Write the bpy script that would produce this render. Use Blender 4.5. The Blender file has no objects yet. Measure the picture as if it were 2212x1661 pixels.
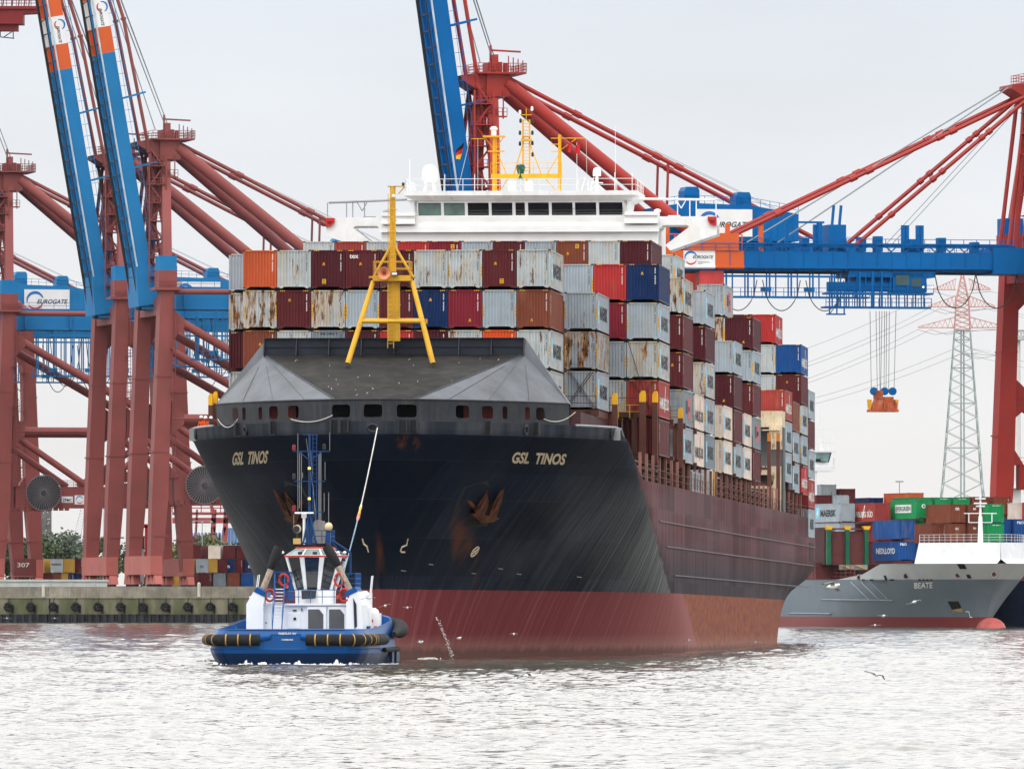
import bpy, math, random
import numpy as np
from mathutils import Vector, Matrix, Euler
random.seed(7)
R = math.radians
SC = bpy.context.scene
COL = SC.collection

# ------------------------------------------------------------------ camera
FD = 20737.5            # focal length in units of a 2212 px wide picture
CX, HY, CAMZ = 1106.0, 1290.0, 4.44
cam_d = bpy.data.cameras.new("camera")
cam = bpy.data.objects.new("camera", cam_d)
COL.objects.link(cam)
cam.location = (0, 0, CAMZ)
cam.rotation_euler = (R(90), 0, 0)
cam_d.sensor_width = 36
cam_d.lens = 36 * FD / 2212
cam_d.shift_y = (HY - 830.5) / 2212
cam_d.clip_start = 1
cam_d.clip_end = 20000
SC.camera = cam

# ------------------------------------------------------------------ sky and sun
SUN_EL, SUN_AZ = R(52), R(-28)       # high, to the left of and behind the camera
w = bpy.data.worlds.new("World"); SC.world = w
w.use_nodes = True
nt = w.node_tree; nt.nodes.clear()
N = nt.nodes.new; L = nt.links.new
out = N('ShaderNodeOutputWorld'); bg = N('ShaderNodeBackground')
sky = N('ShaderNodeTexSky'); sky.sky_type = 'NISHITA'; sky.sun_disc = False
sky.sun_elevation = SUN_EL; sky.sun_rotation = R(180) + SUN_AZ
sky.air_density = 1.0; sky.dust_density = 3.0
tc = N('ShaderNodeTexCoord'); sep = N('ShaderNodeSeparateXYZ'); L(tc.outputs['Generated'], sep.inputs[0])
ramp = N('ShaderNodeValToRGB')
cr = ramp.color_ramp
cr.elements[0].position = 0.0; cr.elements[0].color = (.945, .92, .895, 1)
cr.elements[1].position = 1.0; cr.elements[1].color = (2.3, 2.33, 2.36, 1)
for p, c in ((.018, (.93, .92, .915)), (.036, (.885, .90, .925)), (.062, (.815, .865, .925)), (.10, (1.28, 1.28, 1.27)), (.19, (1.78, 1.78, 1.77)), (.45, (2.1, 2.13, 2.16))):
    e = cr.elements.new(p); e.color = c + (1,)
L(sep.outputs['Z'], ramp.inputs[0])
mp = N('ShaderNodeMapping'); mp.inputs['Scale'].default_value = (14, 14, 60)
cn = N('ShaderNodeTexNoise'); cn.inputs['Scale'].default_value = 1.0; cn.inputs['Detail'].default_value = 5
L(tc.outputs['Generated'], mp.inputs[0]); L(mp.outputs[0], cn.inputs['Vector'])
mr = N('ShaderNodeMapRange'); mr.inputs[1].default_value = .3; mr.inputs[2].default_value = .7
mr.inputs[3].default_value = .955; mr.inputs[4].default_value = 1.05
L(cn.outputs[0], mr.inputs[0])
mul = N('ShaderNodeVectorMath'); mul.operation = 'SCALE'
L(ramp.outputs[0], mul.inputs[0]); L(mr.outputs[0], mul.inputs['Scale'])
sc10 = N('ShaderNodeVectorMath'); sc10.operation = 'SCALE'; sc10.inputs['Scale'].default_value = 10.0
L(mul.outputs[0], sc10.inputs[0])
mix = N('ShaderNodeMix'); mix.data_type = 'RGBA'; mix.inputs[0].default_value = .94   # mostly cloud, a little clear sky
L(sky.outputs[0], mix.inputs[6]); L(sc10.outputs[0], mix.inputs[7])
L(mix.outputs[2], bg.inputs[0]); bg.inputs[1].default_value = .1
L(bg.outputs[0], out.inputs[0])
sd = bpy.data.lights.new("sun", 'SUN'); sd.energy = 1.0; sd.angle = R(25); sd.color = (1, .955, .89)
so = bpy.data.objects.new("sun", sd); COL.objects.link(so)
_sdir = Vector((math.sin(SUN_AZ) * math.cos(SUN_EL), -math.cos(SUN_AZ) * math.cos(SUN_EL), math.sin(SUN_EL)))
so.rotation_euler = _sdir.to_track_quat('Z', 'Y').to_euler(); so.location = (-60, -60, 200)
SC.view_settings.view_transform = 'Standard'; SC.view_settings.look = 'None'
SC.view_settings.exposure = 0.0; SC.view_settings.gamma = 1.0
SC.cycles.max_bounces = 6; SC.cycles.volume_bounces = 0

# ------------------------------------------------------------------ helpers
def W(dx, dy, Y):
    """a point at distance Y seen at (dx, dy) of the 2212 px wide picture"""
    return Vector(((dx - CX) / FD * Y, Y, CAMZ - (dy - HY) / FD * Y))

def unit(v):
    v = Vector(v); return v / (v.length or 1)

class MB:
    """collects shapes into one mesh"""
    def __init__(s): s.v = []; s.f = []; s.m = []
    def face(s, pts, m=0):
        n = len(s.v); s.v += [tuple(p) for p in pts]; s.f.append(tuple(range(n, n + len(pts)))); s.m.append(m)
    def raw(s, vs, fs, m=0):
        n = len(s.v); s.v += [tuple(p) for p in vs]
        for f in fs: s.f.append(tuple(i + n for i in f)); s.m.append(m)
    def hexa(s, p, m=0):
        """8 points: bottom ring then top ring"""
        s.raw(p, [(3, 2, 1, 0), (4, 5, 6, 7), (0, 1, 5, 4), (1, 2, 6, 5), (2, 3, 7, 6), (3, 0, 4, 7)], m)
    def box(s, x0, x1, y0, y1, z0, z1, m=0):
        s.hexa([(x0, y0, z0), (x1, y0, z0), (x1, y1, z0), (x0, y1, z0), (x0, y0, z1), (x1, y0, z1), (x1, y1, z1), (x0, y1, z1)], m)
    def beam(s, p, q, a, b=None, m=0, up=(0, 0, 1)):
        b = b or a; p = Vector(p); q = Vector(q); d = unit(q - p); up = Vector(up)
        if abs(d.dot(up)) > .98: up = Vector((1, 0, 0))
        x = unit(d.cross(up)) * (a / 2); y = unit(x.cross(d)) * (b / 2)
        s.hexa([p - x - y, p + x - y, p + x + y, p - x + y, q - x - y, q + x - y, q + x + y, q - x + y], m)
    def tube(s, p, q, r, r2=None, n=8, m=0, cap=True):
        r2 = r if r2 is None else r2; p = Vector(p); q = Vector(q); d = unit(q - p)
        up = Vector((0, 0, 1)) if abs(d.z) < .95 else Vector((1, 0, 0))
        x = unit(d.cross(up)); y = x.cross(d); vs = []
        for c, rr in ((p, r), (q, r2)):
            for i in range(n):
                a = 2 * math.pi * i / n; vs.append(c + (x * math.cos(a) + y * math.sin(a)) * rr)
        fs = [(i, (i + 1) % n, n + (i + 1) % n, n + i) for i in range(n)]
        if cap: fs += [tuple(range(n))[::-1], tuple(range(n, 2 * n))]
        s.raw(vs, fs, m)
    def path(s, pts, r, n=6, m=0, rs=None):
        pts = [Vector(p) for p in pts]; vs = []; fs = []; k = len(pts)
        for i, p in enumerate(pts):
            d = unit(pts[min(i + 1, k - 1)] - pts[max(i - 1, 0)])
            up = Vector((0, 0, 1)) if abs(d.z) < .95 else Vector((1, 0, 0))
            x = unit(d.cross(up)); y = x.cross(d); rr = rs[i] if rs else r
            for j in range(n):
                a = 2 * math.pi * j / n; vs.append(p + (x * math.cos(a) + y * math.sin(a)) * rr)
        for i in range(k - 1):
            for j in range(n): fs.append((i * n + j, i * n + (j + 1) % n, (i + 1) * n + (j + 1) % n, (i + 1) * n + j))
        fs += [tuple(range(n))[::-1], tuple(range((k - 1) * n, k * n))]
        s.raw(vs, fs, m)
    def prism(s, poly, f, a, b, m=0):
        """polygon of 2-D points, f(x, y, t) -> 3-D, between t = a and t = b"""
        n = len(poly); vs = [f(x, y, a) for x, y in poly] + [f(x, y, b) for x, y in poly]
        fs = [(i, (i + 1) % n, n + (i + 1) % n, n + i) for i in range(n)] + [tuple(range(n))[::-1], tuple(range(n, 2 * n))]
        s.raw(vs, fs, m)
    def lathe(s, prof, c=(0, 0, 0), n=16, m=0, axis=None):
        """profile of (r, h) turned round z (or axis) through c"""
        c = Vector(c); q = Vector((0, 0, 1)).rotation_difference(Vector(axis)) if axis else None
        vs = []; k = len(prof)
        for r, h in prof:
            for j in range(n):
                a = 2 * math.pi * j / n; p = Vector((r * math.cos(a), r * math.sin(a), h))
                if q: p = q @ p
                vs.append(c + p)
        fs = []
        for i in range(k - 1):
            for j in range(n): fs.append((i * n + j, i * n + (j + 1) % n, (i + 1) * n + (j + 1) % n, (i + 1) * n + j))
        fs += [tuple(range(n))[::-1], tuple(range((k - 1) * n, k * n))]
        s.raw(vs, fs, m)
    def ball(s, c, r, m=0, n=12, sx=1, sy=1, sz=1):
        k = max(4, n // 2); n0 = len(s.v)
        s.lathe([(max(.02, math.sin(math.pi * i / k)) * r, -math.cos(math.pi * i / k) * r) for i in range(k + 1)], (0, 0, 0), n, m)
        c = Vector(c)
        for i in range(n0, len(s.v)):
            x, y, z = s.v[i]; s.v[i] = (c.x + x * sx, c.y + y * sy, c.z + z * sz)
    def rail(s, pts, h=1.0, t=.05, post=1.5, bars=2, m=0):
        """a railing along points"""
        for p, q in zip(pts[:-1], pts[1:]):
            p = Vector(p); q = Vector(q); n = max(1, round((q - p).length / post))
            for i in range(n + 1):
                a = p.lerp(q, i / n); s.beam(a, a + Vector((0, 0, h)), t, t, m)
            for b in range(bars):
                z = Vector((0, 0, h * (b + 1) / bars)); s.beam(p + z, q + z, t, t, m)
    def ladder(s, p, q, wdt, t=.05, step=.35, side=(1, 0, 0), m=0):
        p = Vector(p); q = Vector(q); d = Vector(side) * wdt / 2
        s.beam(p - d, q - d, t, t, m); s.beam(p + d, q + d, t, t, m)
        n = max(2, int((q - p).length / step))
        for i in range(1, n):
            a = p.lerp(q, i / n); s.beam(a - d, a + d, t * .8, t * .8, m)
    def mesh(s, name, mats, smooth=False):
        me = bpy.data.meshes.new(name); me.from_pydata(s.v, [], s.f)
        mats = mats if isinstance(mats, (list, tuple)) else [mats]
        for x in mats: me.materials.append(x)
        if len(mats) > 1: me.polygons.foreach_set('material_index', s.m)
        if smooth:
            me.polygons.foreach_set('use_smooth', [True] * len(me.polygons))
            try: me.set_sharp_from_angle(angle=R(40))
            except Exception: pass
        me.update(); return me
    def build(s, name, mats, parent=None, smooth=False):
        return obj(name, s.mesh(name, mats, smooth), parent)

def obj(name, me, parent=None):
    o = bpy.data.objects.new(name, me); COL.objects.link(o)
    if parent: o.parent = parent
    return o
def tag(o, label=None, cat=None, group=None, kind=None):
    for k, x in (('label', label), ('category', cat), ('group', group), ('kind', kind)):
        if x: o[k] = x
    return o
def empty(name, loc, rot=(0, 0, 0)):
    o = bpy.data.objects.new(name, None); COL.objects.link(o); o.location = loc; o.rotation_euler = rot
    o.empty_display_size = .5; return o

# ------------------------------------------------------------------ materials
_mats = {}
def M(name, col, rough=.5, metal=0.0, vary=.18, scale=.6, streak=0.0, rust=0.0, grime=0.0, spec=.2, bump=0.0, emit=None):
    """paint with value variation, vertical streaks, rust patches, all procedural"""
    if name in _mats: return _mats[name]
    m = bpy.data.materials.new(name); m.use_nodes = True; nt = m.node_tree
    b = nt.nodes['Principled BSDF']; N = nt.nodes.new; L = nt.links.new
    b.inputs['Roughness'].default_value = rough; b.inputs['Metallic'].default_value = metal
    b.inputs['Specular IOR Level'].default_value = spec
    tc = N('ShaderNodeTexCoord'); oi = N('ShaderNodeObjectInfo')
    rm = N('ShaderNodeVectorMath'); rm.operation = 'SCALE'; rm.inputs[0].default_value = (37, 53, 19); L(oi.outputs['Random'], rm.inputs['Scale'])
    ad = N('ShaderNodeVectorMath'); ad.operation = 'ADD'; L(tc.outputs['Object'], ad.inputs[0]); L(rm.outputs[0], ad.inputs[1])
    def noise(sc, det=4, stretch=None, rg=.5):
        t = N('ShaderNodeTexNoise'); t.inputs['Scale'].default_value = sc; t.inputs['Detail'].default_value = det; t.inputs['Roughness'].default_value = rg
        if stretch:
            mp = N('ShaderNodeMapping'); mp.inputs['Scale'].default_value = stretch; L(ad.outputs[0], mp.inputs[0]); L(mp.outputs[0], t.inputs['Vector'])
        else: L(ad.outputs[0], t.inputs['Vector'])
        return t.outputs[0]
    def rng(x, a, bb, c, d):
        q = N('ShaderNodeMapRange'); q.inputs[1].default_value = a; q.inputs[2].default_value = bb; q.inputs[3].default_value = c; q.inputs[4].default_value = d
        L(x, q.inputs[0]); return q.outputs[0]
    base = N('ShaderNodeRGB'); base.outputs[0].default_value = (*col, 1); cur = base.outputs[0]
    def mixc(f, c2, cur):
        x = N('ShaderNodeMix'); x.data_type = 'RGBA'; x.clamp_factor = True
        if hasattr(f, 'node'): L(f, x.inputs[0])
        else: x.inputs[0].default_value = f
        L(cur, x.inputs[6])
        if hasattr(c2, 'node'): L(c2, x.inputs[7])
        else: x.inputs[7].default_value = (*c2, 1)
        return x.outputs[2]
    if vary:
        s = N('ShaderNodeVectorMath'); s.operation = 'SCALE'; L(cur, s.inputs[0]); L(rng(noise(scale, 6), .3, .7, 1 - vary, 1 + vary), s.inputs['Scale']); cur = s.outputs[0]
    if streak:
        f = rng(noise(1.0, 5, (5, 5, .25)), .48, .72, 0, streak)
        cur = mixc(f, tuple(min(1, c * .35 + .05) for c in col), cur)
    if grime:
        cur = mixc(rng(noise(.9, 6), .45, .75, 0, grime), (.10, .085, .065), cur)
    if rust:
        lo = .66 - .2 * rust
        f = rng(noise(1.0, 9, (3.2, 3.2, .6), .68), lo, lo + .05, 0, 1)
        rc = N('ShaderNodeValToRGB'); rc.color_ramp.elements[0].color = (.05, .018, .008, 1); rc.color_ramp.elements[1].color = (.34, .15, .045, 1)
        rc.color_ramp.elements[0].position = .35; rc.color_ramp.elements[1].position = .65
        L(noise(2.4, 5), rc.inputs[0])
        f2 = rng(noise(.7, 4, (1.5, 1.5, .5)), lo - .08, lo + .1, 0, .55 * min(1, rust + .3))
        cur = mixc(f2, (.48, .33, .17), cur)
        cur = mixc(f, rc.outputs[0], cur)
    L(cur, b.inputs['Base Color'])
    if bump:
        bp = N('ShaderNodeBump'); bp.inputs['Strength'].default_value = bump; L(noise(scale * 3, 5), bp.inputs['Height']); L(bp.outputs[0], b.inputs['Normal'])
    if emit:
        b.inputs['Emission Color'].default_value = (*emit[:3], 1); b.inputs['Emission Strength'].default_value = emit[3]
    _mats[name] = m; return m

BLACK = M('black_steel', (.012, .012, .014), .6)
DARK = M('dark_steel', (.03, .03, .034), .6)
WHITE = M('white_paint', (.80, .80, .79), .42, vary=.05, grime=.06)
WHITED = M('white_paint_worn', (.78, .78, .77), .45, vary=.06, rust=.12, grime=.12)
YEL = M('yellow_paint', (.62, .34, .025), .45, streak=.15, rust=.05)
YELB = M('bright_yellow', (.72, .37, .015), .45, grime=.1)
GREY = M('grey_steel', (.28, .29, .30), .5)
ROPE = M('rope_white', (.55, .52, .47), .8)
BROWN = M('brown_red_primer', (.105, .034, .024), .55, streak=.3, grime=.3)
BROWNL = M('faded_red_primer', (.30, .140, .112), .6, streak=.3)
RUST = M('rusty_iron', (.21, .06, .022), .85, vary=.5, scale=1.5)
CRED = M('crane_red', (.34, .030, .023), .42, vary=.14, scale=.12, streak=.30, grime=.12)
CREDHAZE = M('hazed_crane_red', (.235, .060, .054), .5, vary=.18, scale=.12, streak=.35, grime=.15)  # crane red with distance haze painted into the colour
CBLUEHAZE = M('hazed_crane_blue', (.016, .175, .40), .45, vary=.12, scale=.12, spec=.1)  # crane blue with distance haze painted into the colour
CREDP = M('crane_pink', (.40, .115, .095), .55, vary=.12, scale=.2, grime=.1)  # paler pink for sill beams and bogies
CBLUE = M('crane_blue', (.0005, .108, .33), .45, vary=.12, scale=.12, spec=.08)
CORG = M('crane_orange', (.60, .105, .025), .42, vary=.06, scale=.2)
CWHT = M('crane_white', (.74, .74, .74), .4, vary=.05)
GLASS = M('dark_glass', (.012, .016, .020), .06, vary=.3, scale=.8, spec=.8)
GLASSG = M('pale_green_glass', (.14, .22, .20), .08, vary=.3, scale=.8, spec=.8)
INK = M('dark_lettering', (.028, .032, .042), .6, vary=.25)
INKW = M('white_lettering', (.74, .73, .70), .6, vary=.15)
INKC = M('cream_lettering', (.62, .52, .36), .6, vary=.2, rust=.1)
SKYB = M('light_blue_mark', (.22, .55, .72), .5)
LOGOR = M('logo_red', (.50, .06, .05), .5)
LOGOB = M('logo_blue', (.02, .16, .45), .5)
CABLE = M('steel_cable', (.20, .23, .24), .5)

# ------------------------------------------------------------------ lettering
_txt = {}
def text_geo(s, off=0.0, shear=0.0):
    """flat letters: cap height 1, starting at x = 0"""
    k = (s, off, shear)
    if k in _txt: return _txt[k]
    c = bpy.data.curves.new("letters", 'FONT'); c.body = s; c.size = 1; c.offset = off; c.shear = shear; c.resolution_u = 3
    o = bpy.data.objects.new("letters", c); COL.objects.link(o); bpy.context.view_layer.update()
    me = bpy.data.meshes.new_from_object(o.evaluated_get(bpy.context.evaluated_depsgraph_get()))
    vs = np.array([v.co[:2] for v in me.vertices]); fs = [tuple(p.vertices) for p in me.polygons]
    bpy.data.objects.remove(o); bpy.data.curves.remove(c); bpy.data.meshes.remove(me)
    vs = vs - vs.min(0); h = vs[:, 1].max(); vs = vs / h
    _txt[k] = (vs, fs, float(vs[:, 0].max())); return _txt[k]
def add_text(mb, s, f, height, width=None, m=0, off=.02, shear=0.0):
    """f(x, y) -> 3-D for x in metres along the line and y up"""
    vs, fs, wd = text_geo(s, off, shear)
    kx = (width / wd) if width else height
    mb.raw([f(x * kx, y * height) for x, y in vs], fs, m)
    return wd * kx
def arc(mb, f, cx, cy, r, w0, a0, a1, m=0, n=14):
    """tapered arc, one stroke of a swirl"""
    pin = []; pout = []
    for i in range(n + 1):
        t = i / n; a = R(a0 + (a1 - a0) * t); ww = w0 * (.08 + .92 * math.sin(math.pi * min(1, t * .8 + .12)))
        pin.append((cx + math.cos(a) * (r - ww / 2), cy + math.sin(a) * (r - ww / 2))); pout.append((cx + math.cos(a) * (r + ww / 2), cy + math.sin(a) * (r + ww / 2)))
    for i in range(n): mb.face([f(*pin[i]), f(*pin[i + 1]), f(*pout[i + 1]), f(*pout[i])], m)
# ------------------------------------------------------------------ water and ground
def water_material():
    m = bpy.data.materials.new('river_water'); m.use_nodes = True; nt = m.node_tree; N = nt.nodes.new; L = nt.links.new
    b = nt.nodes['Principled BSDF']
    b.inputs['Base Color'].default_value = (.125, .112, .092, 1); b.inputs['Roughness'].default_value = .06; b.inputs['IOR'].default_value = 1.37
    tc = N('ShaderNodeTexCoord'); mp = N('ShaderNodeMapping'); mp.inputs['Scale'].default_value = (1.0, .55, 1)
    L(tc.outputs['Object'], mp.inputs[0])
    t = N('ShaderNodeTexNoise'); t.inputs['Scale'].default_value = 2.2; t.inputs['Detail'].default_value = 4; L(mp.outputs[0], t.inputs['Vector'])
    bp = N('ShaderNodeBump'); bp.inputs['Strength'].default_value = .5; bp.inputs['Distance'].default_value = .10
    L(t.outputs[0], bp.inputs['Height']); L(bp.outputs[0], b.inputs['Normal'])
    return m
def build_water():
    rng = np.random.default_rng(3)
    ys = [190.0]
    while ys[-1] < 1676:
        y = ys[-1]; ys.append(y + (.22 + .00055 * (y - 190) if y < 720 else .55 + .0014 * (y - 720)))
    ys = np.array(ys); nc = 330
    t = np.linspace(-1, 1, nc)
    half = np.minimum(.0625 * ys + 9, 95)
    X = t[None, :] * half[:, None]; Y = np.repeat(ys[:, None], nc, 1)
    Z = np.zeros_like(X)
    wind = R(78)
    for i in range(54):
        lam = .75 * (1.072 ** i); k = 2 * math.pi / lam
        if lam > 22: break
        th = wind + rng.normal(0, .6); ph = rng.uniform(0, 6.28)
        amp = (.0060 * lam ** .15 if lam < 3 else .0060 * 3 ** .15 * (lam / 3) ** .70) * rng.uniform(.6, 1.4)
        if lam > 5: amp *= (5 / lam) ** 1.3
        mod = (1 + .5 * np.sin(X * .11 + Y * .023 + i) * np.sin(Y * .041 - X * .05 + 2.3 * i)) * (.95 + .3 * np.sin(Y * .019 + X * .061 + .7) * np.sin(Y * .033 - X * .073) + .15 * np.sin(Y * .091 + X * .14))
        s = np.sin(k * (X * math.cos(th) + Y * math.sin(th)) + ph)
        fade = np.clip((lam / np.maximum(.35, np.gradient(ys)[:, None] * 2.0)), 0, 1) ** 2
        Z += amp * mod * fade * (s + .35 * s * np.abs(s) + .25 * s * s)
    nr = len(ys)
    # far side strips so the river reaches beyond the picture
    X = np.concatenate([np.full((nr, 1), -900.0), X, np.full((nr, 1), 900.0)], 1)
    Y = np.concatenate([Y[:, :1], Y, Y[:, :1]], 1); Z = np.concatenate([Z[:, :1] * 0, Z, Z[:, :1] * 0], 1)
    nc += 2
    co = np.stack([X, Y, Z], -1).reshape(-1, 3).astype(np.float32)
    i = (np.arange(nr - 1)[:, None] * nc + np.arange(nc - 1)[None, :]).reshape(-1)
    q = np.stack([i, i + 1, i + nc + 1, i + nc], 1).astype(np.int32)
    me = bpy.data.meshes.new('river'); me.vertices.add(len(co)); me.vertices.foreach_set('co', co.reshape(-1))
    me.loops.add(q.size); me.loops.foreach_set('vertex_index', q.reshape(-1)); me.polygons.add(len(q))
    me.polygons.foreach_set('loop_start', np.arange(0, q.size, 4, dtype=np.int32))
    me.polygons.foreach_set('use_smooth', np.ones(len(q), dtype=bool))
    me.update(calc_edges=True); me.materials.append(water_material())
    tag(obj('river', me), kind='structure')
    mb = MB(); mb.face([(-900, -300, -.25), (900, -300, -.25), (900, 191, -.25), (-900, 191, -.25)])
    tag(mb.build('near_river', me.materials[0]), kind='structure')
build_water()
mb = MB(); mb.face([(-950, 1677, 6.4), (950, 1677, 6.4), (950, 4100, 6.4), (-950, 4100, 6.4)])
tag(mb.build('terminal_ground', M('asphalt_yard', (.07, .068, .064), .8, scale=.05)), kind='structure')

# ------------------------------------------------------------------ container ship
TH, TRIM = R(4.74), .0035
SX0, SY0, SZ0 = -9.7, 668.5, 147 * TRIM
SHIP_ROT = Euler((-TRIM, 0, -TH)); SHIP_LOC = Vector((SX0, SY0, SZ0))
SHIP_M = Matrix.Translation(SHIP_LOC) @ SHIP_ROT.to_matrix().to_4x4()
ship = empty('container_ship', SHIP_LOC, SHIP_ROT)
tag(ship, 'huge dark hulled container ship seen bow on, red below the waterline, towed by the tug', 'container ship')
def ip(x, xs, ys): return float(np.interp(x, xs, ys))
BEAM = 15.95
def sh(dx, dy, u):
    """point of the ship frame (v, u, w) seen at (dx, dy) at distance u from the stem"""
    k = (dx - CX) / FD; s, c = math.sin(TH), math.cos(TH)
    v = (k * (SY0 + u * c) - SX0 - u * s) / (c + k * s)
    Y = SY0 + u * c - v * s
    z = CAMZ - (dy - HY) / FD * Y
    return v, u, z - SZ0 + u * TRIM
def hull_par(wz):
    u0 = ip(wz, [-2, 0, 5.5, 10.5, 15.3, 18], [6.6, 6.5, 5.4, 2.7, 0, 0])
    u1 = ip(wz, [-2, 0, 4, 7, 11, 12.75, 15.3, 18], [104, 100, 85, 70, 50, 43, 30, 28])
    a = ip(wz, [0, 16], [1.8, 1.6]); b = ip(wz, [0, 4.5, 10, 15.5], [1, .86, .72, .6])
    return u0, u1, a, b
def hull_v(u, wz):
    u0, u1, a, b = hull_par(wz)
    t = min(1, max(0, (u - u0) / (u1 - u0)))
    v = BEAM * (1 - (1 - t) ** a) ** b
    k = .60 * max(0, 1 - wz / 7.5)
    if u > 212: v -= BEAM * k * ((u - 212) / 80) ** 2
    return v
def hull_u(v, wz):
    u0, u1, a, b = hull_par(wz)
    return u0 + (u1 - u0) * (1 - (1 - (min(BEAM, abs(v)) / BEAM) ** (1 / b)) ** (1 / a))

def hull_material():
    m = bpy.data.materials.new('hull_paint'); m.use_nodes = True; nt = m.node_tree; N = nt.nodes.new; L = nt.links.new
    b = nt.nodes['Principled BSDF']; b.inputs['Roughness'].default_value = .55; b.inputs['Specular IOR Level'].default_value = .015
    tc = N('ShaderNodeTexCoord'); sep = N('ShaderNodeSeparateXYZ'); L(tc.outputs['Object'], sep.inputs[0])
    v, u, wz = sep.outputs
    def math_(op, a, bb):
        q = N('ShaderNodeMath'); q.operation = op
        for i, x in enumerate((a, bb)):
            if hasattr(x, 'node'): L(x, q.inputs[i])
            else: q.inputs[i].default_value = x
        return q.outputs[0]
    def noise(vec, sc, det=5, st=(1, 1, 1), rg=.55):
        mp = N('ShaderNodeMapping'); mp.inputs['Scale'].default_value = st; L(vec, mp.inputs[0])
        t = N('ShaderNodeTexNoise'); t.inputs['Scale'].default_value = sc; t.inputs['Detail'].default_value = det; t.inputs['Roughness'].default_value = rg
        L(mp.outputs[0], t.inputs['Vector']); return t.outputs[0]
    def rng(x, a, bb, c=0., d=1.):
        q = N('ShaderNodeMapRange'); q.inputs[1].default_value = a; q.inputs[2].default_value = bb; q.inputs[3].default_value = c; q.inputs[4].default_value = d
        L(x, q.inputs[0]); return q.outputs[0]
    def mixc(f, a, bb):
        x = N('ShaderNodeMix'); x.data_type = 'RGBA'; L(f, x.inputs[0])
        for i, c in ((6, a), (7, bb)):
            if hasattr(c, 'node'): L(c, x.inputs[i])
            else: x.inputs[i].default_value = (*c, 1)
        return x.outputs[2]
    # streaks run down the flare: shear u with height, then stretch
    av = math_('ABSOLUTE', v, 0)
    cmb = N('ShaderNodeCombineXYZ'); L(math_('ADD', u, math_('MULTIPLY', wz, .10)), cmb.inputs[1]); L(math_('MULTIPLY', wz, .045), cmb.inputs[2])
    L(math_('MULTIPLY', math_('SIGN', v, 0), 7.3), cmb.inputs[0])
    streak = rng(noise(cmb.outputs[0], 1.5, 9, (1, 1, 1), .74), .49, .70)
    fine = noise(cmb.outputs[0], 5, 5, (1, 1, .6), .7)
    big = rng(noise(tc.outputs['Object'], .13, 6), .42, .62)
    sidew = math_('MULTIPLY', rng(u, 4, 40, .10, .9), rng(wz, 15, 8, .5, 1.0))                     # streaks and chalk strengthen toward the shoulders, grazing sheen painted in
    flare = mixc(math_('MULTIPLY', streak, sidew), (.0060, .0100, .0195), (.066, .074, .087))
    flare = mixc(math_('MULTIPLY', math_('MULTIPLY', big, sidew), .75), flare, mixc(fine, (.013, .018, .028), (.088, .095, .106)))
    seam = math_('LESS_THAN', math_('FRACT', math_('MULTIPLY', wz, .37), 0), .016)
    flare = mixc(math_('MULTIPLY', seam, .35), flare, (.04, .042, .046))
    wn = N('ShaderNodeTexWhiteNoise'); cw = N('ShaderNodeCombineXYZ'); row = math_('FLOOR', math_('MULTIPLY', wz, .37), 0)
    L(math_('FLOOR', math_('ADD', math_('MULTIPLY', u, .11), math_('MULTIPLY', row, .37)), 0), cw.inputs[0]); L(row, cw.inputs[1]); L(wn.inputs[0], cw.outputs[0]) if False else L(cw.outputs[0], wn.inputs['Vector'])
    plate = rng(wn.outputs[0], 0, 1, .72, 1.30)
    def tone(c):
        q = N('ShaderNodeVectorMath'); q.operation = 'SCALE'; L(c, q.inputs[0]); L(plate, q.inputs['Scale']); return q.outputs[0]
    # scuffed flanks aft of the flare
    vstr = rng(noise(tc.outputs['Object'], 1.0, 6, (1, .55, .05)), .38, .68)
    hband = rng(noise(tc.outputs['Object'], 1.0, 4, (.01, .014, .42)), .42, .60)
    side = mixc(vstr, (.085, .024, .029), (.125, .060, .066))
    side = mixc(math_('MULTIPLY', hband, .55), side, (.125, .082, .090))
    side = mixc(math_('MULTIPLY', rng(noise(tc.outputs['Object'], 1.0, 6, (1, .9, .06), .7), .56, .66), .45), side, (.17, .065, .035))
    low = rng(wz, 9.2, 6.2, 0, 1)
    side = mixc(math_('MULTIPLY', low, .85), side, mixc(vstr, (.022, .022, .030), (.055, .046, .052)))
    edge = math_('ADD', math_('ADD', u, math_('MULTIPLY', wz, 4.35)), math_('MULTIPLY', noise(tc.outputs['Object'], .35, 6), 6))
    flare = tone(flare); side = tone(side)
    aft = rng(edge, 97.5, 99)
    top = mixc(aft, flare, side)
    scuff_sheen = math_('MULTIPLY', math_('MULTIPLY', rng(edge, 66, 96), rng(edge, 99, 98)), rng(wz, 13.0, 7.5))
    top = mixc(math_('MULTIPLY', scuff_sheen, rng(fine, .38, .62, .0, .92)), top, (.25, .255, .24))  # pale scuffs plus grazing sheen painted toward the flare's aft end
    top = mixc(rng(wz, 15.28, 15.32), top, mixc(vstr, (.022, .027, .036), (.055, .060, .068)))
    # boot topping
    boot = mixc(math_('MULTIPLY', streak, .8), (.185, .040, .045), (.31, .118, .108))
    boot = mixc(math_('MULTIPLY', rng(u, 45, 95), .55), boot, (.36, .155, .135))
    rusty = mixc(rng(noise(tc.outputs['Object'], 1.0, 9, (1, .35, 1.3), .72), .38, .66), (.17, .055, .045), (.32, .105, .045))
    boot = mixc(rng(edge, 109, 112), boot, rusty)
    boot = mixc(rng(wz, 1.4, .0, 0, .45), boot, (.40, .26, .22))
    boot = mixc(math_('MULTIPLY', rng(math_('ADD', wz, math_('MULTIPLY', noise(tc.outputs['Object'], .8, 6), .9)), 1.0, .55), .7), boot, (.075, .040, .032))
    f = rng(math_('ADD', wz, math_('MULTIPLY', noise(tc.outputs['Object'], 1.2, 4), .08)), 4.545, 4.565)
    colr = mixc(f, boot, top)
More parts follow.
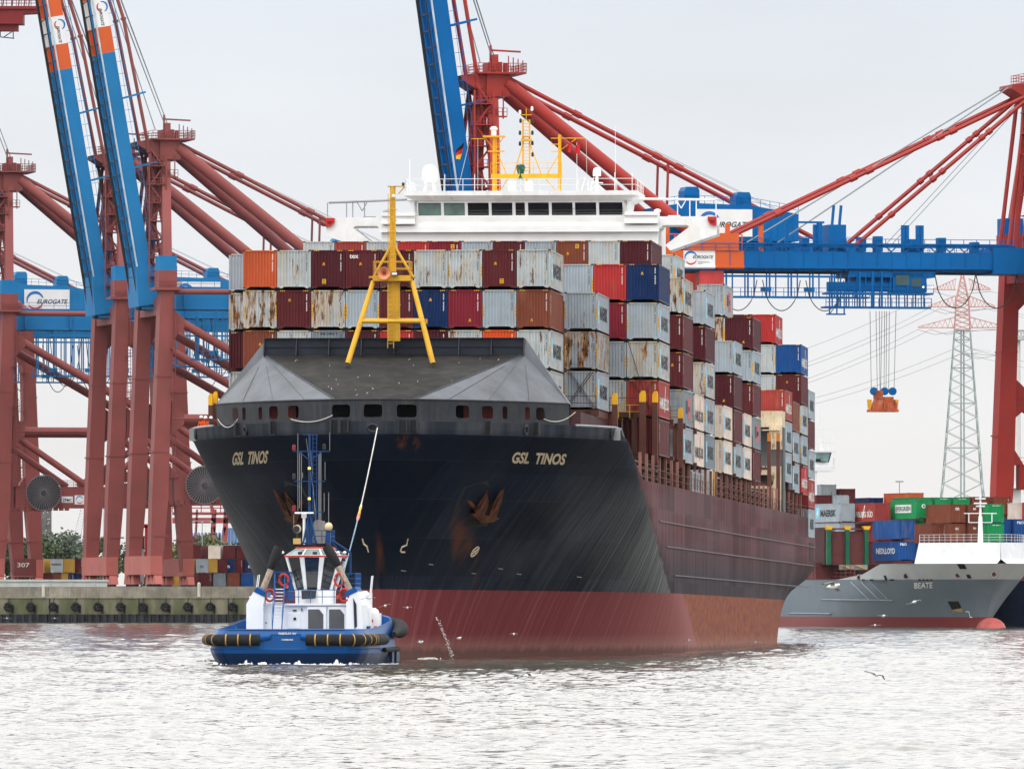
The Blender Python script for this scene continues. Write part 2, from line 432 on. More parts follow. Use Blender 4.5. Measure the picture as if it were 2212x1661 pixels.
    # rust runs: below the bow chock, below the anchors, at the foot of the stem
    def blob(vc, uc, wc, sv, sw, nz):
        d1 = math_('DIVIDE', math_('SUBTRACT', v if vc == 2.3 else av, vc), sv); d2 = math_('DIVIDE', math_('SUBTRACT', wz, wc), sw)
        d = math_('ADD', math_('MULTIPLY', d1, d1), math_('MULTIPLY', d2, d2))
        return math_('MULTIPLY', rng(d, 1.0, .2), rng(noise(tc.outputs['Object'], nz, 6, (1, 1, .3)), .42, .62))
    for args in ((2.3, 0, 14.7, 1.0, .65, 2.2), (0.0, 6, 4.0, .45, 5.0, 1.0), (5.2, 0, 7.5, .9, 3.4, .5)):
        colr = mixc(math_('MULTIPLY', blob(*args), .45), colr, (.19, .062, .018))
    L(colr, b.inputs['Base Color'])
    bp = N('ShaderNodeBump'); bp.inputs['Strength'].default_value = .25; bp.inputs['Distance'].default_value = .05
    L(noise(tc.outputs['Object'], .28, 3, (1, 1, 1.5)), bp.inputs['Height']); L(bp.outputs[0], b.inputs['Normal'])
    return m
HULL = hull_material()
FORE = M('forecastle_paint', (.024, .028, .036), .5, vary=.3, scale=.35, streak=.55, grime=.2)
SHIELD = M('worn_grey_shield', (.052, .060, .074), .42, vary=.5, scale=.55, streak=.7, grime=.25, spec=.3)
SHIELDC = M('dull_shield_top', (.015, .0145, .014), .7, spec=.1, vary=.25, scale=.3, grime=.25)
NAVYB = M('blue_black_paint', (.016, .020, .030), .5, vary=.3)

def build_hull():
    mb = MB(); nt_ = 46
    ws = [-2, -.8, .3, 1.4, 2.5, 3.6, 4.6, 5.6, 6.8, 8, 9.2, 10.2, 10.8, 10.81, 11.7, 12.75]
    aft = list(np.linspace(0, 1, 34))[1:]
    for sg in (1, -1):
        rows = []
        for wz in ws:
            u0, u1, a, b = hull_par(wz)
            us = [u0 + (u1 - u0) * (i / nt_) ** 2 for i in range(nt_ + 1)]
            us += [u1 + ((292 if wz <= 10.8 else 277.5) - u1) * t for t in aft]
            rows.append([(sg * hull_v(u, wz), u, wz) for u in us])
        n = len(rows[0]); base = len(mb.v)
        mb.raw([p for r in rows for p in r], [(j * n + i, j * n + i + 1, (j + 1) * n + i + 1, (j + 1) * n + i)[::sg] for j in range(len(ws) - 1) for i in range(n - 1)])
        rows = []; w2 = [12.75, 13.4, 14.1, 14.8, 15.3, 15.75, 16.2]
        for wz in w2:
            u0 = hull_par(wz)[0]; ue = ip(wz, [12.75, 13.2, 16.2], [43, 39, 23.6])
            rows.append([(sg * hull_v(u0 + (ue - u0) * (i / nt_) ** 2, wz), u0 + (ue - u0) * (i / nt_) ** 2, wz) for i in range(nt_ + 1)])
        n = nt_ + 1
        mb.raw([p for r in rows for p in r], [(j * n + i, j * n + i + 1, (j + 1) * n + i + 1, (j + 1) * n + i)[::sg] for j in range(len(w2) - 1) for i in range(n - 1)])
        # stem side row of bulwark above 16.2 belongs to the bulwark part
    # transom and deck
    wl = [z for z in ws if z <= 10.8]
    tr = [(hull_v(292, z), 292, z) for z in wl] + [(-hull_v(292, z), 292, z) for z in wl[::-1]]
    mb.face(tr)
    mb.face([(-15.9, 41, 12.7), (15.9, 41, 12.7), (15.9, 277.5, 12.7), (-15.9, 277.5, 12.7)])
    mb.face([(-15.9, 277.4, 10.76), (15.9, 277.4, 10.76), (15.9, 291.9, 10.76), (-15.9, 291.9, 10.76)])
    mb.face([(-15.9, 277.45, 10.76), (15.9, 277.45, 10.76), (15.9, 277.45, 12.75), (-15.9, 277.45, 12.75)])
    pr = [(hull_v(u, 15.3) - .05, u, 15.25) for u in (1, 3, 6, 10, 15, 20, 26)]
    mb.face([(-x, y, z) for x, y, z in pr] + pr[::-1])
    mb.face([(-15, 26, 15.25), (15, 26, 15.25), (15.7, 44, 12.72), (-15.7, 44, 12.72)])
    o = mb.build('hull', HULL, ship, smooth=True)
build_hull()

def build_fore():
    # bulwark with openings, w from 16.2 to 17.7, out to v = 12.6
    holes = []
    for vc, wd in ((0, 1.3), (2.3, 1.32), (5.95, .85), (7.55, .70), (8.65, .30), (10.05, .30), (10.85, .52)):
        for sg in ((1,) if vc == 0 else (1, -1)): holes.append((sg * vc - wd / 2, sg * vc + wd / 2))
    vsx = sorted(set([round(x, 4) for h in holes for x in h] + [round(x, 4) for x in np.linspace(-12.6, 12.6, 43)]))
    wr = [16.2, 16.47, 17.36, 17.72]
    mb = MB(); P = lambda v, z: (v, hull_u(v, z), z)
    for a, b in zip(vsx[:-1], vsx[1:]):
        mid = (a + b) / 2; inh = any(h[0] < mid < h[1] for h in holes)
        for z0, z1 in zip(wr[:-1], wr[1:]):
            if inh and z0 == 16.47: continue
            mb.face([P(a, z0), P(b, z0), P(b, z1), P(a, z1)])
    for a, b in holes:     # rounded corners
        c = min(.18, (b - a) * .35); z0, z1 = 16.47, 17.36
        for x, sx in ((a, 1), (b, -1)):
            for z, sz in ((z0, 1), (z1, -1)):
                mb.face([P(x, z), P(x + sx * c, z), P(x + sx * c * .3, z + sz * c * .3), P(x, z + sz * c)])
    # top rail lip
    pts = [P(v, 17.72) for v in np.linspace(-12.6, 12.6, 31)]
    mb.path([(x, y - .03, z) for x, y, z in pts], .06, 6)
    mb.build('bulwark', FORE, ship)
    # the dark space behind the openings
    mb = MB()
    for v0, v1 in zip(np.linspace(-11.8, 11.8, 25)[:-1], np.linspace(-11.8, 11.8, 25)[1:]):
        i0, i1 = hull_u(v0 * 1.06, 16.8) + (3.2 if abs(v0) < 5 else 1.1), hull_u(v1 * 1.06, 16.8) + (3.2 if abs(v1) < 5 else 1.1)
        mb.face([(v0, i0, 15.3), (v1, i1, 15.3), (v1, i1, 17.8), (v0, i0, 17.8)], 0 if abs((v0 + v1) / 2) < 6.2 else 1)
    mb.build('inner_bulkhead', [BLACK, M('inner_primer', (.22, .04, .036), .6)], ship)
    # low fairleads and chocks
    for v in (2.05, 2.75, 7.5, 10.5):
        for sg in (1, -1):
            vv = v * sg; mb = MB(); u = hull_u(vv, 15.8)
            nx = .28
            for q in (-nx, nx): mb.box(vv + q - .05, vv + q + .05, u - .35, u + .2, 15.42, 16.3, 0)
            mb.box(vv - nx, vv + nx, u - .12, u + .2, 15.42, 16.3, 1)
            mb.build('fairlead', [FORE, BLACK], ship)
    def chock(v, z, rx, rz):
        u = hull_u(v, z); du = hull_u(abs(v) + .05, z) - hull_u(max(0, abs(v) - .05), z)
        nrm = unit((math.copysign(du / .1, v) if v else 0, -1, -.15))
        xa = unit(Vector((0, 0, 1)).cross(nrm)); za = nrm.cross(xa); mb = MB(); c = Vector((v, u, z)) + nrm * .06
        pts = [c + xa * rx * math.cos(a) + za * rz * math.sin(a) for a in np.linspace(0, 2 * math.pi, 19)]
        mb.path(pts, .10, 6, 0); mb.face([p - nrm * .04 for p in pts[:-1]], 1)
        mb.build('chock', [FORE, BLACK], ship, smooth=True)
    chock(0, 15.72, .36, .26); chock(9.9, 15.75, .22, .30); chock(-9.9, 15.75, .22, .30); chock(15.0, 15.75, .22, .3); chock(-15.0, 15.75, .22, .3)
    # wave shield (whaleback)
    ub, vb, wb, wt = 15.6, 9.3, 21.25, 22.4
    lip = [P(v, 17.72) for v in np.linspace(-12.6, 12.6, 37)]
    mb = MB(); T = (vb, ub, wb); S = (-vb, ub, wb)
    cen = [p for p in lip if abs(p[0]) <= 2.85]
    mb.face(cen + [T, S], 1)
    right = [p for p in lip if p[0] >= 2.75]; left = [p for p in lip if p[0] <= -2.75]
    k = 5
    mids = [right[k][0], right[k][1], right[k][2]]
    for a, b in zip(right[:-1], right[1:]): mb.face([a, b, T], 0)
    for a, b in zip(left[:-1], left[1:]): mb.face([a, b, S], 0)
    mb.face([right[-1], (12.55, 17.0, 17.72), (vb + .02, 16.9, wt), T], 0); mb.face([left[0], S, (-vb - .02, 16.9, wt), (-12.55, 17.0, 17.72)], 0)
    mb.build('wave_shield', [SHIELD, SHIELDC], ship)
    mb = MB()
    mb.box(-vb, vb, ub + .1, ub + .16, wb - .1, wt); mb.box(-vb, vb, ub - .12, ub + .2, wt, wt + .06)
    mb.box(-vb, vb, ub + .02, ub + .1, wb + .55, wb + .62)
    for v in np.linspace(-vb, vb, 9): mb.prism([(ub - .55, wb - .05), (ub + .1, wb - .05), (ub + .1, wt), (ub - .05, wt)], lambda x, y, t: (v + t, x, y), -.04, .04)
    for sg in (1, -1):
        mb.face([(sg * vb, ub + .12, wt), (sg * (vb + .02), 16.9, wt), (sg * vb, ub + .12, wb)]);
    mb.face([(-12.5, 17.05, 15.3), (12.5, 17.05, 15.3), (12.5, 17.05, 17.7), (vb, 17.05, wt), (-vb, 17.05, wt), (-12.5, 17.05, 17.7)])
    mb.build('breakwater', NAVYB, ship)
    # edge ribs and scratches along the joint of the facets
    mb = MB()
    for sg in (1, -1):
        a = Vector((sg * 2.8, hull_u(2.8, 17.72), 17.76)); b = Vector((sg * vb, ub, wb + .03))
        for i in range(26):
            p = a.lerp(b, i / 25); mb.beam(p, p + Vector((0, 0, .14)), .03)
        mb.beam(a, b, .05)
    for sg in (1, -1):
        for q in (5.0, 7.6, 10.2): mb.beam(Vector((sg * q, hull_u(q, 17.72), 17.74)), Vector((sg * vb, ub, wb + .01)).lerp(Vector((sg * q, hull_u(q, 17.72), 17.74)), .25), .035)
    rr = random.Random(4)
    for i in range(24):
        t = rr.uniform(.05, .95); vv = rr.uniform(-1, 1) * (2.8 + (vb - 2.8) * t)
        p = Vector((vv, .8 + (ub - .8) * t, 17.76 + (wb - 17.74) * t + .012)); mb.beam(p, p + Vector((rr.uniform(-.15, .1), .5, .13)) * rr.uniform(.3, 1.1), .03, .01, 1)
    mb.build('deck_edge_ribs', [SHIELD, M('chalk_marks', (.45, .45, .44), .7)], ship)
    # caps of the low side bulwark, light strip where it drops to the main deck
    for sg in (1, -1):
        mb = MB()
        mb.path([(sg * (hull_v(u, 16.2) - .02), u, 16.22) for u in np.linspace(15.8, 23.6, 9)] + [(sg * 15.6, ip(z, [12.75, 13.2, 16.2], [43, 39, 23.6]), z) for z in np.linspace(16.1, 12.8, 8)], .09, 6)
        mb.box(min(sg * 14.0, sg * 15.6), max(sg * 14.0, sg * 15.6), 23.5, 23.6, 15.3, 16.2)
        mb.build('bulwark_cap', GREY, ship)
build_fore()

def build_names():
    for sg, x0, x1, y0, y1 in ((1, 1105, 1223, 975, 999), (-1, 503, 581, 972, 999)):
        ztop = CAMZ - (y0 - HY) / 30.6 - SZ0; zbot = CAMZ - (y1 - HY) / 30.6 - SZ0; zm = (ztop + zbot) / 2
        def u_at(px, z):
            lo, hi = hull_par(z)[0] + .05, 30.0
            for _ in range(32):
                u = (lo + hi) / 2; v = sg * hull_v(u, z); Y = SY0 + u * math.cos(TH) - v * math.sin(TH); X = SX0 + u * math.sin(TH) + v * math.cos(TH)
                if ((CX + X / Y * FD) < px) == (sg > 0): lo = u
                else: hi = u
            return (lo + hi) / 2
        mb = MB(); vs, fs, wd = text_geo('GSL  TINOS', .035, .42)
        pts = []
        for x, y in vs:
            t = x / wd; z = zbot + (ztop - zbot) * y
            px = x0 + (x1 - x0) * t; u = u_at(px, z)
            pts.append((sg * (hull_v(u, z) + .04), u - .03, z))
        mb.raw(pts, fs); mb.build('ship_name', INKC, ship)
    def deco(name, m, strokes, sg=1, r=.06):
        mb = MB()
        for st in strokes:
            p3 = []
            for dx, dy in st:
                z = CAMZ - (dy - HY) / 30.3 - SZ0
                bu = min(np.linspace(1, 70, 1400), key=lambda u: abs(CX + (SX0 + u * math.sin(TH) + sg * hull_v(u, z) * math.cos(TH)) / (SY0 + u * math.cos(TH) - sg * hull_v(u, z) * math.sin(TH)) * FD - dx))
                p3.append((sg * (hull_v(bu, z) + .03), bu - .03, z))
            mb.path(p3, r, 4)
        mb.build(name, m, ship)
    deco('bulb_mark', INKC, [[(880, 1165), (877, 1178), (868, 1182), (864, 1190), (866, 1193), (874, 1193)]])
    deco('bulb_mark', INKC, [[(784, 1165), (787, 1176), (793, 1181), (797, 1193)]], -1)
    deco('thruster_mark', INKC, [[(1025 + 11 * math.cos(a) * .75 + 4 * math.sin(a), 1190 - 11 * math.cos(a) * .9 + 4 * math.sin(a) * .6) for a in np.linspace(0, 6.28, 17)], [(1017, 1197), (1033, 1183)], [(1021, 1186), (1028, 1194)]], 1, .05)
    for dx, dy in ((870, 1232), (930, 1218), (1080, 1225), (1022, 1236), (1120, 1236), (1250, 1240)): deco('draught_mark', M('dull_cream_mark', (.28, .25, .19), .7), [[(dx - 4, dy), (dx + 5, dy + 1)]], 1, .035)
    # anchors
    for sg, ax, ay in ((1, 1040, 1105), (-1, 640, 1105)):
        z = CAMZ - (ay - HY) / 30.3 - SZ0
        u = min(np.linspace(3, 40, 800), key=lambda u: abs(CX + (SX0 + u * math.sin(TH) + sg * hull_v(u, z) * math.cos(TH)) / (SY0 + u * math.cos(TH) - sg * hull_v(u, z) * math.sin(TH)) * FD - ax))
        v = sg * hull_v(u, z)
        mb = MB(); v0 = v
        def A(x, y, d=0): vv = v0 + x; return Vector((vv + sg * d * .45, hull_u(vv, z + y) - d * .85, z + y))
        def plate(pts, d0, d1): mb.prism([(x_ * .86, y_ * .86) for x_, y_ in pts], lambda x, y, t: A(x * sg, y, t), d0, d1)
        plate([(-1.0, -.15), (-.35, -.95), (.45, -.85), (.95, -.5), (.4, -.35), (-.45, -.2)], .15, .75)
        for pts in ([(-.75, -.35), (.05, -.2), (.38, .75), (.36, 1.75), (.1, 1.2), (-.45, .45)], [(.25, -.4), (.75, -.45), (1.25, .7), (1.62, 1.9), (1.3, 1.65), (.65, .6)]):
            plate(pts, .40, .62); c = Vector((sum(p[0] for p in pts) / 6, sum(p[1] for p in pts) / 6)); plate([tuple(Vector(p) * .45 + c * .55) for p in pts], .62, .78)
        mb.beam(A(0, -.4, .35), A(-.75 * sg, .7, .02), .26)
        an = mb.build('anchor', M('dark_rusty_iron', (.095, .033, .015), .85, vary=.5, scale=1.5), ship)
        if sg > 0: an['label'] = 'rusty anchor on the right side of the bow'
        else: an['label'] = 'rusty anchor behind the tug mast'
        mb = MB(); mb.prism([(-1.7, .1), (-.9, 1.7), (.6, 2.2), (.9, .6), (.2, -1.0), (-1.1, -1.1)], lambda x, y, t: A(x * sg, y, t), -.05, .03)
        mb.build('anchor_pocket', BLACK, ship)
    for z, ue in ((9.9, 289), (8.05, 286), (5.9, 280)):
        mb = MB(); mb.box(BEAM - .02, BEAM + .10, 98.5 - 4.35 * z + 4, ue, z - .045, z + .045); mb.build('rubbing_strake', M('scuffed_strake', (.15, .12, .125), .6), ship)
build_names()

def build_foremast():
    # tripod foremast on the wave shield; everything in ship coordinates
    mb = MB(); C = lambda dx, dy, u=14.2: Vector(sh(dx, dy, u))
    top = C(851, 404); foot = C(851, 728)
    plat = C(848, 603)
    mb.tube((plat.x, 14.2, plat.z), (plat.x, 14.2, top.z), .27, .20, 10)
    mb.tube((plat.x + .1, 14.2, foot.z - .3), (plat.x + .1, 14.2, plat.z), .44, .42, 12)
    for dx0, dx1, u1 in ((806, 751, 11.6), (890, 935, 11.6)):
        a = C(dx0, 608, 13.6); b = Vector(sh(dx1, 785, u1)); mb.tube(a, b, .17, .20, 10)
    a = C(780, 694, 12.6); b = C(916, 694, 12.6); mb.tube(a, b, .15, .15, 8)
    for dx in (783, 910): mb.tube(C(dx, 691, 12.7), (plat.x + (.3 if dx > 850 else -.3), 14.2, a.z + .15), .11, .11, 8)
    for dx in (806, 893): mb.tube(C(dx, 600, 13.9), (plat.x, 14.2, C(848, 525).z), .10, .10, 8)
    mb.build('foremast', YEL, ship, smooth=True)
    mb = MB(); p = C(797, 595); q = C(898, 595); zt = C(848, 596).z; zb = C(848, 608).z
    mb.box(p.x + .35, q.x - .3, 13.2, 15.2, zb, zt); mb.box(p.x, q.x, 14.0, 14.4, zt - .15, zt - .02)
    mb.rail([(p.x + .4, 13.25, zt), (q.x - .35, 13.25, zt), (q.x - .35, 15.15, zt), (p.x + .4, 15.15, zt), (p.x + .4, 13.25, zt)], 1.0, .05, 1.1)
    mb.ladder((plat.x - .1, 13.72, foot.z - .8), (plat.x - .1, 13.72, zb), .42, .05, .33)
    mb.ladder((plat.x - .1, 13.9, zt), (plat.x - .1, 13.9, top.z - .5), .40, .04, .33)
    for zz in np.arange(zt + 1.5, top.z - 1, .8):
        mb.path([(plat.x + .36 * math.cos(t), 13.85 + .36 * math.sin(t), zz) for t in np.linspace(math.pi, 2 * math.pi, 7)], .025, 4)
    mb.box(top.x - .45, top.x + .75, 14.0, 14.4, top.z, top.z + .07); mb.beam((top.x + .3, 14.2, top.z - .5), (top.x + .75, 14.2, top.z), .08)
    mb.build('mast_platform', YEL, ship)
    mb = MB(); h = C(829, 590, 12.8)
    mb.lathe([(.06, 1.0), (.10, .6), (.18, .25), (.34, .06), (.46, 0), (.43, .03), (.16, .3), (.09, .6)], h, 20, 0, axis=(0, 1, -.05))
    mb.box(h.x - .15, h.x + .15, h.y + .8, h.y + 1.1, h.z - .2, h.z + .6, 1)
    mb.build('horn', [M('faded_orange', (.62, .24, .13), .5), DARK], ship, smooth=True)
    mb = MB(); l = C(852, 592, 12.9); mb.box(l.x - .22, l.x + .22, 12.8, 13.1, l.z - .1, l.z + .14, 0); mb.box(l.x - .18, l.x + .18, 12.77, 12.8, l.z - .06, l.z + .1, 1)
    mb.ball(C(850, 424, 13.8), .13, 2, 10); mb.tube((top.x + .65, 14.2, top.z + .07), (top.x + .65, 14.2, top.z + .3), .1, .1, 8, 0)
    mb.build('mast_light', [DARK, CWHT, WHITE], ship)
    # small black access rails at the foot
    mb = MB(); wb = 21.3
    a = C(762, 775); mb.rail([(C(782, 765).x, 14.9, 20.7), (C(920, 765).x, 14.9, 20.7)], 1.1, .05, 1.2); mb.build('shield_railing', BLACK, ship)
build_foremast()
# ------------------------------------------------------------------ superstructure and deck fittings (ship frame)
def sx(x, y, u):     # source pixel (2560 wide) -> ship frame
    return Vector(sh(x / 1.15732, y / 1.15732, u))
def build_house():
    UF = 130.0
    P = lambda x, y, du=0.0: sx(x, y, UF + du)
    wt = P(1300, 541.5).z; wb = P(1300, 595).z; z1 = P(1300, 538).z; z2 = P(1300, 507).z; zr = P(1300, 478).z; ze = P(1300, 500).z
    vl, vr = P(953, 540).x, P(1645, 540).x
    mb = MB()
    mb.box(vl, vr, UF, UF + 9.5, 12.8, wt + .02)                       # block up to the bridge deck
    za, zb_ = P(1300, 580.6).z, P(1300, 565.5).z
    mb.box(vl - .1, vr + .1, UF - .45, UF, za, zb_)                      # protruding ledge
    mb.box(vl, vr, UF - .06, UF, za - 2.0, za - 1.9)
    mb.build('accommodation_block', WHITE, ship)
    # wheelhouse, leaning windows
    mb = MB(); xl, xr = P(1036, 520).x, P(1563, 520).x
    tl, trr = P(1014, 500).x, P(1590, 500).x; el, er = P(1011.7, 478).x, P(1594, 478).x
    lean = .55; f0, f1 = UF + .35, UF + .35 - lean
    FR = lambda v, z: (v, f0 + (f1 - f0) * (z - wt) / (ze - wt), z)
    wins = [(1042, 1102), (1109, 1161.5), (1168.6, 1221.5), (1228, 1280.4), (1288, 1311.7), (1319.5, 1371.8), (1378.5, 1431), (1437, 1490), (1497, 1556)]
    ed = [(P(a, 520).x, P(b, 520).x) for a, b in wins]
    mb.face([FR(xl, wt), FR(xr, wt), FR(xr + .05, z1), FR(xl - .05, z1)])
    mb.face([FR(xl - .3, z2), FR(xr + .3, z2), FR(xr + .75, ze), FR(xl - .75, ze)])
    prev = None
    xs = [xl - .12] + [e for p in ed for e in p] + [xr + .12]
    for i in range(0, len(xs), 2):
        a, b = xs[i], xs[i + 1]
        a2 = a - .25 if i == 0 else a; b2 = b + .25 if i == len(xs) - 2 else b
        p = [Vector(FR(a, z1)), Vector(FR(b, z1)), Vector(FR(b2, z2)), Vector(FR(a2, z2))]
        q = [x + Vector((0, .22, 0)) for x in p]; mb.hexa(p + q)
    for sg, xx, x2, x3 in ((-1, xl, el + .8, tl), (1, xr, er - .8, trr)):   # slanted side walls
        mb.hexa([(xx, f0, wt), (xx - sg * .3, f0, wt), (xx - sg * .3, UF + 8, wt), (xx, UF + 8, wt), (x2, f1, ze), (x2 - sg * .3, f1, ze), (x2 - sg * .3, UF + 8, ze), (x2, UF + 8, ze)])
    # roof slab with sloping fascia
    mb.hexa([(el + .75, f1 - .1, ze - .05), (er - .75, f1 - .1, ze - .05), (er - .75, UF + 8.5, ze - .05), (el + .75, UF + 8.5, ze - .05),
             (el, f1 - .5, ze + .35), (er, f1 - .5, ze + .35), (er, UF + 9, ze + .35), (el, UF + 9, ze + .35)])
    mb.box(el, er, f1 - .5, UF + 9, ze + .352, zr)
    mb.box(xl, xr, UF + 7.8, UF + 8, wt, ze)
    mb.build('wheelhouse', WHITED, ship)
    gm = [GLASSG, GLASSG] + [GLASS] * 7
    for (a, b), g in zip(ed, gm):
        mb = MB(); mb.face([FR(a - .05, z1 - .03), FR(b + .05, z1 - .03), FR(b + .05, z2 + .03), FR(a - .05, z2 + .03)])
        for i in range(len(mb.v)): x, y, z = mb.v[i]; mb.v[i] = (x, y + .16, z)
        mb.build('bridge_window', g, ship)
    mb = MB(); mb.face([(xl, UF + 2.5, z1 - .6), (xr, UF + 2.5, z1 - .6), (xr, UF + 2.5, z2 + .2), (xl, UF + 2.5, z2 + .2)]); mb.build('bridge_interior', BLACK, ship)
    # wings
    L0, L1 = P(812.5, 560).x, P(1791, 560).x
    for sg, xo, xi in ((-1, L0, vl), (1, L1, vr)):
        mb = MB(); X = lambda v, z, t: (v, UF + .5 + t, z)
        zl = P(1300, 624).z
        poly = [(xi, wt - .01), (xo, wt - .01), (xo, wb + .25), (xo - sg * 3.9, zl - .1), (xo - sg * 4.3, zl + .35), (xo - sg * 2.3, wb + .9), (xo - sg * 2.5, wb + 1.05), (xi + sg * .4, wb + 1.05), (xi, wb + .6)]
        mb.prism(poly, X, 0, .25); 
        mb.box(min(xi, xo), max(xi, xo), UF + .75, UF + 3.6, wb + 1.0, wb + 1.2)
        mb.prism(poly, X, 3.3, 3.5)
        mb.build('bridge_wing', WHITED, ship)
        mb = MB(); a = xo - sg * .02; b = xo - sg * .75
        mb.prism([(a, wt - .05), (b, wt - .05), (b, wt - .4), (b + sg * .25, wt - .72), (a, wt - .78)], lambda x, y, t: (x, UF + t, y), .2, .48, 0)
        mb.prism([(a - sg * .12, wt - .32), (b + sg * .14, wt - .32), (b + sg * .3, wt - .55), (a - sg * .2, wt - .55)], lambda x, y, t: (x, UF + t, y), .17, .21, 1)
        mb.build('side_light', [M('signal_red', (.50, .025, .02), .45), M('deep_red', (.16, .01, .01), .5)], ship)
        mb = MB(); cz = P(1300, 504 if sg < 0 else 500).z
        mb.tube((xo - sg * .2, UF + 1, cz), (el + .1 if sg < 0 else er - .1, UF + 1, ze + .1), .11, n=6, m=0)
        for t in (.02, .36, .47, .68): 
            v = xo + (xi - xo) * t; mb.tube((v, UF + 1, wt), (v, UF + 1, cz), .05, n=5)
        v = xo - sg * 3; mb.beam((v - .4, UF + 1, cz), (v, UF + 1, cz - .7), .08); mb.beam((v + .4, UF + 1, cz), (v, UF + 1, cz - .7), .08)
        mb.box(xo - sg * 3.6 - .5, xo - sg * 3.6 + .5, UF + 1, UF + 1.4, wt, wt + .1); mb.lathe([(.2, 0), (.2, .3), (.3, .35), (.3, .5), (.1, .6)], (xo - sg * 5, UF + 1.2, wt + .05), 8)
        mb.build('wing_awning_frame', GREY if sg < 0 else WHITED, ship)
        mb = MB(); aa, bb = xi, xi + (-sg) * (-8.3 if False else 0)
        c0, c1 = (P(955, 540).x, P(1038, 540).x) if sg < 0 else (P(1562, 540).x, P(1645, 540).x)
        mb.box(c0, c1, UF - .7, UF - .05, wt + .05, wt + .35); mb.box(c0, c1, UF - .5, UF - .05, wt - .55, wt + .05); mb.box(c0 - .05, c1 + .05, UF - .75, UF - .02, wt - .62, wt - .5)
        mb.build('ventilation_box', WHITE, ship)
    # railings of the roof, catwalk below the windows
    mb = MB(); mb.rail([(el + .1, UF + 8, zr), (el + .1, f1 - .4, zr), (er - .1, f1 - .4, zr), (er - .1, UF + 8, zr)], 1.0, .045, 1.6, 2)
    mb.beam((xl, UF - .3, z1 - .12), (xr, UF - .3, z1 - .12), .05); 
    for v in np.linspace(xl, xr, 14): mb.beam((v, UF - .3, wt - .2), (v, UF - .3, z1 - .12), .035)
    mb.build('roof_railing', WHITE, ship)
    # domes
    mb = MB(); c = P(1074, 455, 2); 
    for t in range(4): mb.beam((c.x + .6 * math.cos(t * 1.57 + .7), c.y + .6 * math.sin(t * 1.57 + .7), zr), (c.x + .4 * math.cos(t * 1.57 + .7), c.y + .4 * math.sin(t * 1.57 + .7), c.z + .1), .1)
    r = .66; mb.lathe([(.5, 0), (r, .2), (r, .75), (r * .92, 1.0), (r * .72, 1.24), (r * .4, 1.4), (.02, 1.45)], c, 20); mb.build('radar_dome', WHITE, ship, smooth=True)
    mb = MB(); c = P(1492, 430, 3); mb.lathe([(.34, 0), (.34, .4), (.28, .6), (.15, .7), (.01, .73)], c + Vector((0, 0, -.35)), 14)
    mb.tube((c.x, c.y, zr), (c.x, c.y, c.z - .3), .18, .12, 8); mb.box(c.x - .5, c.x + .5, c.y - .3, c.y + .3, c.z - .95, c.z - .88)
    for t in (-1, 1): mb.beam((c.x + t * .7, c.y, zr), (c.x, c.y, c.z - 1.0), .07); mb.beam((c.x + t * .35 - 1.0, c.y, zr), (c.x + t * .35 - .6, c.y, zr + 1.3), .05)
    mb.build('satellite_dome', WHITE, ship, smooth=True)
    # yellow signal masts
    Q = lambda zx, zy: sx(1000 + zx / 3.3217, zy / 3.3217, UF + 4)
    mb = MB(); pz = lambda zy: Q(1000, zy).z; px = lambda zx: Q(zx, 1400).x; u = UF + 4
    mb.tube((px(785), u, zr), (px(785), u, pz(1130)), .20, .18, 10)
    mb.box(px(690), px(872), u - .5, u + .5, pz(1140), pz(1128)); mb.box(px(730), px(865), u - .3, u + .3, pz(1262), pz(1252))
    for a in (700, 860): mb.beam((px(a), u, pz(1138)), (px(785), u, pz(1250)), .06)
    mb.ladder((px(815), u - .2, zr), (px(815), u - .2, pz(1160)), .3, .05, .3)
    mb.box(px(755), px(1345), u - .25, u + .25, pz(1482), pz(1445))
    mb.tube((px(1325), u, zr), (px(1325), u, pz(1120)), .17, .13, 10)
    for zz, a, b in ((1150, 1250, 1540), (1200, 1255, 1330), (1260, 1250, 1325)): mb.beam((px(a), u, pz(zz)), (px(b), u, pz(zz)), .07)
    mb.beam((px(1330), u, pz(1250)), (px(1460), u, pz(1155)), .05); mb.beam((px(590), u, pz(1152)), (px(700), u, pz(1152)), .05)
    for a in (1020, 1075): mb.tube((px(a), u, pz(1450)), (px(a), u, pz(995)), .08, .08, 6)
    for zz in np.arange(1000, 1450, 28): mb.beam((px(1020), u, pz(zz)), (px(1075), u, pz(zz)), .05)
    mb.beam((px(1025), u, pz(1180)), (px(945), u, pz(1445)), .09); mb.beam((px(1072), u, pz(1180)), (px(1170), u, pz(1445)), .09)
    mb.box(px(1005), px(1095), u - .4, u + .4, pz(1175), pz(1155)); mb.box(px(1012), px(1082), u - .3, u + .3, pz(1140), pz(1130))
    mb.beam((px(1047), u, pz(1000)), (px(1047), u, pz(900)), .06); mb.beam((px(1000), u, pz(955)), (px(1095), u, pz(955)), .07)
    mb.beam((px(805), u, pz(1260)), (px(880), u, pz(1440)), .08); mb.beam((px(1310), u, pz(1300)), (px(1225), u, pz(1445)), .07)
    mb.beam((px(1210), u, pz(1490)), (px(1310), u, zr), .08); mb.beam((px(890), u, pz(1490)), (px(820), u, zr), .08)
    mb.tube((px(1050), u, zr), (px(1050), u, pz(1445)), .08, n=6)
    for a, b in ((755, 1345),): mb.rail([(px(a), u - .3, pz(1445)), (px(b), u - .3, pz(1445))], .9, .035, 1.2)
    mb.build('signal_mast', YELB, ship)
